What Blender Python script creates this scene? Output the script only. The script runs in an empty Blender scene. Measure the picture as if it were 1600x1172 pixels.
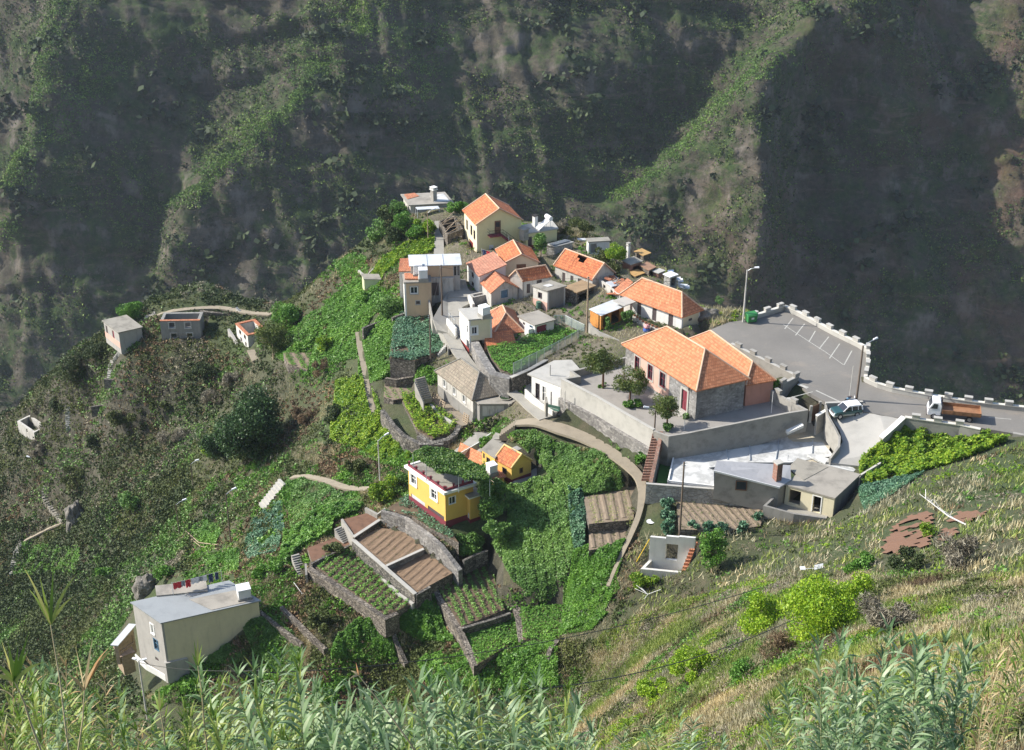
import bpy, math, random
import numpy as np
from mathutils import Vector, noise as mn

rnd = random.Random(7)
RN = np.random.default_rng(11)
S = bpy.context.scene
COL = S.collection

# ---------------------------------------------------------------- camera
F, TH, H = 2300.0, math.radians(28.0), 87.0          # focal length in photo pixels, pitch, height over the car park
cam_d = bpy.data.cameras.new('camera')
cam = bpy.data.objects.new('camera', cam_d)
COL.objects.link(cam)
cam.location = (0, 0, H)
cam.rotation_euler = (math.pi/2 - TH, 0, 0)
cam_d.sensor_width = 36.0
cam_d.lens = F/1600*36.0
cam_d.clip_start = 0.5
cam_d.clip_end = 6000
S.camera = cam

# ---------------------------------------------------------------- light
SUN_EL, SUN_AZ = math.radians(37), math.radians(8)    # from the left, a little behind the village
sdir = Vector((-math.cos(SUN_AZ)*math.cos(SUN_EL), math.sin(SUN_AZ)*math.cos(SUN_EL), math.sin(SUN_EL)))
world = bpy.data.worlds.new("World")
S.world = world
world.use_nodes = True
wn = world.node_tree
sky = wn.nodes.new('ShaderNodeTexSky')
sky.sky_type = 'NISHITA'
sky.sun_disc = False
sky.sun_elevation = SUN_EL
sky.sun_rotation = math.atan2(sdir.x, sdir.y)
wn.links.new(sky.outputs[0], wn.nodes['Background'].inputs[0])
wn.nodes['Background'].inputs[1].default_value = 0.15
sun_d = bpy.data.lights.new('sun', 'SUN')
sun_d.energy = 5.0
sun_d.angle = math.radians(0.6)
sun_d.color = (1.0, 0.95, 0.86)
sun = bpy.data.objects.new('sun', sun_d)
COL.objects.link(sun)
sun.rotation_euler = sdir.to_track_quat('Z', 'Y').to_euler()
S.view_settings.view_transform = 'Standard'
S.view_settings.look = 'None'
S.view_settings.exposure = 0.62
HAZE = .00007
S.view_settings.gamma = 1.0
S.cycles.volume_bounces = 0
S.cycles.max_bounces = 6

# ---------------------------------------------------------------- photo geometry -> world
fwd = np.array([0, math.cos(TH), -math.sin(TH)])
upv = np.array([0, math.sin(TH), math.cos(TH)])
CAM = np.array([0, 0, H])
def ray(px, py):
    return fwd*F + np.array([1, 0, 0])*(px-800) + upv*(586-py)
def W(px, py, z):
    d = ray(px, py)
    return CAM + d*((z-H)/d[2])
def WD(px, py, depth):
    return CAM + ray(px, py)*(depth/F)
def PX(P):
    q = np.atleast_2d(P) - CAM
    dep = q @ fwd
    return np.stack([800+F*q[:, 0]/dep, 586-F*(q @ upv)/dep], 1)
def zat(x, y, py):                       # height on the vertical over (x,y) that shows at row py
    q = np.array([x, y, 0]) - CAM
    k = (586-py)/F
    return (k*(q @ fwd) - q @ upv)/(math.cos(TH)+k*math.sin(TH))
K = {'a': (600, 280, 5.327), 'b': (820, 340, 5.327), 'c': (620, 440, 5.327), 'd': (820, 500, 3.902), 'e': (1080, 460, 3.077),
     'f': (960, 640, 3.636), 'g': (600, 660, 5.327), 'h': (140, 440, 4.884), 'i': (140, 860, 4.688), 'j': (380, 640, 4.509),
     'k': (440, 820, 3.478), 'l': (740, 660, 4.882), 'm': (380, 380, 4.184), 'n': (0, 560, 3.4475), 'o': (0, 860, 2.0),
     'p': (800, 800, 2.0), 't': (720, 300, 9.77), 'u': (800, 430, 8.0), 'v': (620, 380, 9.77), 'w': (860, 360, 6.667),
     'x': (1260, 600, 5.333), 'y': (700, 460, 10.0), 'q': (0, 0, 1.0), 's': (880, 520, 7.325), 'z': (660, 620, 9.77), 'r': (780, 620, 8.889)}
def c(k, x, y):
    o = K[k]
    return (o[0]+x/o[2], o[1]+y/o[2])
def cs(k, pts):
    return [c(k, *p[:2]) + tuple(p[2:]) for p in pts]

# ---------------------------------------------------------------- materials
MATS = {}
def nt(m):
    m.use_nodes = True
    t = m.node_tree
    return t, t.nodes['Principled BSDF']
def lin(c3):
    return tuple(c3)+(1,)
def add(t, kind, **kw):
    n = t.nodes.new(kind)
    for k_, v in kw.items():
        if k_.startswith('i_'):
            key = k_[2:]
            n.inputs[int(key) if key.isdigit() else key].default_value = v
        else:
            setattr(n, k_, v)
    return n
def ramp(t, fac, stops):
    r = t.nodes.new('ShaderNodeValToRGB')
    e = r.color_ramp.elements
    e[0].position, e[0].color = stops[0][0], lin(stops[0][1])
    e[1].position, e[1].color = stops[-1][0], lin(stops[-1][1])
    for p_, col in stops[1:-1]:
        q = e.new(p_); q.color = lin(col)
    t.links.new(fac, r.inputs[0])
    return r.outputs[0]
def mix(t, fac, a, b):
    n = t.nodes.new('ShaderNodeMix'); n.data_type = 'RGBA'
    for sock, v in ((n.inputs[0], fac), (n.inputs[6], a), (n.inputs[7], b)):
        if hasattr(v, 'is_linked'): t.links.new(v, sock)
        elif isinstance(v, (int, float)): sock.default_value = v
        else: sock.default_value = lin(v)
    return n.outputs[2]
def noise_tex(t, scale, detail=4, rough=.55, coord='Object', stretch=None):
    tc = t.nodes.new('ShaderNodeTexCoord')
    n = t.nodes.new('ShaderNodeTexNoise')
    n.inputs['Scale'].default_value = scale
    n.inputs['Detail'].default_value = detail
    n.inputs['Roughness'].default_value = rough
    src = tc.outputs[coord]
    if stretch:
        mp = t.nodes.new('ShaderNodeMapping'); mp.inputs['Scale'].default_value = stretch
        t.links.new(src, mp.inputs[0]); src = mp.outputs[0]
    t.links.new(src, n.inputs['Vector'])
    return n.outputs[0]
def bump(t, b, h, strength=.4, dist=.05):
    n = t.nodes.new('ShaderNodeBump')
    n.inputs['Strength'].default_value = strength
    n.inputs['Distance'].default_value = dist
    t.links.new(h, n.inputs['Height'])
    t.links.new(n.outputs[0], b.inputs['Normal'])
def simple(name, col, rough=.7, metal=0., var=.25, scale=1.2, coord='UV'):
    if name in MATS: return MATS[name]
    m = bpy.data.materials.new(name); t, b = nt(m)
    dark = [v*(1-var) for v in col]
    lightc = [min(1, v*(1+var*.35)) for v in col]
    n = noise_tex(t, scale, 5, .65, coord)
    t.links.new(ramp(t, n, [(.3, dark), (.5, col), (.75, lightc)]), b.inputs['Base Color'])
    b.inputs['Roughness'].default_value = rough
    b.inputs['Metallic'].default_value = metal
    MATS[name] = m
    return m
def plaster(name, col, dirt=.35, dcol=None):
    """painted render: rain streaks and stains with their own shapes"""
    if name in MATS: return MATS[name]
    m = bpy.data.materials.new(name); t, b = nt(m)
    dcol = dcol or [v*.45 for v in col]
    st = noise_tex(t, 1.0, 6, .7, 'UV', (1.6, .35, 1))
    bl = noise_tex(t, .45, 5, .6, 'UV')
    base = mix(t, ramp(t, bl, [(.35, (0, 0, 0)), (.75, (1, 1, 1))]), col, [v*.86 for v in col])
    f = ramp(t, st, [(.5, (0, 0, 0)), (.82, (dirt*2,)*3)])
    t.links.new(mix(t, f, base, dcol), b.inputs['Base Color'])
    b.inputs['Roughness'].default_value = .85
    bump(t, b, noise_tex(t, 14, 3, .5, 'UV'), .25, .02)
    MATS[name] = m
    return m
def stone(name, c1, c2, mortar, sc=2.2):
    if name in MATS: return MATS[name]
    m = bpy.data.materials.new(name); t, b = nt(m)
    tc = t.nodes.new('ShaderNodeTexCoord')
    mp = add(t, 'ShaderNodeMapping'); mp.inputs['Scale'].default_value = (1, 1.5, 1)
    t.links.new(tc.outputs['UV'], mp.inputs[0])
    v = add(t, 'ShaderNodeTexVoronoi'); v.inputs['Scale'].default_value = sc
    v2 = add(t, 'ShaderNodeTexVoronoi', feature='DISTANCE_TO_EDGE'); v2.inputs['Scale'].default_value = sc
    t.links.new(mp.outputs[0], v.inputs['Vector']); t.links.new(mp.outputs[0], v2.inputs['Vector'])
    sep = add(t, 'ShaderNodeSeparateColor'); t.links.new(v.outputs['Color'], sep.inputs[0])
    colr = ramp(t, sep.outputs[0], [(0, c1), (.5, [(a_+b_)/2 for a_, b_ in zip(c1, c2)]), (1, c2)])
    e = ramp(t, v2.outputs['Distance'], [(.03, (0, 0, 0)), (.1, (1, 1, 1))])
    big = ramp(t, noise_tex(t, .35, 4, .6, 'UV'), [(.35, (.65,)*3), (.65, (1.15,)*3)])
    mm = add(t, 'ShaderNodeMix', data_type='RGBA', blend_type='MULTIPLY'); mm.inputs[0].default_value = 1
    t.links.new(mix(t, e, mortar, colr), mm.inputs[6]); t.links.new(big, mm.inputs[7])
    t.links.new(mm.outputs[2], b.inputs['Base Color'])
    b.inputs['Roughness'].default_value = .9
    bump(t, b, e, .8, .06)
    MATS[name] = m
    return m
def tiles(name, ca, cb, worn=.3, moss=(.12, .09, .06)):
    """rows of half-round clay tiles; the rolls run up the slope (UV in metres)"""
    if name in MATS: return MATS[name]
    m = bpy.data.materials.new(name); t, b = nt(m)
    tc = t.nodes.new('ShaderNodeTexCoord')
    br = add(t, 'ShaderNodeTexBrick', offset=.5)
    br.inputs['Scale'].default_value = 1.0
    br.inputs['Brick Width'].default_value = .26
    br.inputs['Row Height'].default_value = .40
    br.inputs['Mortar Size'].default_value = .03
    br.inputs['Mortar Smooth'].default_value = .6
    br.inputs['Color1'].default_value = lin(ca); br.inputs['Color2'].default_value = lin(cb)
    br.inputs['Mortar'].default_value = lin([v*.42 for v in ca])
    t.links.new(tc.outputs['UV'], br.inputs['Vector'])
    nz = noise_tex(t, .8, 6, .75, 'UV')
    f = ramp(t, nz, [(.48, (0, 0, 0)), (.78, (worn*2,)*3)])
    pale = noise_tex(t, 3.1, 3, .7, 'UV')
    c1_ = mix(t, f, br.outputs['Color'], moss)
    c2_ = mix(t, ramp(t, pale, [(.52, (0, 0, 0)), (.75, (.45,)*3)]), c1_, [min(1, v*1.35+.03) for v in cb])
    t.links.new(c2_, b.inputs['Base Color'])
    b.inputs['Roughness'].default_value = .8
    wv = add(t, 'ShaderNodeTexWave', bands_direction='X'); wv.inputs['Scale'].default_value = 1/.26/3.1416*1.571*2
    t.links.new(tc.outputs['UV'], wv.inputs['Vector'])
    bump(t, b, wv.outputs['Fac'], .5, .06)
    MATS[name] = m
    return m
def leafmat(name, cols, trans=.25, rough=.5, coordscale=.05):
    """foliage: every leaf gets its own tone of the species colours"""
    if name in MATS: return MATS[name]
    m = bpy.data.materials.new(name); t, b = nt(m)
    g = add(t, 'ShaderNodeNewGeometry')
    n = len(cols)
    colr = ramp(t, g.outputs['Random Per Island'], [(i/(n-1), cc) for i, cc in enumerate(cols)])
    big = noise_tex(t, coordscale, 4, .6)
    mm = add(t, 'ShaderNodeMix', data_type='RGBA', blend_type='MULTIPLY'); mm.inputs[0].default_value = 1
    t.links.new(colr, mm.inputs[6])
    t.links.new(ramp(t, big, [(.28, (.6, .68, .7)), (.5, (1., 1., .95)), (.72, (1.4, 1.27, 1.05))]), mm.inputs[7])
    t.links.new(mm.outputs[2], b.inputs['Base Color'])
    b.inputs['Roughness'].default_value = rough
    b.inputs['Specular IOR Level'].default_value = .35
    if trans > 0:
        tr = add(t, 'ShaderNodeBsdfTranslucent'); t.links.new(mm.outputs[2], tr.inputs[0])
        mx = add(t, 'ShaderNodeMixShader'); mx.inputs[0].default_value = trans
        out = [x for x in t.nodes if x.type == 'OUTPUT_MATERIAL'][0]
        t.links.new(b.outputs[0], mx.inputs[1]); t.links.new(tr.outputs[0], mx.inputs[2])
        t.links.new(mx.outputs[0], out.inputs[0])
    MATS[name] = m
    return m

# ---------------------------------------------------------------- object helpers
def tag(o, label=None, cat=None, group=None, kind=None):
    if label: o['label'] = label
    if cat: o['category'] = cat
    if group: o['group'] = group
    if kind: o['kind'] = kind
    return o
def thing(name, loc, label, cat, group=None):
    o = bpy.data.objects.new(name, None)
    o.empty_display_size = .5
    COL.objects.link(o); o.location = loc
    return tag(o, label, cat, group)
def root_loc(o):
    v = Vector((0, 0, 0))
    while o is not None:
        v += o.location; o = o.parent
    return v
def link_mesh(me, name, parent=None, loc=None):
    o = bpy.data.objects.new(name, me)
    COL.objects.link(o)
    if parent is not None: o.parent = parent
    elif loc is not None: o.location = loc
    return o
class MB:
    """collects solids in world coordinates and links them as one mesh"""
    def __init__(s): s.v, s.f, s.m = [], [], []
    def face(s, pts, mi=0):
        i = len(s.v); s.v += [tuple(p) for p in pts]; s.f.append(list(range(i, i+len(pts)))); s.m.append(mi)
        return s
    def poly(s, v, f, mi=0):
        i = len(s.v); s.v += [tuple(p) for p in v]; s.f += [[a+i for a in q] for q in f]; s.m += [mi]*len(f)
        return s
    def obox(s, o, ax, ay, az, mi=0):
        """box from corner o with edge vectors (right handed)"""
        o, ax, ay, az = map(np.asarray, (o, ax, ay, az))
        if np.dot(np.cross(ax, ay), az) < 0: ax, ay = ay, ax
        P = [o, o+ax, o+ax+ay, o+ay]; P += [p+az for p in P]
        return s.poly(P, [[0, 3, 2, 1], [4, 5, 6, 7], [0, 1, 5, 4], [1, 2, 6, 5], [2, 3, 7, 6], [3, 0, 4, 7]], mi)
    def box(s, c0, size, rot=0, mi=0):
        """c0 = centre of the base"""
        ca, sa = math.cos(rot), math.sin(rot)
        ax = np.array([ca, sa, 0])*size[0]; ay = np.array([-sa, ca, 0])*size[1]; az = np.array([0, 0, size[2]])
        return s.obox(np.asarray(c0, float)-ax/2-ay/2, ax, ay, az, mi)
    def prism(s, top, dz, mi=0, side=None):
        """top polygon pushed straight down by dz"""
        top = [np.asarray(p, float) for p in top]
        n = len(top)
        ar = sum(top[i][0]*top[(i+1) % n][1]-top[(i+1) % n][0]*top[i][1] for i in range(n))
        if ar < 0: top = top[::-1]
        bot = [p-np.array([0, 0, dz]) for p in top]
        s.poly(top+bot, [list(range(n)), list(range(2*n-1, n-1, -1))], mi)
        s.poly(top+bot, [[i, i+n, (i+1) % n+n, (i+1) % n] for i in range(n)], mi if side is None else side)
        return s
    def tube(s, pts, rads, seg=8, mi=0, cap=True):
        pts = [Vector(p) for p in pts]
        if not hasattr(rads, '__len__'): rads = [rads]*len(pts)
        rings = []; base = len(s.v)
        ref = Vector((0.13, .31, 1)).normalized()
        for i, p in enumerate(pts):
            d = (pts[min(i+1, len(pts)-1)]-pts[max(i-1, 0)])
            if d.length < 1e-6: d = Vector((0, 0, 1))
            d.normalize()
            r_ = ref if abs(d.dot(ref)) < .95 else Vector((1, 0, 0))
            a = d.cross(r_).normalized(); b = d.cross(a)
            for k_ in range(seg):
                an = 2*math.pi*k_/seg
                s.v.append(tuple(p+(a*math.cos(an)+b*math.sin(an))*rads[i]))
        for i in range(len(pts)-1):
            for k_ in range(seg):
                a0 = base+i*seg+k_; a1 = base+i*seg+(k_+1) % seg
                s.f.append([a0, a1, a1+seg, a0+seg]); s.m.append(mi)
        if cap:
            s.f.append([base+k_ for k_ in range(seg)][::-1]); s.m.append(mi)
            s.f.append([base+(len(pts)-1)*seg+k_ for k_ in range(seg)]); s.m.append(mi)
        return s
    def lathe(s, cpt, prof, seg=12, mi=0):
        """prof = [(r,z)...] round the vertical through cpt"""
        base = len(s.v); cx, cy, cz = cpt
        for r_, z in prof:
            for k_ in range(seg):
                an = 2*math.pi*k_/seg
                s.v.append((cx+r_*math.cos(an), cy+r_*math.sin(an), cz+z))
        for i in range(len(prof)-1):
            for k_ in range(seg):
                a0 = base+i*seg+k_; a1 = base+i*seg+(k_+1) % seg
                s.f.append([a0, a1, a1+seg, a0+seg]); s.m.append(mi)
        s.f.append([base+k_ for k_ in range(seg)][::-1]); s.m.append(mi)
        s.f.append([base+(len(prof)-1)*seg+k_ for k_ in range(seg)]); s.m.append(mi)
        return s
    def build(s, name, mat, parent=None, smooth=False, loc=None, bevel=0):
        V = np.array(s.v, float)
        if parent is not None: off = np.array(root_loc(parent))
        else:
            off = np.array(loc if loc is not None else [V[:, 0].mean(), V[:, 1].mean(), V[:, 2].min()])
        me = bpy.data.meshes.new(name)
        me.from_pydata((V-off).tolist(), [], s.f)
        mats = mat if isinstance(mat, (list, tuple)) else [mat]
        for m_ in mats: me.materials.append(m_)
        if len(mats) > 1: me.polygons.foreach_set('material_index', s.m)
        me.update()
        uv = me.uv_layers.new(name='UVMap')
        dat = np.zeros((len(me.loops), 2))
        for p in me.polygons:
            n = p.normal
            if abs(n.z) > .985: u, v = (1, 0, 0), (0, 1, 0)
            else:
                L = math.hypot(n.x, n.y); u = (-n.y/L, n.x/L, 0)
                v = (n.y*u[2]-n.z*u[1], n.z*u[0]-n.x*u[2], n.x*u[1]-n.y*u[0])
            for li in p.loop_indices:
                q = V[me.loops[li].vertex_index]
                dat[li] = (q[0]*u[0]+q[1]*u[1], q[0]*v[0]+q[1]*v[1]+q[2]*v[2])
        uv.data.foreach_set('uv', dat.ravel())
        if smooth: me.polygons.foreach_set('use_smooth', [True]*len(me.polygons))
        o = link_mesh(me, name, parent, None if parent is not None else off)
        if bevel:
            bv = o.modifiers.new('bevel', 'BEVEL'); bv.width = bevel; bv.segments = 2; bv.limit_method = 'ANGLE'
        return o
def fastmesh(name, V, quads, mat, parent=None, off=None, smooth=False):
    V = np.asarray(V, float); quads = np.asarray(quads, np.int32)
    off = np.array(root_loc(parent)) if parent is not None else (V.mean(0) if off is None else np.asarray(off))
    me = bpy.data.meshes.new(name)
    me.vertices.add(len(V)); me.vertices.foreach_set('co', (V-off).astype(np.float32).ravel())
    k_ = quads.shape[1]
    me.loops.add(quads.size); me.loops.foreach_set('vertex_index', quads.ravel())
    me.polygons.add(len(quads)); me.polygons.foreach_set('loop_start', np.arange(0, quads.size, k_, dtype=np.int32))
    if smooth: me.polygons.foreach_set('use_smooth', np.ones(len(quads), bool))
    me.update(calc_edges=True); me.validate()
    me.materials.append(mat)
    return link_mesh(me, name, parent, None if parent is not None else off)
def leaves(C, size, flat=.5, aspect=.55, rng=RN, bend=.0):
    """leaf quads: centre points C (n,3), sizes (n,), flat = how much they face up"""
    n = len(C)
    size = np.broadcast_to(size, (n,))
    N = rng.normal(size=(n, 3)); N /= np.linalg.norm(N, axis=1)[:, None]
    N = N*(1-flat)+np.array([0, 0, 1.])*flat
    N /= np.linalg.norm(N, axis=1)[:, None]
    R = rng.normal(size=(n, 3))
    A = np.cross(N, R); A /= np.linalg.norm(A, axis=1)[:, None]
    B = np.cross(N, A)
    A = A*size[:, None]*.5; B = B*(size*aspect)[:, None]*.5
    V = np.stack([C-A, C-B*1.0+A*.15, C+A, C+B*1.0+A*.15], 1).reshape(-1, 3)
    return V, np.arange(4*n).reshape(n, 4)

def inpoly(P, poly):
    P = np.atleast_2d(P); x, y = P[:, 0], P[:, 1]
    poly = np.asarray(poly, float)[:, :2]; r = np.zeros(len(P), bool); j = len(poly)-1
    for i in range(len(poly)):
        xi, yi = poly[i]; xj, yj = poly[j]
        cond = ((yi > y) != (yj > y)) & (x < (xj-xi)*(y-yi)/((yj-yi) if yj != yi else 1e-9)+xi)
        r ^= cond; j = i
    return r
def grow(poly, d):
    p = np.asarray(poly, float)[:, :2]; cpt = p.mean(0); v = p-cpt
    return cpt + v*(1+d/np.maximum(np.linalg.norm(v, axis=1), .1))[:, None]
# ================================================================ the lie of the land
GP = [
 # car park and road
 (1112,512,-0.1),(1182,497,0),(1228,486,0),(1300,525,0),(1350,560,0),(1352,600,0),(1200,545,0),(1250,590,0),(1300,620,0),(1420,620,0),
 (1500,632,0),(1600,642,0),(1415,652,-0.1),(1530,666,-0.3),(1600,678,0),(1380,650,-0.3),(1320,650,-0.8),(1345,720,-3),
 (1450,690,-2.5),(1540,692,-1),(1360,728,-3.3),(1450,725,-1.5),(1350,755,-3.2),
 # school yard, slab house, path
 (1015,680,-1.5),(910,600,-1.5),(1240,640,-1.5),(1000,560,-1.5),(1180,600,-1.5),
 (1050,710,-5.6),(1180,790,-5.4),(1300,812,-5),(1210,805,-5.4),(1340,772,-3.2),
 (1100,800,-5.5),(1180,818,-5.3),(1060,835,-6.6),(1022,792,-5.9),(1050,915,-9.4),(1105,880,-7.3),
 (850,657,-5),(880,662,-5.1),(930,690,-5.1),(975,715,-5.3),(1003,745,-5.5),(1003,780,-6),(985,830,-7.5),(965,880,-9.8),(940,930,-12.3),
 (800,672,-6.5),(880,690,-6.4),(950,735,-5.9),(900,745,-7.2),(860,720,-8),(980,762,-6.3),(850,790,-10.3),
 (840,880,-13.4),(900,900,-12.4),(900,960,-15),(790,850,-13.3),(800,900,-14.2),(840,930,-15.2),
 (697,822,-12),(800,752,-9.5),(640,785,-12.3),(739,662,-9.6),(795,664,-8),(690,627,-9.6),(650,655,-9.5),(720,700,-11),(600,600,-10),(640,610,-9.5),
 (590,690,-13.5),(540,620,-13),(550,680,-14.5),(620,725,-13.5),(660,722,-12.5),(500,748,-17.5),(590,762,-15),(440,760,-20.5),(420,790,-22),
 (500,790,-17.2),(450,830,-21),(400,850,-24),(330,840,-28),(470,850,-18.2),(620,830,-14.2),(660,890,-15),(540,890,-16.3),(483,905,-17.8),(545,946,-17.9),(601,988,-18),(670,935,-17.7),(699,992,-18.7),(716,829,-12.6),(760,830,-12.9),(735,862,-14),(655,578,-7.3),(746,1042,-18.6),(815,1020,-17.3),(870,1020,-16.5),
 (480,930,-18.7),(560,985,-19),(600,1000,-19.3),(640,965,-18.2),(700,1000,-19.7),(620,1050,-22.7),(860,1060,-18.2),(640,1060,-21.2),(800,1065,-19.7),
 (440,980,-21.2),(420,1000,-22.5),(520,1030,-21.4),(330,1050,-25),(262,1072,-26),(403,960,-18.8),(230,1120,-32),(400,1080,-27),(600,1110,-28),(900,1090,-20),
 # village
 (700,500,-3),(700,440,-2.8),(690,380,-1.6),(690,320,-1),(733,552,-4.8),(714,530,-4.3),(760,580,-5),(800,612,-5.2),(835,632,-5.1),
 (850,520,-3.2),(770,565,-3.6),(900,505,-2.8),(870,480,-2.8),(900,450,-2),(950,400,-1.5),(1000,440,-1),(1090,500,-0.8),(1000,520,-1.2),(780,420,-2.5),(840,380,-1.6),
 (760,480,-3.4),(650,510,-6),(610,480,-6.3),(655,470,-4.5),(640,520,-6.5),(650,492,-4.9),(680,560,-7),(620,570,-9),(570,560,-11),(560,500,-9.5),(545,430,-9),(540,405,-8),
 (590,440,-7),(620,400,-4.2),(660,380,-2.6),(600,350,-4),(580,385,-6.2),(520,470,-12),(500,500,-13.5),(465,560,-16.5),(450,545,-17),(520,580,-15),(480,610,-18.5),
 # left spur
 (280,530,-24),(190,548,-26),(395,548,-22.5),(330,516,-24.2),(252,527,-24.9),(300,524,-24.7),(368,523,-23.4),(300,478,-21.9),(310,450,-21.5),(278,458,-22.2),(345,455,-21.8),(375,464,-22),(420,500,-20.8),(400,470,-21),(240,482,-23),(345,480,-22.1),(340,600,-28),
 (250,600,-30.5),(250,680,-38),(330,650,-32.5),(400,640,-26),(430,600,-22),(430,660,-24),(500,660,-17.5),(470,700,-20),(400,720,-28),(560,745,-16),
 (150,640,-41),(120,565,-34),(60,650,-47),(50,695,-51),(150,740,-48),(100,800,-57),(30,900,-66),(100,960,-61),(200,800,-44),(250,850,-38),(200,900,-43),
 (230,950,-36),(150,1000,-50),(60,1060,-62),(300,760,-34.5),(330,790,-31),(280,830,-34.5),(370,700,-30),(300,880,-31),(350,900,-25.5),(180,1060,-42),(-60,760,-66),(-80,950,-75),
 # hillside on the right, up towards the viewer
 (1340,805,-0.5),(1290,838,-3.2),(1200,850,-5),(1130,872,-5.9),(1100,935,-7.4),(1000,965,-10.8),(960,985,-13),(1200,900,-1),(1300,870,3),(1400,800,3.5),
 (1450,750,1),(1600,705,2),(1600,760,7.5),(1500,800,8),(1400,860,9),(1600,860,19),(1450,900,15),(1300,950,14),(1200,980,9),(1100,1000,1),(1000,1040,-8),
 (950,1085,-13),(1050,1085,1),(1150,1080,13),(1250,1060,22),(1350,1050,28),(1450,1020,29),(1600,980,33),(1600,1080,46),(1500,1120,47),(1400,1150,45),(1250,1160,35),
 (1120,1165,19),(1000,1165,2),(1750,760,14),(1800,900,30),(1800,700,6),
]
ES = [(-90,740,-68),(0,650,-56),(60,590,-42),(110,538,-33),(165,499,-27.5),(240,463,-23.2),(275,449,-22.4),(310,440,-21.4),(345,444,-21.8),(385,458,-21.9),(420,466,-20.3),(480,456,-17),(520,402,-8.6),(572,377,-6.2),
 (608,328,-3),(640,311,-1.2),(720,318,-1),(830,345,-1),(900,356,-1.5),(965,378,-2),(1050,420,-1.6),(1132,480,-.6),(1228,482,0),(1300,520,0),(1357,550,0),
 (1359,590,0),(1400,608,0),(1500,625,0),(1600,635,0),(1760,650,1)]
GW = [(-12,26,60.3),(0,26,60.5),(12,27,60.3),(-25,26,58),(25,30,57.5),(0,12,72),(-20,12,70),(20,14,71),(0,40,45),(-15,45,37),(14,42,45),(0,70,12),(-20,70,4),(9,72,15),
 (0,100,-11),(-30,100,-24),(0,124,-23.5),(-60,60,-10),(-60,100,-45),(-80,30,20),(70,10,75),(90,40,62),(100,90,40),(110,140,16),(-5,-20,84),(60,-20,88),(-60,-20,60)]

TSPEC = [
 ('j', 'upper_bean_plot', [(785,910),(965,835),(1130,850),(1275,975),(1010,1110)], -14.5, 'soil'),
 ('k', 'lower_bean_plot', [(572,228),(775,133),(928,262),(735,368)], -15.1, 'soil'),
 ('k', 'potato_terrace', [(150,205),(360,140),(545,285),(705,430),(565,495),(365,355)], -16.2, 'dark'),
 ('j', 'bare_terrace', [(452,975),(690,885),(775,940),(485,1080)], -15.9, 'red'),
 ('j', 'small_bare_terrace', [(700,775),(865,730),(975,765),(795,890)], -14.2, 'red'),
 ('k', 'right_terrace', [(830,318),(1120,185),(1215,460),(975,555)], -16.6, 'dark'),
 ('k', 'lower_terrace', [(985,572),(1262,485),(1285,625),(1065,760)], -17.6, 'dark'),
 ('k', 'corner_terrace', [(1300,455),(1545,440),(1495,640),(1312,625)], -16.6, 'dark'),
 ('g', 'house_garden', [(0,730),(200,610),(530,870),(620,1000),(380,880),(230,780)], -12.5, 'dark'),
 ('c', 'cabbage_terrace', [(40,262),(265,240),(300,330),(425,470),(370,580),(150,660),(-60,640),(-30,380)], -6.1, 'dark'),
 ('c', 'fenced_plot', [(750,545),(985,520),(1130,440),(1300,372),(1500,430),(970,775),(870,740),(790,650)], -3.5, 'dark'),
 ('c', 'small_row_terrace', [(-100,850),(150,795),(140,960),(-30,985),(-110,960)], -9.8, 'grey'),
 ('z', 'yellow_green_terrace', [(-330,20),(-60,-20),(270,230),(560,410),(400,590),(150,640),(-80,520)], -10.0, 'dark'),
 ('f', 'hoed_plot', [(350,520),(855,552),(830,660),(640,690),(370,680)], -5.5, 'grey'),
 ('l', 'striped_plot', [(840,568),(1120,520),(1235,480),(1220,742),(880,775)], -8.0, 'grey'),
 ('l', 'lower_striped_plot', [(880,783),(1195,750),(1165,930),(880,975)], -9.3, 'grey'),
 ('m', 'row_plot', [(262,715),(470,715),(420,830),(290,790)], -16.9, 'grey'),
]
ctl = [tuple(W(*p)) for p in GP]
for k_, nm_, pl_, z_, _m in TSPEC:
    q_ = np.array([W(*c(k_, *p), z_) for p in pl_]); m_ = q_.mean(0)
    ctl += [tuple(m_+(p-m_)*.8-[0, 0, .1]) for p in q_]+[tuple(m_-[0, 0, .1])]
for p in ES:
    e = W(*p); ctl.append(tuple(e))
    lx = -.35 if p[0] < 600 else (.15 if p[0] < 1100 else .35)
    for d, dz in ((7, 8), (22, 34), (50, 85)):
        ctl.append((e[0]+lx*d, e[1]+d*.94, e[2]-dz))
ctl += GW
ctl = np.array(ctl)
def tps_fit(P, lam=.35):
    X = P[:, :2]; n = len(X)
    d = np.linalg.norm(X[:, None]-X[None], axis=2)
    # linear (biharmonic 3d) kernel: no overshoot at the terrace steps
    A = np.zeros((n+3, n+3)); A[:n, :n] = -d - lam*0; A[np.arange(n), np.arange(n)] += lam
    A[:n, n] = 1; A[:n, n+1:] = X; A[n, :n] = 1; A[n+1:, :n] = X.T
    return np.linalg.solve(A, np.concatenate([P[:, 2], np.zeros(3)]))
def tps_eval(P, w, Q):
    out = np.zeros(len(Q)); n = len(P)
    for i in range(0, len(Q), 20000):
        q = Q[i:i+20000]
        d = np.linalg.norm(q[:, None]-P[None, :, :2], axis=2)
        out[i:i+20000] = -d @ w[:n]+w[n]+q @ w[n+1:]
    return out
X0, X1, Y0, Y1, DG = -150., 150., -25., 335., 1.0
gx = np.arange(X0, X1+.1, DG); gy = np.arange(Y0, Y1+.1, DG)
GX, GY = np.meshgrid(gx, gy)
wt = tps_fit(ctl)
GZ = tps_eval(ctl, wt, np.stack([GX.ravel(), GY.ravel()], 1)).reshape(GX.shape)
GZ = np.maximum(GZ, -170)
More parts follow.
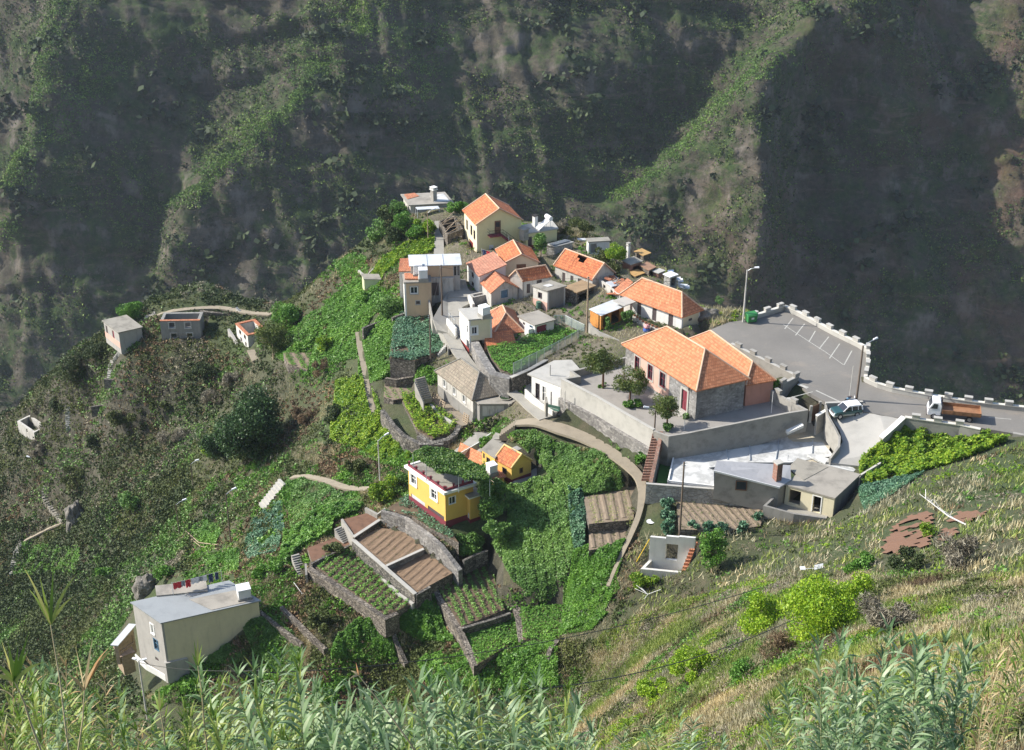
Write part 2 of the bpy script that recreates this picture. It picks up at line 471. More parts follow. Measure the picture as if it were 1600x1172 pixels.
for _ in range(3):
    GZ[1:-1, 1:-1] = (GZ[1:-1, 1:-1]*4+GZ[:-2, 1:-1]*2+GZ[2:, 1:-1]*2+GZ[1:-1, :-2]*2+GZ[1:-1, 2:]*2+GZ[:-2, :-2]+GZ[2:, 2:]+GZ[:-2, 2:]+GZ[2:, :-2])/16
def th(x, y, grid=None):
    g = GZ if grid is None else grid
    x = np.clip((np.asarray(x, float)-X0)/DG, 0, len(gx)-1.001); y = np.clip((np.asarray(y, float)-Y0)/DG, 0, len(gy)-1.001)
    i = x.astype(int); j = y.astype(int); a = x-i; b = y-j
    return g[j, i]*(1-a)*(1-b)+g[j, i+1]*a*(1-b)+g[j+1, i]*(1-a)*b+g[j+1, i+1]*a*b
TT = np.arange(15, 480, .4)
def G(px, py, dz=0., grid=None):
    """where the sight line through the photo point meets the ground"""
    d = ray(px, py)/F
    P = CAM+TT[:, None]*d
    diff = P[:, 2]-th(P[:, 0], P[:, 1], grid)-dz
    s = np.where(diff < 0)[0]
    if len(s) == 0: return P[-1]
    i = max(s[0], 1); f = diff[i-1]/(diff[i-1]-diff[i])
    return P[i-1]+(P[i]-P[i-1])*f
def gz(px, py): return float(G(px, py)[2])
CL = []           # (world polygon, z or array of (x,y,z)) the ground is kept below
EX = []           # polygons where nothing grows wild
def clamp(poly, z, marg=.6, ex=True):
    poly = np.asarray(poly, float)
    CL.append((grow(poly, marg), z))
    if ex: EX.append(grow(poly, .15))
# ================================================================ building kit
M_conc = simple('concrete', (.30, .285, .255), .9, var=.35, scale=.7)
M_concl = simple('concrete_light', (.40, .385, .35), .9, var=.22, scale=.6)
M_concd = simple('concrete_old', (.27, .25, .21), .95, var=.45, scale=.5)
M_roofc = simple('roof_concrete', (.30, .275, .235), .9, var=.4, scale=.35)
M_glass = simple('window_glass', (.03, .035, .045), .15, var=.2)
M_dark = simple('dark_opening', (.02, .018, .016), .9, var=.2)
M_white = plaster('white_paint', (.70, .69, .655), .2)
M_whited = plaster('white_paint_dirty', (.62, .60, .55), .55, (.3, .27, .22))
M_cream = plaster('cream_paint', (.70, .63, .44), .12)
M_pyel = plaster('pale_yellow_paint', (.70, .64, .36), .1)
M_yel = plaster('yellow_paint', (.72, .46, .11), .12)
M_tan = plaster('tan_paint', (.60, .43, .28), .15)
M_peach = plaster('peach_paint', (.62, .45, .33), .2)
M_pink = plaster('pink_paint', (.60, .30, .22), .25)
M_pinkl = plaster('pale_pink_paint', (.66, .42, .34), .3)
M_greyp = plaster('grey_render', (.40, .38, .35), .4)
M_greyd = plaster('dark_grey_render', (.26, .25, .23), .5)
M_beige = plaster('beige_render', (.70, .62, .42), .2)
M_greenp = plaster('pale_green_paint', (.50, .54, .32), .2)
M_oldw = plaster('weathered_whitewash', (.5, .48, .44), .7, (.2, .18, .15))
M_stone = stone('field_stone', (.16, .15, .14), (.36, .34, .31), (.20, .19, .18), 2.4)
M_stones = stone('school_stone', (.22, .21, .20), (.42, .41, .39), (.30, .29, .28), 2.6)
M_stoned = stone('dark_dry_stone', (.10, .095, .085), (.26, .235, .20), (.045, .04, .035), 2.2)
M_stoneb = stone('brown_dry_stone', (.13, .11, .09), (.30, .26, .21), (.06, .05, .04), 2.4)
M_block = stone('block_wall', (.34, .33, .31), (.42, .41, .38), (.28, .27, .25), 1.6)
M_tile = tiles('orange_tiles', (.44, .12, .045), (.66, .22, .08), .3)
M_tilep = tiles('pale_orange_tiles', (.50, .17, .07), (.70, .29, .14), .2)
M_tileo = tiles('worn_tiles', (.46, .15, .07), (.60, .25, .13), .35)
M_tiles_ = tiles('salmon_tiles', (.46, .19, .12), (.58, .28, .18), .25)
M_tileg = tiles('grey_old_tiles', (.22, .18, .135), (.34, .285, .215), .6, (.16, .15, .11))
M_cap = simple('ridge_mortar', (.58, .40, .28), .9, var=.2)
M_red = simple('dark_red_paint', (.22, .035, .03), .7, var=.25)
M_maroon = simple('maroon_paint', (.19, .03, .045), .75, var=.2)
M_brown = simple('brown_wood', (.16, .08, .045), .7, var=.4, scale=3)
M_wood = simple('weathered_wood', (.34, .26, .18), .85, var=.4, scale=3)
M_orw = simple('orange_boards', (.55, .24, .06), .8, var=.45, scale=2.2)
M_metal = simple('galvanised_metal', (.50, .54, .58), .45, .35, var=.15)
M_metalb = simple('blue_grey_metal', (.27, .285, .29), .6, 0., var=.18, scale=.4)
M_metalw = simple('whitish_metal', (.52, .54, .56), .6, 0., var=.2, scale=.6)
M_plast = simple('white_plastic', (.72, .72, .72), .4, var=.04)
M_shut = simple('dark_shutter', (.09, .07, .07), .6, var=.2)
M_blue = simple('blue_paint', (.10, .20, .30), .5, var=.3)
M_frame = simple('white_frame', (.78, .77, .74), .6, var=.05)
M_brick = stone('red_brick', (.24, .10, .07), (.36, .17, .12), (.3, .25, .2), 5)
M_pole = simple('pole_wood', (.14, .105, .08), .85, var=.3)
M_polec = simple('pole_concrete', (.52, .50, .46), .8, var=.12)
M_wire = simple('wire_black', (.03, .03, .03), .5, var=.1)
M_path = simple('path_dust', (.27, .23, .17), .95, var=.22, scale=.8)
M_lane = simple('lane_concrete', (.29, .275, .24), .92, var=.25, scale=.5)
M_white_slab = bpy.data.materials.new('whitewashed_slab'); t, b = nt(M_white_slab)
_n1 = noise_tex(t, .28, 6, .62, 'UV'); _n2 = noise_tex(t, .9, 5, .6, 'UV')
t.links.new(mix(t, ramp(t, _n1, [(.46, (0, 0, 0)), (.54, (.8,)*3), (.62, (0, 0, 0))]), mix(t, _n2, (.48, .48, .465), (.62, .62, .60)), (.32, .32, .31)), b.inputs['Base Color']); b.inputs['Roughness'].default_value = .8

def frame_of(B, A, C, zb, ytop, ze=None):
    P = W(*B, zb)
    if ze is None: ze = float(zat(P[0], P[1], ytop))
    a = W(*A, ze)[:2]-P[:2]; cc = W(*C, ze)[:2]-P[:2]
    aa, ac = math.atan2(a[1], a[0]), math.atan2(cc[1], cc[0])
    e = (aa-ac-math.pi/2+math.pi) % (2*math.pi)-math.pi
    e = math.copysign(max(abs(e)-math.radians(28), 0), e)
    aa -= e/2; ac += e/2
    u = np.array([math.cos(aa), math.sin(aa), 0]); v = np.array([math.cos(ac), math.sin(ac), 0])
    def fit(dirv, px, orig):
        # distance along dirv at which the column px is met
        p0 = np.array([P[0], P[1], ze])-CAM; k = (px-800)/F
        den = dirv[0]-k*(dirv @ fwd)
        if abs(den) < .3: return orig
        t = (k*(p0 @ fwd)-p0[0])/den
        return t if .55*orig < t < 1.8*orig else orig
    Lu = fit(u, A[0], float(a @ u[:2])); Lv = fit(v, C[0], float(cc @ v[:2]))
    return P, ze, u, v, Lu, Lv

class House:
    def __init__(s, name, label, cat, B, A, C, ytop, zb=None, wall=M_white, group=None, ze=None, dig=1.6, th_=.25, parent=None, fr=None, zt=None, clampz=True):
        if fr is not None: s.P, s.ze, s.u, s.v, s.Lu, s.Lv = fr
        else:
            if zt is not None:
                P_ = W(B[0], ytop, zt); zb = float(zat(P_[0], P_[1], B[1]))
            if zb is None: zb = gz(*B)
            s.P, s.ze, s.u, s.v, s.Lu, s.Lv = frame_of(B, A, C, zb, ytop, ze)
        s.zb = float(s.P[2]); s.h = s.ze-s.zb; s.t = th_; s.dig = dig; s.wall = wall
        s.root = parent if parent is not None else thing(name, Vector(s.P), label, cat, group)
        if clampz: clamp([s.at(0, 0), s.at(1, 0), s.at(1, 1), s.at(0, 1)], s.zb-.05, .35)
        else: EX.append(np.array([s.at(0, 0), s.at(1, 0), s.at(1, 1), s.at(0, 1)])[:, :2])
    def at(s, a, b, z=0):               # fractions along u and v
        return s.P+s.u*s.Lu*a+s.v*s.Lv*b+np.array([0, 0, z])
    def side(s, k):
        """start, direction, length, outward normal"""
        if k == 'L': return s.P, s.u, s.Lu, -s.v
        if k == 'R': return s.P, s.v, s.Lv, -s.u
        if k == 'K': return s.P+s.v*s.Lv, s.u, s.Lu, s.v        # behind L
        return s.P+s.u*s.Lu, s.v, s.Lv, s.u                     # 'J' behind R
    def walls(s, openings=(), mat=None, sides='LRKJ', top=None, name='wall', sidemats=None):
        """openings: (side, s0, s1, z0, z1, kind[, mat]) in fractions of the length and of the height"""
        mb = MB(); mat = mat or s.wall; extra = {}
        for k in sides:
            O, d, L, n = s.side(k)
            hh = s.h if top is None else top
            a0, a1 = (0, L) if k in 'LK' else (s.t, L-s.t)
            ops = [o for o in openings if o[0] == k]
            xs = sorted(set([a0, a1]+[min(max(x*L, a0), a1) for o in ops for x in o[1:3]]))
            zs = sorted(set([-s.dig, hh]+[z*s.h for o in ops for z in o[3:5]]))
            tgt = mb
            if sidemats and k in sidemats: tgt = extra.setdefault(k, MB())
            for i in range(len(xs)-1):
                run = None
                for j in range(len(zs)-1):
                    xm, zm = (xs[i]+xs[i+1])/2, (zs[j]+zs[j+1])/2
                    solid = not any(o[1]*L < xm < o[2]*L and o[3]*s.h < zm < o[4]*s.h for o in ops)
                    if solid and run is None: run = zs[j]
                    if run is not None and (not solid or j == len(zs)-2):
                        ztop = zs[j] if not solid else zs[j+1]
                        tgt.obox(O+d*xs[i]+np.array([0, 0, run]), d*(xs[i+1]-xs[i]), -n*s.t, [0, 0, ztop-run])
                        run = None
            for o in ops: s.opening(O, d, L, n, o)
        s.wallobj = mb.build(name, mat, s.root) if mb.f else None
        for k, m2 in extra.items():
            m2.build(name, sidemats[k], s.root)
        return s
    def opening(s, O, d, L, n, o):
        kind = o[5]; x0, x1, z0, z1 = o[1]*L, o[2]*L, o[3]*s.h, o[4]*s.h
        if kind == 'open': return
        q = O+d*x0+np.array([0, 0, z0]); w, hh = x1-x0, z1-z0
        col = o[6] if len(o) > 6 else None
        if kind == 'win':
            p = MB().obox(q-n*.14, d*w, -n*.04, [0, 0, hh]).build('window', M_glass, s.root)
            f = MB(); fw = .09
            fm = col or M_frame
            f.obox(q+n*.02, d*fw, -n*.14, [0, 0, hh]); f.obox(q+d*(w-fw)+n*.02, d*fw, -n*.14, [0, 0, hh])
            f.obox(q+d*fw+n*.02, d*(w-2*fw), -n*.14, [0, 0, fw]); f.obox(q+d*fw+n*.02+np.array([0, 0, hh-fw]), d*(w-2*fw), -n*.14, [0, 0, fw])
            f.obox(q+d*(w/2-.03)-n*.08, d*.06, -n*.05, [0, 0, hh])
            if hh > 1.3: f.obox(q-n*.082+np.array([0, 0, hh*.55]), d*w, -n*.045, [0, 0, .06])
            f.build('window_frame', fm, p)
        elif kind == 'shut':
            MB().obox(q-n*.06, d*w, -n*.05, [0, 0, hh]).build('shutter', col or M_shut, s.root)
        elif kind == 'door':
            p = MB().obox(q-n*.1, d*w, -n*.06, [0, 0, hh])
            for a in (.08, .54):
                for b in (.08, .55): p.obox(q-n*.075+d*w*a+np.array([0, 0, hh*b]), d*w*.38, -n*.03, [0, 0, hh*.37])
            p = p.build('door', col or M_brown, s.root)
            MB().box(q-n*.05+d*w*.9+np.array([0, 0, hh*.48]), (.05, .05, .12)).build('handle', M_metal, p)
        elif kind == 'surround':
            pass
    def surround(s, side, x0, x1, z0, z1, mat=M_frame, w=.16, out=.05, sill=True):
        O, d, L, n = s.side(side); f = MB()
        x0, x1, z0, z1 = x0*L, x1*L, z0*s.h, z1*s.h
        f.obox(O+d*(x0-w)+n*out+np.array([0, 0, z0]), d*w, -n*(out+.02), [0, 0, z1-z0]); f.obox(O+d*x1+n*out+np.array([0, 0, z0]), d*w, -n*(out+.02), [0, 0, z1-z0])
        f.obox(O+d*(x0-w)+n*out+np.array([0, 0, z1]), d*(x1-x0+2*w), -n*(out+.02), [0, 0, w])
        if sill: f.obox(O+d*(x0-w)+n*(out+.04)+np.array([0, 0, z0-w]), d*(x1-x0+2*w), -n*(out+.06), [0, 0, w])
        f.build('window_surround', mat, s.root)
        return s
    def band(s, sides, z0, z1, mat, out=.03, name='plinth'):
        mb = MB()
        for k in sides:
            O, d, L, n = s.side(k)
            mb.obox(O+n*out+np.array([0, 0, z0*s.h if abs(z0) <= 1 else z0])-d*out*(1 if k in 'RJ' else 0), d*(L+out*(1 if k in 'RJ' else 0)), -n*(out-.004), [0, 0, (z1-z0)*s.h])
        mb.build(name, mat, s.root); return s
    def flat(s, mat=M_roofc, o=.2, t=.18, parapet=0, pmat=None, name='roof'):
        z = s.h
        pts = [s.P-s.u*o-s.v*o, s.P+s.u*(s.Lu+o)-s.v*o, s.P+s.u*(s.Lu+o)+s.v*(s.Lv+o), s.P-s.u*o+s.v*(s.Lv+o)]
        s.roof = MB().prism([p+np.array([0, 0, z+t]) for p in pts], t).build(name, mat, s.root)
        s.zr = s.zb+z+t
        if parapet:
            mb = MB()
            for k in 'LRKJ':
                O, d, L, n = s.side(k)
                e = o if k in 'LK' else o-.15
                mb.obox(O-d*e+n*o+np.array([0, 0, z+t]), d*(L+2*e), -n*.15, [0, 0, parapet])
            mb.build('parapet', pmat or s.wall, s.roof)
        return s
    def pitched(s, kind, rise, mat=M_tile, o=.3, t=.12, cap=M_cap, gmat=None, vcap=True, hole=None):
        """kind: 'u' ridge along u, 'v' ridge along v, 'hip', 'shedR'/'shedL' falling to that side"""
        z = s.ze; Z = np.array([0, 0, 1.]); u, v, Lu, Lv, P = s.u, s.v, s.Lu, s.Lv, s.P.copy()
        P = np.array([P[0], P[1], z]); g = MB(); roofs = []; caps = []
        E = lambda a, b, dz: P+u*a+v*b+Z*dz
        if kind == 'u':
            k = rise/(Lv/2)
            roofs = [[E(-o, -o, -o*k), E(-o, Lv/2, rise), E(Lu+o, Lv/2, rise), E(Lu+o, -o, -o*k)],
                     [E(-o, Lv/2, rise), E(-o, Lv+o, -o*k), E(Lu+o, Lv+o, -o*k), E(Lu+o, Lv/2, rise)]]
            for a in (0, Lu-s.t): g.poly([E(a, 0, 0), E(a, Lv, 0), E(a, Lv/2, rise-.01), E(a+s.t, 0, 0), E(a+s.t, Lv, 0), E(a+s.t, Lv/2, rise-.01)], [[0, 1, 2][::-1], [3, 4, 5], [0, 2, 5, 3], [1, 4, 5, 2], [0, 3, 4, 1]])
            caps = [(E(-o, Lv/2, rise), E(Lu+o, Lv/2, rise))]
            if vcap: caps += [(E(-o+.06, -o, -o*k), E(-o+.06, Lv/2, rise)), (E(-o+.06, Lv/2, rise), E(-o+.06, Lv+o, -o*k)), (E(Lu+o-.06, -o, -o*k), E(Lu+o-.06, Lv/2, rise)), (E(Lu+o-.06, Lv/2, rise), E(Lu+o-.06, Lv+o, -o*k))]
        elif kind == 'v':
            k = rise/(Lu/2)
            roofs = [[E(-o, -o, -o*k), E(-o, Lv+o, -o*k), E(Lu/2, Lv+o, rise), E(Lu/2, -o, rise)],
                     [E(Lu/2, -o, rise), E(Lu/2, Lv+o, rise), E(Lu+o, Lv+o, -o*k), E(Lu+o, -o, -o*k)]]
            for b in (0, Lv-s.t): g.poly([E(0, b, 0), E(Lu, b, 0), E(Lu/2, b, rise-.01), E(0, b+s.t, 0), E(Lu, b+s.t, 0), E(Lu/2, b+s.t, rise-.01)], [[0, 1, 2], [3, 4, 5][::-1], [0, 2, 5, 3][::-1], [1, 4, 5, 2][::-1], [0, 3, 4, 1][::-1]])
            caps = [(E(Lu/2, -o, rise), E(Lu/2, Lv+o, rise))]
            if vcap: caps += [(E(-o, b, -o*k), E(Lu/2, b, rise)) for b in (-o+.06, Lv+o-.06)]+[(E(Lu/2, b, rise), E(Lu+o, b, -o*k)) for b in (-o+.06, Lv+o-.06)]
        elif kind == 'hip':
            m = min(Lu, Lv)/2; k = rise/m
            q = [E(-o, -o, -o*k), E(Lu+o, -o, -o*k), E(Lu+o, Lv+o, -o*k), E(-o, Lv+o, -o*k)]
            if Lu >= Lv: r0, r1 = E(m, Lv/2, rise), E(Lu-m+.01, Lv/2, rise); roofs = [[q[0], r0, r1, q[1]], [q[1], r1, q[2]], [q[2], r1, r0, q[3]], [q[3], r0, q[0]]]; hips = [(q[0], r0), (q[3], r0), (q[1], r1), (q[2], r1)]
            else: r0, r1 = E(Lu/2, m, rise), E(Lu/2, Lv-m+.01, rise); roofs = [[q[0], r0, q[1]], [q[1], r0, r1, q[2]], [q[2], r1, q[3]], [q[3], r1, r0, q[0]]]; hips = [(q[0], r0), (q[1], r0), (q[2], r1), (q[3], r1)]
            caps = [(r0, r1)]+hips
        elif kind == 'shedR':
            k = rise/Lu
            roofs = [[E(-o, -o, -o*k), E(-o, Lv+o, -o*k), E(Lu+o, Lv+o, rise+o*k), E(Lu+o, -o, rise+o*k)]]
            for b in (0, Lv-s.t): g.poly([E(0, b, 0), E(Lu, b, 0), E(Lu, b, rise), E(0, b+s.t, 0), E(Lu, b+s.t, 0), E(Lu, b+s.t, rise)], [[0, 1, 2], [3, 5, 4], [0, 2, 5, 3], [1, 4, 5, 2], [0, 3, 4, 1]])
            g.obox(E(Lu-s.t, s.t, 0), u*s.t, v*(Lv-2*s.t), Z*rise*.97)
        elif kind == 'shedL':
            k = rise/Lv
            roofs = [[E(-o, -o, -o*k), E(-o, Lv+o, rise+o*k), E(Lu+o, Lv+o, rise+o*k), E(Lu+o, -o, -o*k)]]
            for a in (0, Lu-s.t): g.poly([E(a, 0, 0), E(a, Lv, 0), E(a, Lv, rise), E(a+s.t, 0, 0), E(a+s.t, Lv, 0), E(a+s.t, Lv, rise)], [[0, 1, 2], [3, 5, 4], [0, 2, 5, 3], [1, 4, 5, 2], [0, 3, 4, 1]])
            g.obox(E(s.t, Lv-s.t, 0), u*(Lu-2*s.t), v*s.t, Z*rise*.97)
        mb = MB()
        for r_ in roofs: mb.prism([p+Z*t for p in r_], t)
        if hole:                               # a fallen-in patch: leave that slope out in cells
            mb = MB()
            for ri, r_ in enumerate(roofs):
                if ri != hole[0]: mb.prism([p+Z*t for p in r_], t); continue
                a0, a1, a2, a3 = [np.asarray(p) for p in r_]; n1, n2 = 14, 6
                bl = lambda x, y: (a0*(1-x)+a3*x)*(1-y)+(a1*(1-x)+a2*x)*y
                for i in range(n1):
                    for j in range(n2):
                        if (i, j) in hole[1]: continue
                        x0, x1, y0, y1 = i/n1, (i+1)/n1, j/n2, (j+1)/n2
                        sag = np.array([0, 0, -.25*math.exp(-((i-hole[2])**2)/4.)*j/n2])
                        mb.prism([bl(x0, y0)+Z*t+sag, bl(x0, y1)+Z*t+sag, bl(x1, y1)+Z*t+sag, bl(x1, y0)+Z*t+sag], t)
        s.roof = mb.build('roof', mat, s.root)
        if g.f:                                # each gable its own piece
            import itertools
            half = len(g.f)//2 if kind in ('u', 'v') else len(g.f)
            for k0 in range(0, len(g.f), half):
                fs = g.f[k0:k0+half]; ids = sorted(set(itertools.chain(*fs))); mp = {a_: i_ for i_, a_ in enumerate(ids)}
                MB().poly([g.v[a_] for a_ in ids], [[mp[a_] for a_ in f_] for f_ in fs]).build('gable', gmat or s.wall, s.root)
        if cap and caps:
            cm = MB()
            for p, q in caps: cm.tube([p+Z*(t+.02), q+Z*(t+.02)], .11, 6)
            cm.build('ridge_cap', cap, s.roof)
        return s
    def onroof(s, a, b, dz=0): return s.at(a, b, s.h+.18+dz)

def watertank(p, rot=0, sz=(1.1, 1.1, 1.2), label='white water tank', lid=True, leg=.5):
    t = thing('water_tank', Vector(p), label, 'water tank')
    p = np.asarray(p, float)
    MB().box(p+[0, 0, 0], (sz[0]*1.15, sz[1]*1.15, leg), rot).build('base', M_conc, t)
    MB().box(p+[0, 0, leg], sz, rot).build('tank', M_plast, t, bevel=.06)
    if lid: MB().box(p+[0, 0, leg+sz[2]], (sz[0]*1.06, sz[1]*1.06, .14), rot).build('lid', M_plast, t, bevel=.03)
    return t
def chimney(p, label, h=1.6, w=.6, mat=M_white, rot=.7, pot=True, capmat=None):
    t = thing('chimney', Vector(p), label, 'chimney')
    p = np.asarray(p, float)
    MB().box(p-[0, 0, .3], (w, w, h+.3), rot).build('stack', mat, t)
    MB().box(p+[0, 0, h], (w*1.35, w*1.35, .12), rot).build('cap', capmat or M_conc, t)
    if pot:
        for dx in (-.3, .3): MB().box(p+[dx*w, 0, h+.12], (.12, w*.9, .25), rot).build('pot', mat, t)
        MB().box(p+[0, 0, h+.37], (w*1.3, w*1.3, .08), rot).build('cowl', capmat or M_conc, t)
    return t

def polyw(pts):
    """px points with z -> world"""
    return [W(p[0], p[1], p[2]) for p in pts]
def wallrun(name, label, pts, h, thk=.3, mat=M_conc, cat='wall', merlon=None, coping=None, world=False, group=None, down=None, step=2.35, closed=False):
    """a wall following the pixel points (px,py,z of its top); vertical faces h deep; may carry blocks"""
    P = [np.asarray(p, float) for p in (pts if world else polyw(pts))]
    n = len(P); L = []; R = []
    for i in range(n):
        d0 = P[i]-P[i-1] if i else P[1]-P[0]; d1 = P[i+1]-P[i] if i < n-1 else P[-1]-P[-2]
        d0 = d0[:2]/max(np.linalg.norm(d0[:2]), 1e-6); d1 = d1[:2]/max(np.linalg.norm(d1[:2]), 1e-6)
        m = d0+d1; m /= max(np.linalg.norm(m), .3); nn = np.array([-m[1], m[0], 0])*thk/2/max(.5, float(m @ d1))
        L.append(P[i]+nn); R.append(P[i]-nn)
    if not hasattr(h, '__len__'): h = [h]*n
    mb = MB()
    V = []
    for i in range(n): V += [L[i], R[i], R[i]-[0, 0, h[i]], L[i]-[0, 0, h[i]]]
    fs = [[0, 1, 2, 3], [4*n-1, 4*n-2, 4*n-3, 4*n-4]]
    for i in range(n-1):
        a = 4*i; b = a+4
        fs += [[a, b, b+1, a+1], [a+1, b+1, b+2, a+2], [a+2, b+2, b+3, a+3], [a+3, b+3, b, a]]
    fs = [f[::-1] for f in fs]
    mb.poly(V, fs)
    if merlon is None and coping is None:
        o = mb.build(name, mat); tag(o, label, cat, group)
        return o
    t = thing(name, Vector(P[0]), label, cat, group)
    mb.build('wall_body', mat, t)
    cm = MB()
    for i in range(n-1):
        d = P[i+1]-P[i]; Ln = np.linalg.norm(d)
        if coping:
            dd = d/Ln; nn = np.array([-dd[1], dd[0], 0]); nn /= np.linalg.norm(nn)
            cm.obox(P[i]-nn*(thk/2+.06)+[0, 0, .002], dd*Ln, nn*(thk+.12), [0, 0, .1])
    if coping: cm.build('coping', coping, t)
    if merlon:
        acc = step/2
        for i in range(n-1):
            d = P[i+1]-P[i]; Ln = np.linalg.norm(d); dd = d/Ln; nn = np.array([-dd[1], dd[0], 0]); nn /= np.linalg.norm(nn)
            while acc < Ln:
                q = P[i]+dd*acc
                b = MB().obox(q-dd*.45-nn*(thk/2+.05)+[0, 0, .1], dd*.9, nn*(thk+.1), [0, 0, .42])
                b.obox(q-dd*.5-nn*(thk/2+.1)+[0, 0, .52], dd*1.0, nn*(thk+.2), [0, 0, .1])
                b.build('merlon', merlon, t)
                acc += step
            acc -= Ln
    return t
def slab(name, pts, thick=.4, mat=M_lane, kind='structure', label=None, cat=None, grow_=.3, ex=True, ret=False):
    """a paved surface: px points with z"""
    P = polyw(pts)
    CL.append((grow(P, grow_), np.array([[*p] for p in P])))
    if ex: EX.append(np.asarray(P)[:, :2])
    mb = MB(); me_top = [list(p) for p in P]
    mb.prism(me_top, thick)
    o = mb.build(name, mat)
    tag(o, label, cat, kind=kind)
    return o
def ribbon(name, pts, w, mat=M_path, thick=.3, kind='structure', steps=None, use_g=False):
    """path along px points with z"""
    C0 = [G(p[0], p[1]) if use_g else W(*p) for p in pts]
    C0 = np.array(C0); n = len(C0)
    # smooth
    tt = np.linspace(0, n-1, (n-1)*4+1)
    Cs = np.stack([np.interp(tt, np.arange(n), C0[:, i]) for i in range(3)], 1)
    for _ in range(3): Cs[1:-1] = (Cs[:-2]+2*Cs[1:-1]+Cs[2:])/4
    if not hasattr(w, '__len__'): w = [w]*n
    ww = np.interp(tt, np.arange(n), w)
    ww = ww*(1+.12*np.array([mn.noise(Vector((a*1.3, 5, n))) for a in tt]))
    V = []
    for i in range(len(Cs)):
        d = Cs[min(i+1, len(Cs)-1)]-Cs[max(i-1, 0)]; d = d[:2]/np.linalg.norm(d[:2]); nn = np.array([-d[1], d[0], 0])*ww[i]/2
        V += [Cs[i]+nn, Cs[i]-nn, Cs[i]-nn-[0, 0, thick], Cs[i]+nn-[0, 0, thick]]
    m = len(Cs); fs = [[0, 1, 2, 3][::-1], [4*m-4, 4*m-3, 4*m-2, 4*m-1]]
    for i in range(m-1):
        a = 4*i; b = a+4
        fs += [[a, a+1, b+1, b], [a+1, a+2, b+2, b+1], [a+2, a+3, b+3, b+2], [a+3, a, b, b+3]]
    for i in range(0, m-1, 2):
        j = min(i+2, m-1)
        q = [V[4*i], V[4*i+1], V[4*j+1], V[4*j]]
        CL.append((grow(q, .7), np.array(q))); EX.append(grow(q, .2))
    o = MB().poly(V, fs).build(name, mat); tag(o, kind=kind)
    return Cs
def stairs(name, label, a, b, w, n, mat=M_concd, cat='steps', world=False):
    """a flight between two points: every tread real"""
    A_, B_ = (np.asarray(a, float), np.asarray(b, float)) if world else (W(*a), W(*b))
    d = B_-A_; hor = np.array([d[0], d[1], 0]); L = np.linalg.norm(hor); dd = hor/L; nn = np.array([-dd[1], dd[0], 0])
    mb = MB()
    for i in range(n):
        z = A_[2]+d[2]*(i+1)/n if d[2] > 0 else A_[2]+d[2]*i/n
        p = A_+dd*L*i/n-nn*w/2
        zl = min(A_[2], B_[2])-.5
        mb.obox([p[0], p[1], zl], dd*(L/n), nn*w, [0, 0, z-zl+.001*i])
    o = mb.build(name, mat); tag(o, label, cat)
    q = [A_-nn*w/2, A_+nn*w/2, B_+nn*w/2, B_-nn*w/2]
    CL.append((grow(q, .5), np.array(q))); EX.append(grow(q, .1))
    return o
TERR = []
def terrace(name, pts, z, mat, depth=3.0, zs=None):
    P = [W(p[0], p[1], z) for p in pts]
    CL.append((grow(P, .5), z-.25)); EX.append(np.asarray(P)[:, :2])
    o = MB().prism(P, depth, 0, 1).build(name, [mat, M_stoneb]); tag(o, kind='structure')
    TERR.append((np.asarray(P)[:, :2], z))
    return o
# ================================================================ the mountain across the ravine
SL = math.radians(43)
nM = np.array([0, -math.sin(SL), math.cos(SL)]); bM = np.array([0, math.cos(SL), math.sin(SL)]); O_M = np.array([0, 620., -200.])
def onM(px, py):                 # sight line -> (a, b) on the mean slope plane
    d = ray(px, py); t = ((O_M-CAM) @ nM)/(d @ nM); P = CAM+d*t-O_M
    return P[0], P @ bM
# crest / gully lines of the photograph: (px, py, height over the mean slope, metres)
ML = []
def line(pts, n=5):
    pts = np.array(pts, float)
    for i in range(len(pts)-1):
        for k_ in range(n):
            ML.append(pts[i]+(pts[i+1]-pts[i])*k_/n)
    ML.append(pts[-1])
line([(100,20,26),(70,130,24),(55,230,20),(0,330,18)], 3)            # left crest
line([(190,60,14),(130,200,18),(60,300,20)],3)
line([(-60,0,-60),(30,120,-55),(0,260,-45),(-80,400,-40)], 3)        # deep shade beyond it
line([(330,60,-8),(270,250,-14),(240,400,-18),(200,470,-22)], 3)
line([(600,0,30),(560,80,32),(500,150,33),(430,210,32),(360,270,30),(300,330,26),(270,420,20)], 4)   # long bright crest
line([(460,60,2),(380,150,-4),(330,220,-12),(250,330,-16)], 3)       # gully left of it
line([(640,120,16),(620,250,14),(560,400,12),(480,440,8)], 3)        # face right of it
line([(700,0,10),(680,60,-2),(740,200,2),(730,300,-6)], 3)
line([(880,0,14),(900,80,12),(850,180,6),(830,300,-6)], 3)
line([(1000,0,6),(1010,80,0),(980,150,-8),(900,260,-12),(870,330,-16)], 3)
line([(1330,0,26),(1290,50,24),(1240,100,24),(1215,140,30),(1190,150,42)], 4)   # right crest
line([(1230,0,4),(1190,60,-4),(1130,150,-8),(1060,220,-10),(960,300,-16)], 4)    # gully left of it
line([(1190,150,44),(1150,190,44),(1080,230,30),(1020,280,14),(960,340,0)], 4)
line([(1195,160,46),(1182,220,50),(1176,300,50),(1172,380,46),(1165,450,36)], 4)  # sharp buttress edge
line([(1215,200,4),(1222,300,-4),(1225,400,-10),(1230,470,-14)], 4)               # dark wall right of it
line([(1260,110,4),(1290,180,-14),(1300,300,-20),(1310,420,-24),(1330,500,-26)], 4)
line([(1400,0,12),(1420,60,8),(1440,130,2),(1400,250,-10),(1420,400,-20)], 3)
line([(1512,0,-18),(1520,80,-20),(1515,200,-24),(1490,330,-30)], 3)
line([(1560,0,0),(1600,100,-4),(1640,300,-14),(1600,450,-18)], 3)
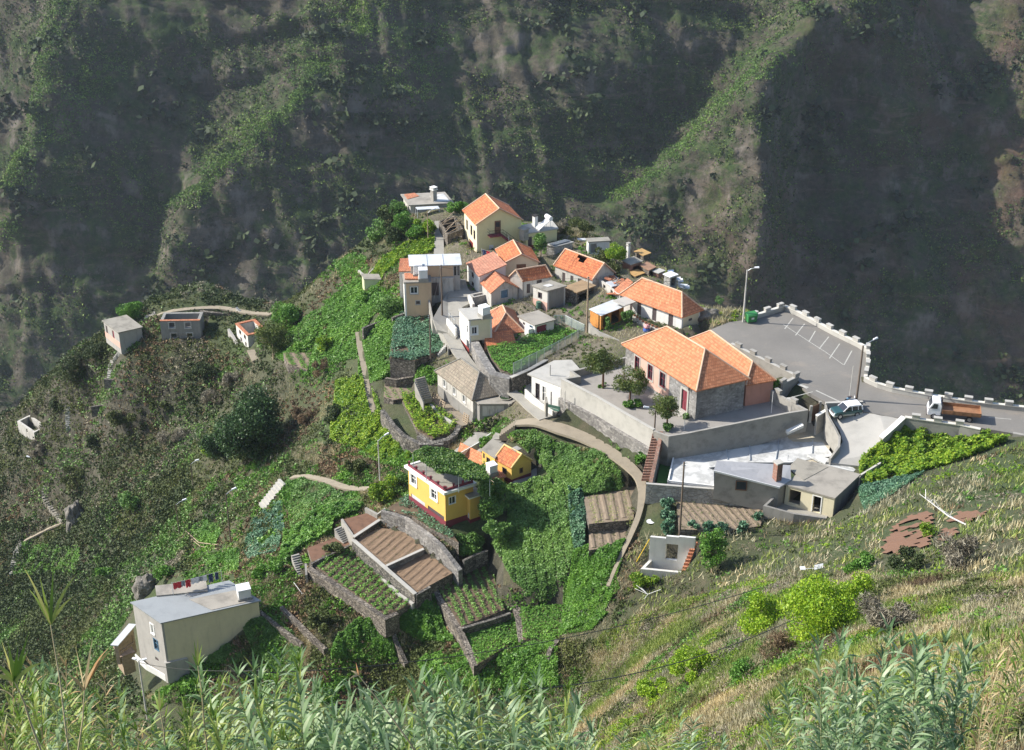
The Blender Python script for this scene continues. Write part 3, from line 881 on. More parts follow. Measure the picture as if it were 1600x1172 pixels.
line([(1180,480,10),(1120,400,20),(1080,320,16)],3)
line([(100,440,-10),(60,520,-14),(120,600,-24)],3); line([(350,400,2),(420,430,0)],2); line([(1500,560,-22),(1350,560,-26),(1200,560,-20)],3)
ML = np.array(ML)
ML[:, 2] *= np.interp(ML[:, 0], [0, 60, 120, 850, 1000, 1150], [.8, .62, .5, .5, .62, .85])
ab = np.array([onM(p[0], p[1]) for p in ML])
mp_ = np.c_[ab, ML[:, 2]]
brd = [(x, y, -10) for x in (-420, -240, 0, 240, 420) for y in (-240, 320)]+[(x, y, -10) for x in (-420, 420) for y in (-100, 60, 200)]
mp_ = np.r_[mp_, np.array(brd, float)]
wm = tps_fit(mp_, 3.)
MS = 1.7
ma = np.arange(-430, 430.1, MS); mb_ = np.arange(-220, 330.1, MS)
MA, MBB = np.meshgrid(ma, mb_)
D_ = tps_eval(mp_, wm, np.stack([MA.ravel(), MBB.ravel()], 1))
fr1 = np.array([mn.fractal(Vector((a*.012, b*.012, 1)), 1., 2., 6) for a, b in zip(MA.ravel(), MBB.ravel())])
rid = np.array([mn.ridged_multi_fractal(Vector((a*.035+b*.008, b*.009, 7)), .9, 2.1, 5, 1., 2.) for a, b in zip(MA.ravel(), MBB.ravel())])
led = np.array([mn.fractal(Vector((a*.010, b*.09, 3)), 1., 2., 4) for a, b in zip(MA.ravel(), MBB.ravel())])
fin = np.array([mn.fractal(Vector((a*.11, b*.08, 13)), 1., 2., 4) for a, b in zip(MA.ravel(), MBB.ravel())])
flu = np.array([mn.ridged_multi_fractal(Vector((a*.11+b*.02, b*.022, 21)), .9, 2.0, 3, 1., 2.) for a, b in zip(MA.ravel(), MBB.ravel())])
wob = np.array([mn.fractal(Vector((a*.012, b*.02, 31)), 1., 2., 3) for a, b in zip(MA.ravel(), MBB.ravel())])
saw = ((MBB.ravel()+MA.ravel()*.06+wob*22) % 24)/24          # hard beds standing out as ledges
bed = np.where(saw < .78, saw/.78, (1-saw)/.22)
bw = np.clip(wob*1.5+.55, 0, 1)
D_ = D_+fr1*5.5+(rid-1)*3.4+led*2.5+fin*1.8+(flu-1)*1.8-bed*bw*4.5
VM = O_M+MA.ravel()[:, None]*np.array([1, 0, 0])+MBB.ravel()[:, None]*bM+D_[:, None]*nM
my, mx = MA.shape; I = np.arange(my*mx).reshape(my, mx)
def hill_mat():
    m = bpy.data.materials.new('mountain_side'); t, b = nt(m)
    n1 = noise_tex(t, .012, 6, .6); n2 = noise_tex(t, .06, 8, .78); n3 = noise_tex(t, .32, 6, .78); st = noise_tex(t, .05, 6, .7, stretch=(1.5, 1, 1.0))
    veg = ramp(t, n3, [(.3, (.015, .027, .010)), (.5, (.035, .058, .018)), (.7, (.075, .105, .03))])
    dry = ramp(t, n3, [(.3, (.03, .027, .02)), (.6, (.08, .07, .052)), (.8, (.15, .13, .10))])
    rock = ramp(t, st, [(.3, (.035, .03, .026)), (.5, (.08, .07, .055)), (.70, (.17, .15, .125))])
    v = mix(t, ramp(t, n2, [(.44, (0, 0, 0)), (.56, (1, 1, 1))]), veg, dry)
    mm = mix(t, ramp(t, st, [(.50, (0, 0, 0)), (.60, (1, 1, 1))]), v, rock)
    bn = noise_tex(t, .11, 7, .72, stretch=(.3, .6, 2.6))
    mm = mix(t, ramp(t, bn, [(.54, (0, 0, 0)), (.62, (.8,)*3), (.68, (0, 0, 0))]), mm, mix(t, n3, (.07, .05, .036), (.20, .165, .125)))
    geo = add(t, 'ShaderNodeNewGeometry'); sp_ = add(t, 'ShaderNodeSeparateXYZ'); t.links.new(geo.outputs['Normal'], sp_.inputs[0])
    mm = mix(t, ramp(t, sp_.outputs[2], [(.50, (1, 1, 1)), (.74, (0, 0, 0))]), v, mm)
    # redder earth to the right
    po = add(t, 'ShaderNodeTexCoord'); s2 = add(t, 'ShaderNodeSeparateXYZ'); t.links.new(po.outputs['Object'], s2.inputs[0])
    r_ = ramp(t, n1, [(.45, (0, 0, 0)), (.62, (1, 1, 1))])
    mr = add(t, 'ShaderNodeMapRange'); mr.inputs[1].default_value = 60; mr.inputs[2].default_value = 200; t.links.new(s2.outputs[0], mr.inputs[0])
    ml = add(t, 'ShaderNodeMath', operation='MULTIPLY'); t.links.new(mr.outputs[0], ml.inputs[0]); t.links.new(r_, ml.inputs[1])
    ml2 = add(t, 'ShaderNodeMath', operation='MULTIPLY'); t.links.new(ml.outputs[0], ml2.inputs[0]); ml2.inputs[1].default_value = .75
    mm = mix(t, ml2.outputs[0], mm, mix(t, n3, (.07, .035, .025), (.16, .085, .06)))
    t.links.new(mm, b.inputs['Base Color']); b.inputs['Roughness'].default_value = .95; b.inputs['Specular IOR Level'].default_value = .2
    bump(t, b, n3, .9, 1.2)
    return m
hl = fastmesh('mountain', VM, np.stack([I[:-1, :-1], I[:-1, 1:], I[1:, 1:], I[1:, :-1]], -1).reshape(-1, 4), hill_mat(), off=tuple(O_M), smooth=True)
tag(hl, kind='structure')
# scrub over the mountain side: tufts of leaves on the real surface
DG_ = D_.reshape(MA.shape)
def msurf(a, b):
    x = np.clip((a-ma[0])/MS, 0, len(ma)-1.01); y = np.clip((b-mb_[0])/MS, 0, len(mb_)-1.01); i = x.astype(int); j = y.astype(int); fx = x-i; fy = y-j
    d = DG_[j, i]*(1-fx)*(1-fy)+DG_[j, i+1]*fx*(1-fy)+DG_[j+1, i]*(1-fx)*fy+DG_[j+1, i+1]*fx*fy
    return O_M+a[:, None]*np.array([1, 0, 0])+b[:, None]*bM+d[:, None]*nM
def m_scrub(name, n, mat, size, cut, per=7, seed=1, spread=1.0):
    rg = np.random.default_rng(seed)
    a = rg.uniform(-310, 310, n*3); b = rg.uniform(-150, 235, n*3)
    dens = np.array([mn.fractal(Vector((x*.02, y*.028, seed*3.)), 1., 2., 5) for x, y in zip(a, b)])
    keep = np.where(dens > cut)[0][:n]; a, b = a[keep], b[keep]
    P = msurf(a, b)
    s = rg.uniform(.6, 1.4, len(P))**1.5*size
    C = np.repeat(P, per, 0)+rg.normal(size=(len(P)*per, 3))*np.repeat(s, per)[:, None]*[.5, .5, .35]*spread+np.repeat(s, per)[:, None]*np.array([0, -.1, .3])
    V, Q = leaves(C, np.repeat(s, per)*rg.uniform(.5, 1.1, len(C)), .35, .75, rg)
    o = fastmesh(name, V, Q, mat, off=tuple(O_M)); tag(o, kind='stuff'); return o
M_ms = leafmat('mountain_scrub', [(.013, .028, .010), (.035, .065, .015), (.085, .135, .026), (.16, .23, .045)], .1, .7, .02)
M_md = leafmat('mountain_dry', [(.05, .04, .03), (.08, .07, .05), (.13, .12, .09)], .0, .8, .02)
m_scrub('mountain_shrubs', 70000, M_ms, .85, -.02, 6, 1)
m_scrub('mountain_dry_scrub', 26000, M_md, .75, -.05, 6, 2)
m_scrub('mountain_dark_trees', 1500, leafmat('mountain_tree', [(.012, .022, .010), (.03, .05, .018), (.045, .07, .022)], .1, .7, .02), 3.0, .25, 26, 3, 1.1)

# bright grass growing along the ridge crests
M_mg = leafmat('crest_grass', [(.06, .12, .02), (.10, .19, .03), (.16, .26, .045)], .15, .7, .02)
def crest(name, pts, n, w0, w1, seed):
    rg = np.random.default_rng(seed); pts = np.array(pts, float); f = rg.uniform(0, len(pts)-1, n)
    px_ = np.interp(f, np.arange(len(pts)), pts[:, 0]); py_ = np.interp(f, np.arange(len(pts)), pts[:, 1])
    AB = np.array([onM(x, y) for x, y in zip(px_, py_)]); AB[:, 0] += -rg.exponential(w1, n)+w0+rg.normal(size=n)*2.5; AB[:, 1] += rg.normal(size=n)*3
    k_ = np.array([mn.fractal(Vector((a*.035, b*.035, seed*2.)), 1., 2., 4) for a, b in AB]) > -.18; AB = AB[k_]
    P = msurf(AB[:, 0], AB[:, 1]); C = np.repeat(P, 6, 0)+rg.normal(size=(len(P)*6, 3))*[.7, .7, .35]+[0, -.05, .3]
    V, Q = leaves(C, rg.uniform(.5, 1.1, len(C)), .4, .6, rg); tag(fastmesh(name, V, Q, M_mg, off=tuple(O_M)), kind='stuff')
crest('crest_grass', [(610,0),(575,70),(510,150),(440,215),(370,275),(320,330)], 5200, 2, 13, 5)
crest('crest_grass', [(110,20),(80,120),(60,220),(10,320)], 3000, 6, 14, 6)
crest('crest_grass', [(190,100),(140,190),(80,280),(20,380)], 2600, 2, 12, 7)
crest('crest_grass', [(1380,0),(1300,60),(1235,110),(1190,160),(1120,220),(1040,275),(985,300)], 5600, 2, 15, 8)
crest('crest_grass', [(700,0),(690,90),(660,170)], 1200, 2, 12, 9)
# ================================================================ the village
def HH(k, name, label, cat, B, A, C, top, zb=None, **kw):
    """all points in crop k: B = foot of the nearest corner, top = row of its eave, A / C = eave corners left / right"""
    return House(name, label, cat, c(k, *B), c(k, *A), c(k, *C), c(k, 0, top)[1], zb=zb, **kw)

# ---- pale yellow gabled house at the top of the village
h = HH('a', 'gabled_house', 'tall pale yellow house with orange gabled roof, outside stair and balcony', 'house', (775, 650), (668, 258), (1142, 335), 375, zb=-2.6, wall=M_pyel)
h.walls([('L', .12, .26, .46, .74, 'win', M_shut), ('L', .36, .50, .48, .78, 'win', M_shut), ('L', .72, .84, .50, .80, 'win', M_shut), ('L', .30, .62, .0, .30, 'door', M_red),
         ('R', .27, .38, .02, .33, 'door', M_frame)], sidemats={'L': M_cream})  # left wall gets a paler cream: its sunlight put into the paint
h.pitched('u', 2.1, M_tile, .25, cap=M_cap)
h.band('L', -.2, .10, M_orw); h.band('R', -.2, .16, M_orw)
O, d, L, n = h.side('R')
# upper door in the gable, balcony and the outside stair
q = O+d*L*.40+n*.05+np.array([0, 0, h.h*.66])
dr = MB().obox(q, d*.95, -n*.1, [0, 0, 2.05]).build('door', M_brown, h.root)
MB().obox(q+d*.15+n*.012+np.array([0, 0, 1.05]), d*.62, -n*.05, [0, 0, .8]).build('pane', M_glass, dr)
zb_ = h.h*.66
bal = MB().obox(O+d*L*.24+n*1.05+np.array([0, 0, zb_-.16]), d*L*.30, -n*1.05, [0, 0, .14]).build('balcony', M_maroon, h.root)
r = MB()
e0 = O+d*L*.24+n*1.0+np.array([0, 0, zb_]); e1 = O+d*L*.54+n*1.0+np.array([0, 0, zb_]); e2 = O+d*L*.93+n*1.0+np.array([0, 0, zb_*.32])
for z in (.45, .9): r.tube([e0-n*.95+[0, 0, z], e0+[0, 0, z], e1+[0, 0, z], e2+[0, 0, z]], .025, 5)
for f in np.linspace(0, 1, 5): p = e0+(e1-e0)*f; r.tube([p, p+[0, 0, .9]], .02, 5)
for f in np.linspace(0, 1, 6): p = e1+(e2-e1)*f; r.tube([p, p+[0, 0, .9]], .02, 5)
r.build('railing', M_dark, h.root)
st = MB(); ns = 13
for i in range(ns):
    f = i/ns; p = O+d*L*(.54+.39*f)+n*1.05; z = zb_-.16+(zb_*.32-zb_)*(i+1)/ns
    st.obox(p+[0, 0, z-.16], d*L*.39/ns, -n*1.05, [0, 0, .3])
st.build('outside_stair', M_maroon, h.root)
MB().tube([e0+d*3+[0, 0, -.2], e0+d*3+[0, 0, -zb_]], .05, 6).build('post', M_frame, h.root)
A1 = h
# annex with solar heater
h2 = HH('a', 'flat_annex', 'pale yellow flat roofed annex carrying the tilted solar water heater', 'annex', (1185, 600), (1140, 395), (1440, 415), 455, zb=-2.0, wall=M_pyel)
h2.walls([('R', .04, .18, .1, .8, 'shut')]); h2.flat(M_concl, .2); h2.band('R', 0, .3, M_red)
p = h2.onroof(.3, .35)
sh = thing('solar_water_heater', Vector(p), 'solar water heater of tilted panel and white drum on the flat annex roof', 'solar heater')
dv, du = h2.v, h2.u
MB().poly(*(lambda a, w_, e_: ([a, a+w_, a+w_+e_, a+e_, a+np.array([0, 0, -.1]), a+w_-[0, 0, .1], a+w_+e_-[0, 0, .1], a+e_-[0, 0, .1]], [[0, 1, 2, 3], [7, 6, 5, 4], [0, 4, 5, 1], [1, 5, 6, 2], [2, 6, 7, 3], [3, 7, 4, 0]]))(p+np.array([0, 0, .25]), -du*1.0*0+np.array([.55, -1.0, 0]), np.array([1.7, .9, 1.25]))).build('panel', M_metalw, sh)
MB().tube([p+np.array([1.65, .95, 1.75]), p+np.array([2.35, -.25, 1.75])], .36, 12).build('drum', M_plast, sh, smooth=False)
fr_ = MB(); 
for q_ in ([1.7, .9, 0], [2.25, -.1, 0]): fr_.tube([p+np.array(q_)-[0, 0, .1], p+np.array(q_)+[0, 0, 1.5]], .03, 5)
fr_.build('stand', M_metal, sh)
chimney(h2.onroof(.55, .38)-[0, 0, .05], 'white chimney with dark cap behind the solar heater', 1.9, .6, M_white, capmat=M_dark, pot=False)
chimney(h2.onroof(.1, -.06)-[0, 0, .9], 'grey block chimney between gabled house and its annex', 1.5, 1.0, M_conc, pot=False)

# ---- top left farm house with old concrete roof
h = HH('a', 'old_flat_house', 'weathered low house with grey concrete roof at the far tip of the village', 'house', (222, 290), (160, 138), (560, 200), 218, zb=-1.5, wall=M_oldw, ze=None)
h.walls([('R', .1, .2, .15, .8, 'shut')]); h.flat(M_roofc, .35)
chimney(h.onroof(.25, .62), 'tall stone chimney with white cap on the far farmhouse roof', 1.9, .75, M_conc, capmat=M_white)
o = MB().prism([p+np.array([0, 0, .08]) for p in (h.onroof(.5, .02), h.onroof(1.0, .02), h.onroof(1.1, .3), h.onroof(.75, .35))], .07).build('roof_patch', M_tileo, h.roof)
o = MB().prism([p+np.array([0, 0, .06]) for p in (h.onroof(.1, .6), h.onroof(.1, .98), h.onroof(.9, .98), h.onroof(.7, .6))], .05).build('roof_patch', M_white_slab, h.roof)
p0 = W(*c('a', 255, 240), -.2)
o = MB().obox(W(*c('a', 262, 235), .1), h.v*3.6, -h.u*1.2, [0, 0, .06]); q = W(*c('a', 262, 235), .1)
for a, b in ((0, 0), (3.5, 0), (0, 1.1), (3.5, 1.1)): o.tube([q+h.v*a-h.u*b, q+h.v*a-h.u*b-[0, 0, 2.2]], .05, 5)
tag(o.build('sheet_canopy', M_metalw), 'white sheet canopy in front of the far farmhouse', 'canopy')
# ruined barn of poles and stones by the lane
h = HH('a', 'tumbledown_barn', 'roofless stone barn with fallen roof poles beside the lane', 'ruin', (530, 560), (490, 345), (660, 400), 460, zb=-2.0, wall=M_stoneb)
h.walls([('R', .2, .9, 0, .5, 'open')], name='stone_wall')
b_ = MB()
for i in range(9):
    a = rnd.random()
    b_.tube([h.at(a, rnd.uniform(-.1, .3), h.h+rnd.uniform(0, .3)), h.at(min(1.2, a+rnd.uniform(-.2, .4)), rnd.uniform(.7, 1.2), h.h+rnd.uniform(.1, .9))], .07, 5)
b_.build('roof_pole', M_wood, h.root)

# ---- small orange gabled house
h = HH('a', 'gabled_cottage', 'cream cottage with bright orange gabled roof just below the tall yellow house', 'house', (1000, 860), (938, 588), (1285, 690), 700, zb=-3.0, wall=M_cream)
h.walls([('R', .36, .64, .62, .92, 'shut', M_brown)]); h.pitched('u', 1.3, M_tile, .22)
# ---- white house, salmon roof
h = HH('a', 'white_house', 'white two-storey house with faded salmon low roof facing the lane', 'house', (795, 955), (692, 703), (1012, 768), 808, wall=M_white, zb=-3.1)
h.walls([('L', .46, .62, .55, .82, 'win', M_shut), ('L', .46, .62, .06, .28, 'win', M_shut)]); h.pitched('shedL', 1.0, M_tiles_, .15, cap=None)
# ---- small house with blue door
h = HH('a', 'blue_door_cottage', 'old whitewashed cottage with worn tile roof and blue door', 'house', (893, 1060), (803, 853), (1112, 900), 945, wall=M_oldw, zb=-3.5)
h.walls([('R', .37, .63, .42, 1.0, 'door', M_blue)]); h.pitched('u', 1.35, M_tileo, .18, cap=None)
h.surround('R', .37, .63, .42, 1.0, M_metal, .12, sill=False)
# ---- orange roofed house, the shadow on its left wall coloured in as grey
h = HH('a', 'shaded_side_house', 'house with orange tile roof and gable wall greyed for its shadow behind blue door cottage', 'house', (1152, 985), (1052, 812), (1388, 808), 845, zb=-2.8, wall=M_whited)
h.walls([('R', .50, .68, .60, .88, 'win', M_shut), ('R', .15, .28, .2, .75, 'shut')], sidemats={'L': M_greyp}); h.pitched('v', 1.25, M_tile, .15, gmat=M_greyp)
# ---- washing line by the yellow house
def laundry(name, label, p, q, items, hang=1.0):
    t = thing(name, Vector(p), label, 'washing line')
    p, q = np.asarray(p, float), np.asarray(q, float)
    MB().tube([p, (p+q)/2-[0, 0, .08], q], .012, 5).build('line', M_frame, t)
    for e in (p, q): MB().tube([e-[0, 0, 1.7], e+[0, 0, .1]], .03, 6).build('post', M_metal, t)
    d = q-p; L = np.linalg.norm(d); d /= L
    for a, w_, hh, col in items:
        m = simple('cloth_%s' % col[0], col[1], .9, var=.2)
        nn = np.array([-d[1], d[0], 0]); mb = MB(); N = 6
        ring = []
        for i in range(N+1):
            for j in range(4): ring.append(p+d*(a*L+w_*i/N)+nn*.06*math.sin(i*2.1+j*.7)-[0, 0, .04+hh*j/3*(1+.06*math.sin(i*1.7))])
        f = [[i*4+j, (i+1)*4+j, (i+1)*4+j+1, i*4+j+1] for i in range(N) for j in range(3)]
        mb.poly(ring, f).build('garment', m, t)
    return t
CR, CD, CB, CW, CG = ('red', (.5, .03, .04)), ('navy', (.03, .05, .12)), ('blue', (.08, .14, .40)), ('white', (.7, .7, .72)), ('grey', (.3, .32, .36))
z0 = -2.6+1.9
laundry('washing_line', 'washing line with red and navy clothes beneath the yellow house stair', W(*c('a', 812, 580), z0+.5), W(*c('a', 955, 620), z0+.2),
        [(.05, .6, .9, CD), (.28, .6, .8, CR), (.5, .7, 1.2, CD), (.75, .6, 1.2, CB)])
# small drop wall and pen below
wallrun('yard_wall', 'low white-ended yard wall with dark top beside the lane', cs('a', [(705, 960, -2.2), (745, 1040, -2.3)]), 2.4, .35, M_whited)
h = HH('a', 'walled_pen', 'grey block pen with dark coping below the white house', 'pen', (745, 1070), (712, 958), (858, 960), 985, wall=M_greyp, zb=-4.2, th_=.3)
h.walls([]); h.band('LRKJ', .97, 1.0, M_dark, .02, 'coping')

# ---- the tan group by the lane
h = HH('a', 'tin_roofed_house', 'long peach and grey house under a flat pale metal roof', 'house', (232, 975), (216, 640), (632, 712), 722, wall=M_greyp, zt=1.2)
h.walls([('R', .88, .92, .66, .95, 'win', M_dark), ('R', .95, .985, .66, .95, 'win', M_dark)], sidemats={})
O, d, L, n = h.side('R')
MB().obox(O+d*L*.30+n*.03+np.array([0, 0, h.h*.63]), d*L*.56, -n*.026, [0, 0, h.h*.36]).build('upper_render', M_tan, h.root)
MB().obox(O+d*L*.36+n*.35+np.array([0, 0, -1.0]), d*L*.50, -n*.345, [0, 0, h.h*.63+.9]).build('lower_wall', M_oldw, h.root)
dd_ = MB().obox(O+d*L*.42+n*.42+np.array([0, 0, .25]), d*.95, -n*.06, [0, 0, 2.0]).build('door', M_shut, h.root)
h.flat(M_metalw, .25, .1)
for f in (.33, .66): MB().obox(h.at(-.0, f, h.h+.102)-h.u*.2, h.u*(h.Lu+.3), h.v*.08, [0, 0, .05]).build('sheet_joint', M_metal, h.roof)
h = HH('a', 'tan_box_house', 'tan painted box house with framed window and two white tanks on its terrace roof', 'house', (176, 1098), (158, 800), (392, 862), 868, wall=M_tan, zb=-4.9)
h.walls([('R', .22, .50, .62, .88, 'win', M_frame), ('R', .42, .56, .24, .36, 'shut')], sidemats={'L': M_white}); h.flat(M_roofc, .08, .2)
h.surround('R', .22, .50, .62, .88, M_greyp, .12)
h.surround('R', .42, .56, .24, .36, M_greyp, .12)
MB().prism([p+np.array([0, 0, .25]) for p in (h.onroof(.25, .05), h.onroof(.95, .05), h.onroof(.9, .55), h.onroof(.2, .6))], .24).build('tiled_patch', M_tileo, h.roof)
watertank(h.onroof(.2, .72), .1, (1.25, 1.25, 1.2), 'nearer white water tank on the tan box house')
watertank(h.onroof(.72, .55), .1, (1.25, 1.1, 1.3), 'farther white water tank on the tan box house')
h = HH('a', 'lean_to', 'small white lean-to with red tile roof left of the tan house', 'outbuilding', (134, 960), (140, 700), (228, 765), 770, wall=M_white, zb=-4.0)
h.walls([]); h.pitched('shedR', .6, M_tileo, .1, cap=None)
h = HH('m', 'green_hut', 'small pale green block hut among the terraces', 'hut', (795, 330), (775, 205), (900, 240), 238, wall=M_greenp)
h.walls([]); h.flat(M_concd, .08, .12)

# ---- white flat roofed house with red plinth
h = HH('c', 'flat_roofed_house', 'white flat roofed house with cream tinted shaded side and red plinth on the village lane', 'house', (605, 592), (520, 238), (792, 308), 325, wall=M_white, zb=-5.0)
h.walls([('R', .10, .36, .56, .80, 'win', M_frame), ('L', .08, .25, .55, .82, 'win', M_frame), ('R', .1, .9, -.1, .36, 'open'), ('L', .05, .3, .0, .34, 'open')], sidemats={'R': M_cream})  # right wall tinted cream, the dimmer light on it put into the colour
h.surround('R', .10, .36, .56, .80, M_frame, .14)
h.flat(M_concl, .12, .2); h.band('L', -.4, .12, M_red)
watertank(h.onroof(.12, .72, 0), .55, (1.2, 1.2, 1.0), 'white water tank on the flat house roof by the lane')
g = frame_of(c('c', 600, 590), c('c', 475, 290), c('c', 640, 580), -5.0, c('c', 0, 470)[1], -2.6)
O, d, L, n = h.side('L')
wallrun('terrace_parapet', 'white terrace parapet with dark red base beside the flat roofed house', [tuple(O+d*L*1.0+n*.5+[0, 0, 2.2]), tuple(O+d*(L+3.4)+n*.5+[0, 0, 2.2])], 3.6, .25, M_white, world=True)
r = MB()
for i in range(4):
    p = O+d*(L+.3+i*.9)+n*.5+np.array([0, 0, 2.2]); r.tube([p, p+[0, 0, 1.4]], .035, 5)
r.tube([O+d*(L+.3)+n*.5+[0, 0, 3.2], O+d*(L+3.0)+n*.5+[0, 0, 3.2]], .025, 5)
tag(r.build('terrace_railing', M_metal), 'thin metal railing on the terrace of the flat roofed house', 'railing')
# hip roofed neighbour and lower tiled shed
h = HH('c', 'hipped_house', 'low cream house with worn red hipped roof next to the flat roofed house', 'house', (815, 475), (745, 268), (1048, 405), 430, wall=M_cream, zb=-4.0)
h.walls([]); h.pitched('hip', 1.9, M_tileo, .25)
h = HH('c', 'tiled_shed', 'low red tiled lean-to between stone ramp and potato plot', 'shed', (760, 590), (728, 472), (985, 512), 545, wall=M_pink, zb=-4.3)
h.walls([]); h.pitched('shedR', .55, M_tile, .12, cap=None)
# small white flat hut
h = HH('c', 'white_hut', 'small white hut with mossy flat roof at the potato plot', 'hut', (1150, 435), (1018, 294), (1308, 322), 366, wall=M_white, zb=-3.2)
h.walls([('L', .62, .76, .35, .65, 'shut'), ('L', .14, .34, .1, .75, 'win', M_blue), ('R', .08, .62, .0, .8, 'door', M_maroon)]); h.flat(M_roofc, .18, .16)
MB().obox(h.P-h.v*.9+h.u*.2+[0, 0, -.4], h.u*.9, h.v*.7, [0, 0, 1.2]).build('wash_trough', M_white, h.root)
# ---- white and pink hut
h = HH('b', 'pink_based_hut', 'white hut with pink base, square dark window and rough flat roof', 'hut', (187, 780), (70, 572), (338, 575), 615, wall=M_whited, zb=-3.2)
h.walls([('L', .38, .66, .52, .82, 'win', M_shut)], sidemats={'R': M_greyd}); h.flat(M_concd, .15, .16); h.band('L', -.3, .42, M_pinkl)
MB().prism([p+np.array([0, 0, .05]) for p in (h.onroof(.35, .3), h.onroof(.35, .6), h.onroof(.65, .62), h.onroof(.65, .25))], .04).build('roof_patch', M_white_slab, h.roof)
p = h.at(.45, -.12, .9)
t = thing('green_drum', Vector(p-[0, 0, .9]), 'dull green drum standing against the pink wall', 'drum')
M_drum = simple('drum_green', (.06, .14, .10), .6)
MB().lathe(p-[0, 0, .9], [(.38, 0), (.38, .35), (.40, .37), (.38, .4), (.38, .8), (.40, .82), (.38, .85), (.38, 1.2)], 16).build('drum_body', M_drum, t)
MB().lathe(p+[0, 0, .301], [(.36, 0), (.36, .03), (.1, .05)], 16).build('lid', M_drum, t)
# brown roofed shed
h = HH('b', 'brown_roofed_shed', 'open fronted shed with flat earthy brown roof by the wooden pole', 'shed', (432, 735), (335, 585), (578, 572), 625, wall=M_stoneb, zb=-2.9)
h.walls([('R', .1, .95, .0, .78, 'open')]); h.flat(simple('earth_roof', (.30, .21, .12), .95, var=.3, scale=.6), .2, .15)
# broken roofed house
h = HH('b', 'broken_roof_house', 'long old house with orange tile roof caved in at the middle', 'house', (560, 640), (252, 392), (742, 458), 510, wall=M_oldw, zb=-2.8)
h.walls([('L', .72, .80, .1, .7, 'shut'), ('L', .28, .38, .15, .7, 'shut'), ('L', .5, .58, .1, .7, 'shut')])
h.pitched('u', 1.9, M_tile, .2, hole=(0, {(6, 5), (7, 5), (7, 4), (6, 4), (8, 5)}, 7))
# roof fallen ruin
h = HH('b', 'collapsed_house', 'ruined house with collapsed tile roof and rubble between two roofed houses', 'ruin', (790, 700), (600, 500), (900, 590), 640, wall=M_oldw, zb=-1.7)
h.walls([('L', .3, .4, .2, .75, 'open'), ('L', .62, .72, .2, .75, 'open')], name='ruined_wall')
rb = MB()
for i in range(26):
    a, b = rnd.random(), rnd.random()
    p = h.at(a, b, h.h*.55+rnd.random()*.7*(1-abs(b-.5)))
    w_ = rnd.uniform(.5, 1.5); an = rnd.uniform(0, 3)
    ax = np.array([math.cos(an), math.sin(an), rnd.uniform(-.4, .4)])*w_; ay = np.array([-math.sin(an), math.cos(an), rnd.uniform(-.3, .3)])*w_*.6
    rb.obox(p, ax, ay, [0, 0, .12])
rb.build('fallen_roof', M_tileo, h.root)
bm_ = MB()
for i in range(8):
    a, b = rnd.random(), rnd.random()*.6
    bm_.tube([h.at(a, b, h.h*.7), h.at(a+rnd.uniform(-.1, .1), b+.5, h.h+.4)], .08, 5)
bm_.build('broken_rafter', M_wood, h.root)
MB().prism([h.at(.35, .0, h.h+.3), h.at(.35, .9, h.h*.9), h.at(.62, .9, h.h*.9), h.at(.62, .0, h.h+.3)], .15).build('loose_sheet', M_metalw, h.root)
MB().prism([h.at(-.02, .0, h.h+.12), h.at(-.02, .95, h.h+1.1), h.at(.22, .95, h.h+1.1), h.at(.25, .0, h.h+.12)], .14).build('roof_remnant', M_tileo, h.root)
# ---- white hip roofed house
h = HH('b', 'hip_roofed_house', 'long white house with pale orange hipped roof and dark doors onto a patio', 'house', (1300, 965), (818, 622), (1462, 748), 803, wall=M_white, zb=-1.6)
h.walls([('L', .14, .22, .05, .78, 'door', M_shut), ('L', .42, .49, .12, .80, 'shut', M_shut), ('L', .68, .75, .16, .82, 'shut', M_shut), ('L', .83, .87, .2, .8, 'shut'),
         ('R', .38, .58, .48, .62, 'shut')], sidemats={'R': M_cream})  # shade on the right end put into its wall colour as cream
h.pitched('hip', 2.1, M_tilep, .35, cap=M_cap); HIPH = h
# patio: tin canopy with orange boards
t0 = thing('patio_shelter', Vector(W(*c('b', 620, 920), -1.7)), 'lean-to shelter with pale metal roof and orange boarded sides', 'shelter')
fr = frame_of(c('b', 632, 925), c('b', 545, 765), c('b', 825, 740), -1.7, c('b', 0, 815)[1])
hs = House('x', '', '', None, None, None, None, fr=fr, wall=M_orw, parent=t0, dig=.2, th_=.08)
hs.walls([('R', .1, .3, 0, .9, 'open'), ('R', .45, .8, 0, .9, 'open')], name='boarding')
hs.flat(M_metalw, .15, .06)
t1 = MB().prism([W(*c('b', 730, 690), 1.0), W(*c('b', 830, 735), 1.0), W(*c('b', 925, 700), 1.0), W(*c('b', 835, 655), 1.0)], .12).build('concrete_awning', M_concl)
tag(t1, 'pale concrete awning linking shelter and white house', 'awning')
wallrun('patio_wall', 'curved concrete patio wall with a stepped top beside the pole', cs('b', [(530, 862, -.9), (560, 905, -1.1), (620, 950, -1.3), (760, 1010, -1.4), (860, 1060, -1.3)]), 2.6, .25, M_conc)
wallrun('planter_wall', 'low patio wall lined with potted plants along the white house', cs('b', [(905, 815, -.5), (1000, 880, -.5), (1180, 955, -.5)]), 1.5, .3, M_concl)
M_pot = simple('terracotta', (.30, .14, .08), .8); M_potl = leafmat('pot_leaf', [(.03, .07, .02), (.07, .13, .04)])
pa, pb = W(*c('b', 905, 815), -.5), W(*c('b', 1180, 955), -.5)
pm = np.array([W(*c('b', 905, 815), -.5), W(*c('b', 1000, 880), -.5), W(*c('b', 1180, 955), -.5)])
pot0 = None
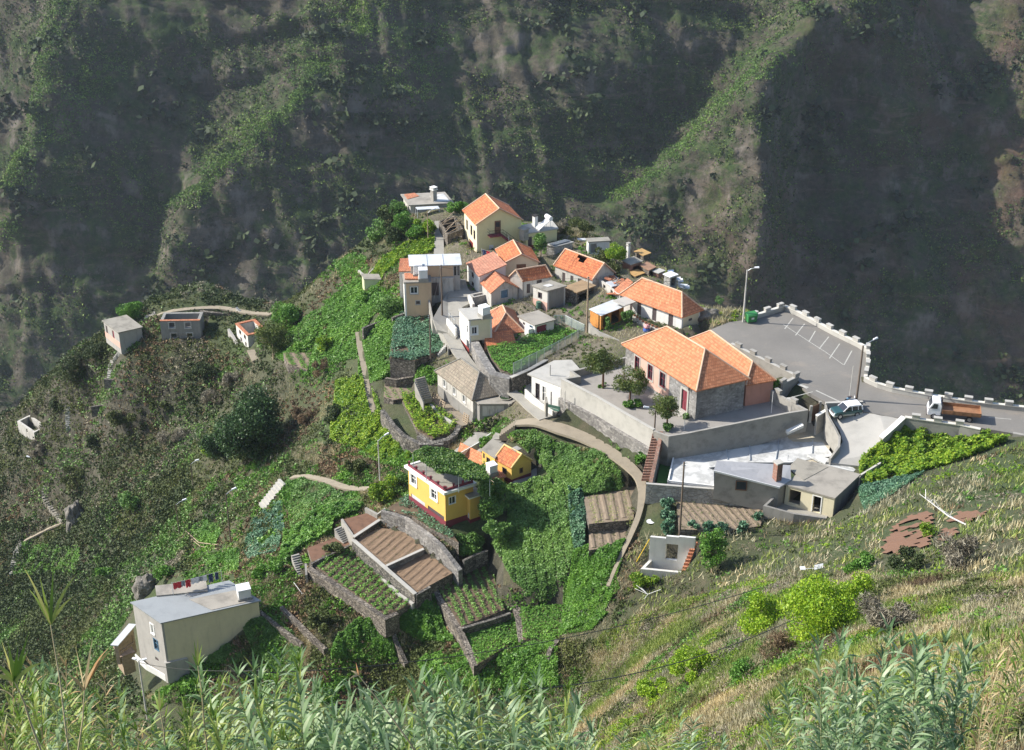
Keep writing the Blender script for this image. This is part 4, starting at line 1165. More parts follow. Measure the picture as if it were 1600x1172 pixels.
for i in range(11):
    s_ = .03+.94*i/10; f = s_*2
    p = pm[0]+(pm[1]-pm[0])*min(f*1.3, 1) if f*1.3 < 1 else pm[1]+(pm[2]-pm[1])*min(1, (s_-.385)/.6)
    if pot0 is None:
        t = thing('potted_plant', Vector(p), '', 'potted plant', 'potted plants on the patio wall')
        MB().lathe(p, [(.13, 0), (.19, .3), (.21, .31), (.19, .33)], 10).build('pot', M_pot, t)
        V, Q = leaves(p+np.array([0, 0, .5])+RN.normal(size=(60, 3))*[.13, .13, .13], .14)
        fastmesh('foliage', V, Q, M_potl, t); pot0 = t; kids = list(t.children)
    else:
        t = pot0.copy(); COL.objects.link(t); t.location = p
        for ch in kids:
            cc = ch.copy(); COL.objects.link(cc); cc.parent = t
    t['label'] = '%s potted plant from the shelter end of the patio wall row' % ['first', 'second', 'third', 'fourth', 'fifth', 'sixth', 'seventh', 'eighth', 'ninth', 'tenth', 'last'][i]
# blue barrel with cloth
p = W(*c('b', 1012, 975), -1.6)
t = thing('blue_barrel', Vector(p), 'blue plastic barrel heaped with pink cloth on the patio', 'barrel')
MB().lathe(p, [(.42, 0), (.47, .2), (.47, .8), (.42, 1.05), (.44, 1.08)], 16).build('barrel_body', simple('barrel_blue', (.05, .12, .42), .45), t, smooth=False)
V = MB().lathe(p+[0, 0, 1.08], [(.44, 0), (.5, .15), (.3, .42), (.1, .5)], 9); V.v = [(x+rnd.uniform(-.08, .08), y+rnd.uniform(-.08, .08), z+rnd.uniform(-.05, .05)) for x, y, z in V.v]
V.build('cloth_heap', simple('pink_cloth', (.55, .28, .28), .9, var=.5, scale=5), t)
p = W(*c('b', 925, 905), -1.6)
t = thing('bicycle', Vector(p), 'bicycle leaning by the low wall on the patio', 'bicycle')
for i, dx in enumerate((0, 1.05)):
    mb = MB(); q = p+np.array([dx*.5, -dx*.85, .34])
    ring = [q+np.array([.5*math.cos(a), -.85*math.cos(a), math.sin(a)])*.33 for a in np.linspace(0, 2*math.pi, 17)]
    mb.tube(ring, .025, 5); mb.build('wheel', M_wire, t)
u_ = np.array([.5, -.85, 0]); Zv = np.array([0, 0, 1.])
b0, b1 = p+Zv*.34, p+u_*1.05+Zv*.34; bb = p+u_*.45+Zv*.3; st_ = p+u_*.35+Zv*.85; hd = p+u_*.9+Zv*.9
MB().tube([b0, bb, hd], .02, 5).tube([b0, st_, hd], .02, 5).tube([bb, st_], .02, 5).tube([hd, b1], .02, 5).build('frame', M_plast, t)
MB().tube([hd-[.3, .15, -.1], hd+[.3, .15, .1]], .02, 5).build('handlebar', M_wire, t)
MB().box(st_, (.12, .25, .06), .5).build('saddle', M_wire, t)

# ---- eastern sheds
def shed(k, label, B, A, C, top, zb, wall, roof, rk='flat', ops=(), name='shed', rise=.5):
    s_ = HH(k, name, label, 'shed', B, A, C, top, zb=zb, wall=wall); s_.walls(list(ops))
    s_.flat(roof, .15, .12) if rk == 'flat' else s_.pitched(rk, rise, roof, .12, cap=None)
    return s_
s1 = shed('b', 'grey block shed with pipes and sheets piled on its roof', (247, 345), (182, 232), (397, 212), 245, -1.8, M_block, M_concl)
pp = MB()
for i in range(7): pp.tube([s1.onroof(.15+.1*i, .02, .06), s1.onroof(.2+.1*i, .95, .12)], .06, 6)
tag(pp.build('pipe_pile', M_metalb), 'pile of grey pipes lying on the block shed roof', 'pipes')
s2 = shed('b', 'small whitewashed shed with brown slab roof beside the yellow bush', (528, 315), (515, 180), (705, 195), 205, -1.4, M_white, M_concd, ops=[('R', .1, .4, .15, .85, 'open')])
shed('b', 'tiny white block store behind the pipes shed', (450, 225), (445, 180), (520, 190), 190, -1.3, M_white, M_metalw)
shed('b', 'orange-brown flat roofed shed at the cliff edge', (985, 375), (920, 285), (1042, 298), 318, -1.6, M_stoneb, simple('rust_roof', (.42, .26, .10), .9, var=.3))
shed('b', 'dark roofed brick shed in the middle of the yard sheds', (880, 470), (815, 360), (975, 365), 395, -1.5, M_brick, M_concd, ops=[('R', .2, .8, .0, .7, 'open')])
shed('b', 'rusty sheet roofed shed leaning right of the brick shed', (1030, 495), (965, 400), (1085, 415), 440, -1.4, M_stoneb, simple('rust_sheet', (.28, .16, .10), .85, var=.4), ops=[('R', .2, .8, .0, .8, 'open')])
shed('b', 'low brown brick pen next to the white box shed', (1110, 500), (1070, 450), (1160, 445), 465, -1.3, M_brick, M_concl)
shed('b', 'square white roofed brick box shed near the cliff edge', (1205, 590), (1160, 475), (1268, 478), 498, -1.2, M_block, M_plast, ops=[('R', .15, .85, .1, .85, 'open')])
shed('b', 'low orange-brown roofed pen below the yard sheds', (920, 520), (870, 460), (990, 465), 490, -1.6, M_stoneb, simple('rust_roof', (.42, .26, .10), .9, var=.3))
p = W(*c('b', 858, 345), -1.5)
chimney(p, 'freestanding slim white chimney stack beside the yard sheds', 2.2, .42, M_white)
tarp = MB(); q0 = G(*c('b', 1282, 575))
for i in range(14):
    a = q0+np.array([rnd.uniform(-1.2, 1.2), rnd.uniform(-1.2, 1.4), 0]); a[2] = float(th(a[0], a[1]))+rnd.uniform(.1, .3)
    tarp.obox(a, [rnd.uniform(.4, 1.2), rnd.uniform(-.3, .3), rnd.uniform(-.2, .2)], [rnd.uniform(-.3, .3), rnd.uniform(.4, 1.0), rnd.uniform(-.2, .3)], [0, 0, .05])
tag(tarp.build('plastic_sheeting', M_plast), 'heap of white plastic sheeting at the cliff edge', 'sheeting')
q0 = G(*c('b', 1215, 455))
tag(MB().box(q0, (1.8, 1.0, .5), .4).tube([q0+[-.9, 0, .5], q0+[.9, .3, .5]], .25, 8).build('blue_tarpaulin', simple('tarp_blue', (.22, .30, .45), .6)), 'bundle of blue-grey tarpaulin above the box shed', 'tarpaulin')

# ---- old grey house with stone tile roof
h = HH('c', 'old_stone_roof_house', 'old grey-white house with hipped roof of weathered stone-grey tiles', 'house', (636, 1172), (338, 738), (895, 912), 968, wall=M_oldw, zb=-9.5)
h.walls([('L', .20, .29, .52, .84, 'win', M_frame), ('L', .48, .56, .52, .84, 'win', M_frame), ('L', .76, .84, .52, .84, 'win', M_frame), ('L', .2, .3, .05, .26, 'shut'), ('L', .68, .76, .08, .34, 'shut')])
h.band('L', -.2, .40, M_greyd); h.pitched('hip', 2.2, M_tileg, .3, cap=simple('grey_cap', (.2, .19, .17), .9)); OLDH = h
for s0_, s1_ in ((.20, .29), (.48, .56), (.76, .84)): h.surround('L', s0_, s1_, .52, .84, M_greyp, .12)
h = HH('c', 'round_opening_annex', 'concrete flat roofed annex with round green tank opening and red door', 'annex', (690, 1150), (640, 985), (935, 1028), 1022, wall=M_greyd, zt=-6.4, dig=3)
h.walls([]); h.flat(M_roofc, .25, .18)
O, d, L, n = h.side('R')
MB().obox(O+d*L*.1+n*.04+np.array([0, 0, h.h*.25]), d*L*.72, -n*.035, [0, 0, h.h*.66]).build('pale_panel', M_oldw, h.root)
h2 = HH('c', 'red_door_porch', 'low porch with dark red door under the annex roof corner', 'porch', (935, 1140), (900, 1010), (1003, 990), 1026, wall=M_greyd, zt=-6.4, dig=3)
h2.walls([('R', .1, .75, .0, .88, 'door', M_red)]); h2.flat(M_roofc, .12, .182)
p = W(*c('c', 905, 968), h.zr+.02)
t = thing('round_tank', Vector(p), 'round water basin with green scum set in the annex roof', 'basin')
MB().lathe(p, [(.88, 0), (.88, .16), (.76, .161), (.76, .04)], 24).build('rim', M_concd, t)
MB().lathe(p+[0, 0, .05], [(.76, 0), (.76, .02)], 24).build('water', simple('scum', (.025, .05, .02), .35), t)
slab('old_house_forecourt', cs('c', [(255, 985, -9.5), (335, 940, -9.5), (640, 1180, -9.5), (545, 1200, -9.5), (330, 1060, -9.5)]), .4, simple('forecourt_earth', (.24, .20, .15), .95, var=.3))
# pallets and steps next to it
def pallet(p, rot, lean, label):
    t = thing('wooden_pallet', Vector(p), label, 'pallet'); p = np.asarray(p, float)
    a = np.array([math.cos(rot), math.sin(rot), 0]); b = np.array([-math.sin(rot)*math.cos(lean), math.cos(rot)*math.cos(lean), math.sin(lean)]); nn = np.cross(a, b)
    m = MB()
    for i in range(5): m.obox(p+b*i*.28, a*1.1, b*.12, nn*.03)
    for i in range(3): m.obox(p+a*i*.5-nn*.12, a*.1, b*1.24, nn*.11)
    m.build('boards', M_frame if 'white' in label else M_wood, t)
pallet(G(*c('c', 285, 985), dz=.3), -.9, 1.25, 'wooden pallet propped against the old grey house nearest its steps')
pallet(G(*c('c', 345, 1050), dz=.3), -.9, 1.25, 'whitish pallet propped against the old grey house')
pallet(G(*c('c', 545, 1160), dz=.3), -.9, 1.35, 'broken whitish pallet at the near corner of the old grey house')
stairs('steps', 'dark concrete flight of steps left of the old grey house', c('c', 250, 985)+(-8.6,), c('c', 190, 800)+(-6.2,), 1.5, 11)
wallrun('step_side_wall', 'thin concrete side wall of the dark steps', cs('c', [(225, 1010, -8.0), (150, 830, -5.7)]), 1.4, .15, M_conc)

# ---- white house below the school wall
h = HH('c', 'low_white_house', 'white house with wide pale concrete roof tucked under the school wall', 'house', (1362, 1085), (1122, 792), (1475, 835), 892, wall=M_white, zb=-5.2)
h.walls([('L', .50, .64, .15, .82, 'win', M_frame), ('L', .72, .86, .15, .82, 'win', M_shut), ('L', .3, .34, .1, .7, 'shut')])
zz = h.ze
pr = MB().prism([W(*c('c', 1085, 768), zz+.16), W(*c('c', 1395, 888), zz+.16), W(*c('c', 1480, 830), zz+.16), W(*c('c', 1545, 748), zz+.16), W(*c('c', 1455, 650), zz+.16), W(*c('c', 1310, 655), zz+.16)], .16)
pr.build('roof', M_concl, h.root); LOWH = h
wallrun('front_wall', 'low rendered garden wall with dark gate before the low white house', cs('c', [(1070, 895, -4.1), (1140, 960, -4.2), (1215, 1020, -4.3), (1300, 1075, -4.4)]), 1.8, .2, M_whited)
p = W(*c('c', 1290, 1095), -5.0)
t = thing('green_bench', Vector(p), 'dark green bench against the low white house', 'bench')
dv = np.array([.9, -.42, 0]); nv = np.array([.42, .9, 0])
MB().obox(p-dv*.9+[0, 0, .42], dv*1.8, nv*.45, [0, 0, .05]).build('seat', M_drum, t)
MB().obox(p-dv*.9+nv*.45+[0, 0, .5], dv*1.8, nv*.05, [0, 0, .4]).build('backrest', M_drum, t)
for a in (-.8, .75): MB().obox(p+dv*a, dv*.06, nv*.4, [0, 0, .42]).build('leg', M_dark, t)

slab('front_court', cs('c', [(1060, 890, -5.2), (1100, 790, -5.2), (1250, 820, -5.2), (1420, 930, -5.2), (1400, 1100, -5.2), (1290, 1105, -5.2), (1180, 1035, -5.2)]), .3, M_lane, grow_=.9)
# ---- the school
h = HH('d', 'school_house', 'long grey stone schoolhouse with pale orange hipped roof', 'school', (1038, 608), (617, 140), (1345, 346), 412, wall=M_stones, zb=-1.5)
SCH = h
h.walls([('L', .115, .19, .02, .70, 'door', M_maroon), ('L', .42, .50, .34, .80, 'win', M_maroon), ('L', .60, .67, .34, .80, 'win', M_maroon), ('L', .79, .86, .34, .80, 'win', M_maroon)], sidemats={})
h.pitched('hip', 2.9, M_tilep, .4, .14, cap=M_cap)
for a, b in ((.42, .50), (.60, .67), (.79, .86)): h.surround('L', a, b, .34, .80, M_concl, .2)
h.surround('L', .115, .19, .02, .70, M_concl, .25, .09, sill=False)
O, d, L, n = h.side('L'); pk = MB()
for s0, s1 in ((.37, .405), (.515, .585), (.685, .775)):
    pk.obox(O+d*L*s0+n*.02+np.array([0, 0, h.h*.1]), d*L*(s1-s0), -n*.016, [0, 0, h.h*.80])
for s0, s1 in ((.405, .515), (.585, .685), (.775, .875)):
    pk.obox(O+d*L*s0+n*.02+np.array([0, 0, h.h*.1]), d*L*(s1-s0), -n*.016, [0, 0, h.h*.18])
pk.build('pink_panel', M_pinkl, h.root)
st = MB()
for i in range(3): st.obox(O+d*(L*.105-.1*i)+n*(.35*(3-i))+np.array([0, 0, -.3]), d*(L*.085+.2*i), -n*.36*(3-i), [0, 0, .35+.15*i-.3+.3])
st.build('doorstep', M_concl, h.root)
lt = MB().box(O+d*L*.085+n*.2+np.array([0, 0, h.h*.8]), (.2, .2, .35)).build('wall_lamp', M_shut, h.root)
h = HH('d', 'pink_wing', 'pink school wing with its own orange hipped roof behind the stone school', 'building', (1340, 525), (1000, 120), (1518, 358), 388, wall=M_pink, zb=-1.5, )
h.Lu = min(h.Lu, SCH.Lu*.98)
h.walls([]); h.pitched('hip', 1.7, M_tilep, .25, .13, cap=M_cap)

# ---- whitewashed slab house below the school
zr = -3.7
t = thing('whitewashed_slab_house', Vector(W(*c('f', 300, 420), -6.2)), 'sunken house under a broad whitewashed flat roof', 'house')
top = [W(*c('f', x, y), zr) for x, y in ((300, 412), (345, 212), (385, 205), (400, 182), (445, 168), (450, 150), (980, 124), (1180, 180), (1245, 262), (1215, 268), (1000, 300), (760, 300), (535, 330), (565, 345), (565, 442))]
MB().prism(top, .25).build('roof', M_white_slab, t)
inn = grow(top, -.7)
MB().prism([np.array([x, y, zr-.26]) for x, y in inn], 2.4).build('wall', M_greyd, t)
clamp([p for p in top], -5.9)
pb = MB()
for a, b in (((300, 412), (345, 212)), ((445, 150), (980, 124)), ((300, 412), (565, 442))):
    p, q = W(*c('f', *a), zr+.003), W(*c('f', *b), zr+.003); dd_ = q-p; Ln = np.linalg.norm(dd_); dd_ /= Ln; nn = np.array([-dd_[1], dd_[0], 0])
    if (np.array(top).mean(0)-p) @ nn < 0: nn = -nn
    pb.obox(p+nn*.02, dd_*Ln, nn*.16, [0, 0, .22])
pb.build('roof_edge', M_frame, t)
for a, b in (((628, 150), (640, 285)), ((765, 170), (768, 290)), ((940, 130), (912, 300)), ((1125, 180), (1120, 250))):
    p, q = W(*c('f', *a), zr+.003), W(*c('f', *b), zr+.003); dd_ = q-p; nn = np.array([-dd_[1], dd_[0], 0]); nn /= np.linalg.norm(nn)
    MB().obox(p, dd_, nn*.09, [0, 0, .14]).build('roof_kerb', M_metal, t)
for x, y in ((632, 130), (640, 185), (945, 118), (985, 290)):
    p = W(*c('f', x, y), zr); MB().tube([p, p+[0, 0, .8]], .035, 5).build('starter_bar', M_metal, t)
kp = [W(*c('f', 565, 348), -.7), W(*c('f', 940, 443), -2.3), W(*c('f', 1004, 402), -2.3), W(*c('f', 1000, 318), -1.8), W(*c('f', 582, 292), -.8)]
t = thing('grey_roofed_kitchen', Vector(kp[1]-np.array([0, 0, 3])), 'grey rendered low building with sloping grey roof and brick chimney', 'house')
inn = [np.array([*xy, p[2]-.15]) for xy, p in zip(grow(kp, -.15), kp)]
MB().prism(inn, 3.6).build('wall', M_conc, t)
MB().prism([p+np.array([0, 0, .05]) for p in kp], .18).build('roof', simple('grey_roof', (.36, .36, .37), .85, var=.15), t)
dd_ = kp[1]-kp[0]; nn = np.array([dd_[1], -dd_[0], 0])/np.linalg.norm(dd_[:2])
MB().obox(kp[0]+nn*.002+[0, 0, -.12], dd_, nn*.1, [0, 0, .22]).build('white_gutter', M_frame, t)
q = kp[0]+dd_*.34+[0, 0, -1.75]+nn*.12; dw = dd_*.17; dw[2] = 0
wn_ = MB().obox(q-nn*.12, dw, nn*.05, [0, 0, 1.25]).build('window', M_glass, t)
MB().obox(q-nn*.1, dw*.07, nn*.07, [0, 0, 1.25]).obox(q-nn*.1+dw*.93, dw*.07, nn*.07, [0, 0, 1.25]).obox(q-nn*.1+dw*.07, dw*.86, nn*.07, [0, 0, .1]).obox(q-nn*.1+dw*.07+[0, 0, 1.15], dw*.86, nn*.07, [0, 0, .1]).build('window_frame', M_brown, wn_)
EX.append(np.array(kp)[:, :2]); zk = -2.2
p = W(*c('f', 922, 400), zk+.1)
t = thing('brick_chimney', Vector(p), 'red brick chimney with grey rim on the kitchen roof', 'chimney')
MB().box(p, (.75, .75, 2.3), .5).build('stack', M_brick, t); MB().box(p+[0, 0, 2.3], (.95, .95, .15), .5).build('rim', M_concl, t)
h = HH('f', 'tan_garage', 'unfinished tan garage with dark doorway and stained flat concrete roof', 'garage', (1238, 612), (975, 432), (1392, 376), 508, wall=M_cream, zb=-5.0, dig=1.0)
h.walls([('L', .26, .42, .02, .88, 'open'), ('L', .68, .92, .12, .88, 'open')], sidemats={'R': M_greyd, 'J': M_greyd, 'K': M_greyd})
h.flat(M_roofc, .1, .2); h.surround('L', .26, .42, .02, .88, M_frame, .12, sill=False)
GAR = h
MB().prism([W(*c('f', 985, 330), h.zr+.05), W(*c('f', 1075, 400), h.zr+.05), W(*c('f', 1215, 325), h.zr+.05), W(*c('f', 1040, 275), h.zr+.05)], .25).build('rear_roof', M_concd, h.root)
o = MB().prism([W(*c('f', x, y), zr+.4) for x, y in ((1095, 255), (1120, 250), (1385, 325), (1360, 352), (1215, 318))], .25).build('white_ledge', M_white_slab)
tag(o, 'long white ledge roof between slab house and tan garage', 'roof ledge')
wallrun('garage_yard_wall', 'dark grey low yard wall around the tan garage forecourt', cs('f', [(935, 470, -3.6), (855, 545, -3.9), (1020, 590, -4.1), (1200, 615, -4.3)]), [2.2, 2.2, 2.2, 2], .25, M_greyd)
slab('garage_forecourt', cs('f', [(960, 500, -5.0), (880, 565, -5.1), (1020, 608, -5.1), (1200, 625, -5.0), (1235, 560, -5.0)]), .4, M_lane)
wallrun('block_wall', 'long grey concrete block wall in front of the slab house', cs('f', [(180, 422, -3.5), (560, 452, -3.5), (935, 478, -3.4)]), [2.6, 2.6, 2.4], .22, M_block, coping=M_concl)
wallrun('garage_side_wall', 'thin concrete wall running uphill from the garage corner', cs('f', [(1395, 372, -2.7), (1512, 300, -1.8)]), 2.0, .25, M_concl)
wallrun('leaning_white_beam', 'thick white capped wall stub above the whitewashed roof', cs('f', [(980, 122, -1.9), (1070, 82, -1.2)]), .35, .6, M_white)
slab('side_garden', cs('f', [(240, 420, -4.6), (270, 262, -4.6), (335, 262, -4.6), (300, 415, -4.6)]), .3, simple('lawn', (.06, .16, .03), .9, scale=3))
slab('side_terrace', cs('f', [(250, 262, -4.4), (262, 225, -4.4), (340, 225, -4.4), (330, 262, -4.4)]), .3, M_concl)
wallrun('tiled_stair_wall', 'steep stair wall stepped with red-brown tiles beside the lamp post', cs('f', [(205, 418, -3.6), (268, 128, -.9)]), [2.5, 4.6], .3, M_conc, coping=M_brick)
stm = MB(); a_, b_ = W(*c('f', 190, 400), -5.0), W(*c('f', 255, 130), -.9)
for i in range(18):
    f = i/18; p = a_+(b_-a_)*f; stm.obox(p-[.75, 0, .15], [1.5, 0, 0], [0, (b_-a_)[1]/18*.7, 0], [0, 0, .35])
tag(stm.build('tiled_steps', M_brick), 'flight of red-brown tiled steps up to the school yard', 'steps')

# ---- roofless white ruin by the block wall
h = HH('f', 'roofless_white_ruin', 'roofless white house shell with framed window hole and tiled gable end', 'ruin', (398, 990), (148, 905), (462, 865), 930, wall=M_whited, zb=-10.2, th_=.35)
h.walls([('K', .3, .62, .35, 1.0, 'open')], sides='LRKJ', name='ruined_wall')
O, d, L, n = h.side('K')
bw = MB()      # the tall white back wall seen from inside, with a window hole
Z3 = np.array([0, 0, 1.])
for a, b, z0_, z1_ in ((0, .36, 0, 5.0), (.64, 1, 0, 4.6), (.36, .64, 0, 1.8), (.36, .64, 3.9, 4.9)):
    bw.obox(O+d*L*a-n*.36+Z3*z0_, d*L*(b-a), n*-.3, Z3*(z1_-z0_))
bw.build('window_wall', M_white, h.root)
h.surround('K', .36, .64, .5, 1.0, M_greyp, .1)
q = MB()
for i in range(9):
    f = i/9
    q.obox(h.P+h.v*h.Lv*f-h.u*.1+Z3*(h.h+.1+f*2.6), h.v*h.Lv/9*.9, h.u*.55, Z3*.3)
q.build('gable_tiles', M_tileo, h.root)
MB().poly([h.P+Z3*h.h, h.P+h.v*h.Lv+Z3*h.h, h.P+h.v*h.Lv+Z3*(h.h+2.6), h.P+h.u*.35+Z3*h.h, h.P+h.v*h.Lv+h.u*.35+Z3*h.h, h.P+h.v*h.Lv+h.u*.35+Z3*(h.h+2.6)], [[0, 2, 1], [3, 4, 5], [0, 3, 5, 2], [1, 2, 5, 4], [0, 1, 4, 3]]).build('gable', M_whited, h.root)
p, q = G(*c('f', 125, 865), dz=.1), G(*c('f', 200, 735), dz=1.6)
tag(MB().tube([p, q], .05, 6).build('yellow_pole', simple('yellow_pipe', (.62, .42, .03), .6)), 'thin yellow pole leaning by the white ruin', 'pole')

# ---- the yellow terrace house
h = HH('g', 'yellow_terrace_house', 'bright yellow house with white cornice, dark red parapet and maroon base', 'house', (515, 858), (200, 378), (742, 520), 592, wall=M_yel, zb=-12.2)
YT = h
h.Lv *= 1.0
h.walls([('L', .78, .93, .58, .90, 'win', M_frame), ('L', .22, .38, .56, .88, 'win', M_frame), ('R', .12, .38, .6, .85, 'win', M_frame), ('L', .04, .48, -.05, .24, 'shut', M_shut), ('L', .56, .94, -.02, .24, 'shut', M_metalw)])
for a, b in ((.78, .93), (.22, .38)): h.surround('L', a, b, .58, .90, M_frame, .2, .06)
h.band('LR', -.3, .13, M_maroon)
h.flat(M_concd, .3, .22); 
O, d, L, n = h.side('L')
cm = MB()
for k in 'LRKJ':
    O, d, L, n = h.side(k); e = .32 if k in 'LK' else 0
    cm.obox(O-d*e+n*.34+np.array([0, 0, h.h-.02]), d*(L+2*e), -n*.3, [0, 0, .34])
cm.build('cornice', M_frame, h.root)
pm_ = MB(); ps = MB()
for k in 'LR':
    O, d, L, n = h.side(k)
    pm_.obox(O+n*.02+np.array([0, 0, h.h+.23]), d*L, -n*.18, [0, 0, .35])
    for i in range(6 if k == 'L' else 4):
        ps.box(O+d*L*(i/(5 if k == 'L' else 3))*.98-n*.1+np.array([0, 0, h.h+.58]), (.24, .24, .4), 0)
pm_.build('parapet', M_maroon, h.root); ps.build('parapet_post', M_maroon, h.root)
wg = HH('g', 'yellow_corner_wing', 'narrow yellow corner wing of the terrace house beside the ivy', 'house wing', (718, 825), (640, 562), (800, 600), 628, wall=M_yel, zb=-12.2)
wg.walls([('L', .1, .3, .0, .3, 'shut', M_metalw), ('L', .35, .5, .7, .85, 'shut', M_shut)]); wg.flat(M_concd, .25, .22); wg.band('LR', -.3, .08, M_maroon)
wg.band('LR', .985, 1.04, M_frame, .26, 'cornice')
# ---- small yellow house
h = HH('g', 'small_yellow_house', 'small yellow house with orange gabled roof and maroon base', 'house', (1062, 492), (925, 303), (1225, 318), 378, wall=M_yel, zb=-9.6)
h.walls([('L', .30, .56, .32, .72, 'win', M_shut), ('R', .40, .58, .36, .74, 'win', M_brown)]); h.band('LR', -.2, .13, M_maroon); h.pitched('u', 1.35, M_tile, .12, cap=simple('yellow_verge', (.72, .5, .2), .8)); SY = h
h.Lu
h = HH('g', 'flat_yellow_wing', 'flat roofed yellow wing left of the small gabled house', 'house wing', (924, 420), (816, 230), (1010, 215), 300, wall=M_yel, zb=-9.5)
h.walls([('L', .38, .66, .25, .75, 'win', M_shut), ('L', .78, .92, .5, .85, 'shut')]); h.flat(M_concd, .1, .16)
chimney(SY.at(.45, .62, SY.h+.9), 'stubby pinkish chimney on the small yellow house roof', .55, .7, M_peach, pot=False)
h = HH('g', 'tank_tower', 'stumpy yellow block carrying the white water tank by the pergola', 'outbuilding', (905, 555), (868, 420), (1000, 455), 468, wall=M_yel, zb=-10.6)
h.walls([]); h.flat(M_tiles_, .2, .14); h.band('LR', -.3, .15, M_maroon)
watertank(h.onroof(.5, .12), .5, (1.1, 1.1, .9), 'white water tank on the yellow block by the vine pergola')
h = HH('g', 'orange_lean_to', 'long low orange tiled lean-to behind the vine pergola', 'outbuilding', (812, 430), (612, 262), (835, 320), 372, wall=M_pink, zb=-10.6)
h.walls([]); h.pitched('shedL', .7, M_tilep, .12, cap=None)
wallrun('white_railing_wall', 'white railing wall along the sunken paved yard', cs('g', [(640, 250, -8.6), (780, 170, -8.8), (892, 85, -8.6)]), 1.0, .12, M_white)
slab('paved_yard', cs('g', [(500, 300, -10.6), (740, 330, -10.2), (800, 260, -10.2), (930, 90, -9.8), (760, 70, -9.8), (640, 190, -10.4)]), .4, M_lane)
slab('house_terrace', cs('g', [(1065, 500, -9.6), (1240, 360, -9.6), (1320, 420, -9.7), (1200, 490, -9.9), (1090, 520, -9.9)]), .3, M_lane)
# pergola covered with vine
t = thing('vine_pergola', Vector(YT.at(.5, .6)), 'broad vine-covered pergola spreading over the yellow house terrace', 'pergola')
pz = YT.ze+2.6
pc = [W(*c('g', x, y), pz) for x, y in ((240, 255), (350, 215), (520, 225), (640, 280), (820, 370), (880, 470), (700, 490), (620, 440), (470, 430), (350, 350))]
pf = MB()
for i in range(9):
    a = pc[0]+(pc[5]-pc[0])*i/8
    pf.tube([a+[-.3, .5, -.1], a+[.5, -.6, -.1]], .03, 5)
pf.build('beams', M_wood, t)
pf = MB()
for i in (0, 2, 4, 5, 7, 9): pf.tube([pc[i]-[0, 0, 2.4], pc[i]], .05, 6)
pf.build('posts', M_metal, t)
M_vine = leafmat('vine_leaf', [(.035, .09, .015), (.06, .15, .02), (.10, .20, .03), (.16, .25, .04)])
bb0 = np.array(pc).min(0); bb1 = np.array(pc).max(0)
P = RN.uniform(bb0[:2], bb1[:2], (26000, 2)); P = P[inpoly(P, pc)]
zj = pz+.15+.3*np.array([mn.noise(Vector((a*.7, b*.7, 3))) for a, b in P])+RN.uniform(-.25, .15, len(P))
V, Q = leaves(np.c_[P, zj], RN.uniform(.2, .42, len(P)), .55)
fastmesh('vine', V, Q, M_vine, t)

# ---- long beige house at lower left
h = HH('i', 'long_beige_house', 'long beige rendered house with blue-grey metal roof on the steep lower slope', 'house', (578, 915), (315, 388), (1238, 372), 533, wall=M_beige, zb=-25.6, dig=1.2, clampz=False)
LB = h
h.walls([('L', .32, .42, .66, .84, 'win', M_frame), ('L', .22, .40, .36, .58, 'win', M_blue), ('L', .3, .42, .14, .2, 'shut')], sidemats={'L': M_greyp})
h.flat(M_metalb, .18, .14)
h.surround('L', .32, .42, .66, .84, M_frame, .14)
MB().prism([h.onroof(.02, .52, .005), h.onroof(.62, .47, .005), h.onroof(.58, .93, .005), h.onroof(.02, .97, .005)], .02).build('bare_roof_patch', M_roofc, h.roof)
MB().prism([h.onroof(.72, .50, .006), h.onroof(.96, .50, .006), h.onroof(.96, .62, .006), h.onroof(.72, .62, .006)], .02).build('pale_roof_patch', M_concl, h.roof)
watertank(h.onroof(.25, .93, -.1), .35, (1.5, 1.4, 1.1), 'big white water tank at the roof corner of the long beige house', leg=.3)
h2 = HH('i', 'rear_annex', 'pale concrete annex roof behind the long beige house', 'annex', (515, 470), (487, 268), (860, 300), 335, wall=M_white, zb=-20.5)
h2.walls([]); h2.flat(M_roofc, .1, .16)
p, q = h.onroof(.93, .40)+[0, 0, 1.7], h.onroof(.99, .93)+[0, 0, 1.7]
laundry('washing_line', 'washing line of red, white and dark clothes on the metal roof', p, q, [(.02, 1.0, .9, CR), (.18, .5, .8, CG), (.27, .6, 1.1, CR), (.38, 1.0, .8, CW), (.52, .6, .7, CG), (.62, .5, .8, CW), (.74, .5, 1.2, CD), (.87, .4, 1.1, CD)])
MB().obox(h.P-h.v*.3-h.u*.3+[0, 0, -1.0], h.v*2.6+h.u*0, h.u*.5, [0, 0, 3.0]).build('buttress_block', M_greyp, h.root)
# scrap lean-tos on its left
s_ = HH('i', 'scrap_lean_to', 'patched lean-to with pale sheet roof hanging off the beige house', 'shed', (215, 760), (178, 688), (325, 600), 690, wall=M_wood, zb=-26.5)
s_.walls([('R', .1, .9, .1, .9, 'open')]); s_.pitched('shedL', .9, M_metalw, .25, cap=None)
s_ = HH('i', 'plank_hutch', 'wooden hutch with brown and white plank roof below the lean-to', 'hutch', (245, 840), (188, 712), (320, 745), 775, wall=M_wood, zb=-28.2)
s_.walls([('L', .2, .8, .2, .8, 'open')]); s_.flat(simple('plank_roof', (.36, .26, .19), .85, var=.4, scale=2), .2, .1)
wallrun('pallet_fence', 'makeshift fence of pale planks under the beige house', cs('i', [(335, 760, -25.2), (410, 830, -25.6), (500, 880, -25.8), (570, 925, -26)]), .9, .12, M_frame)

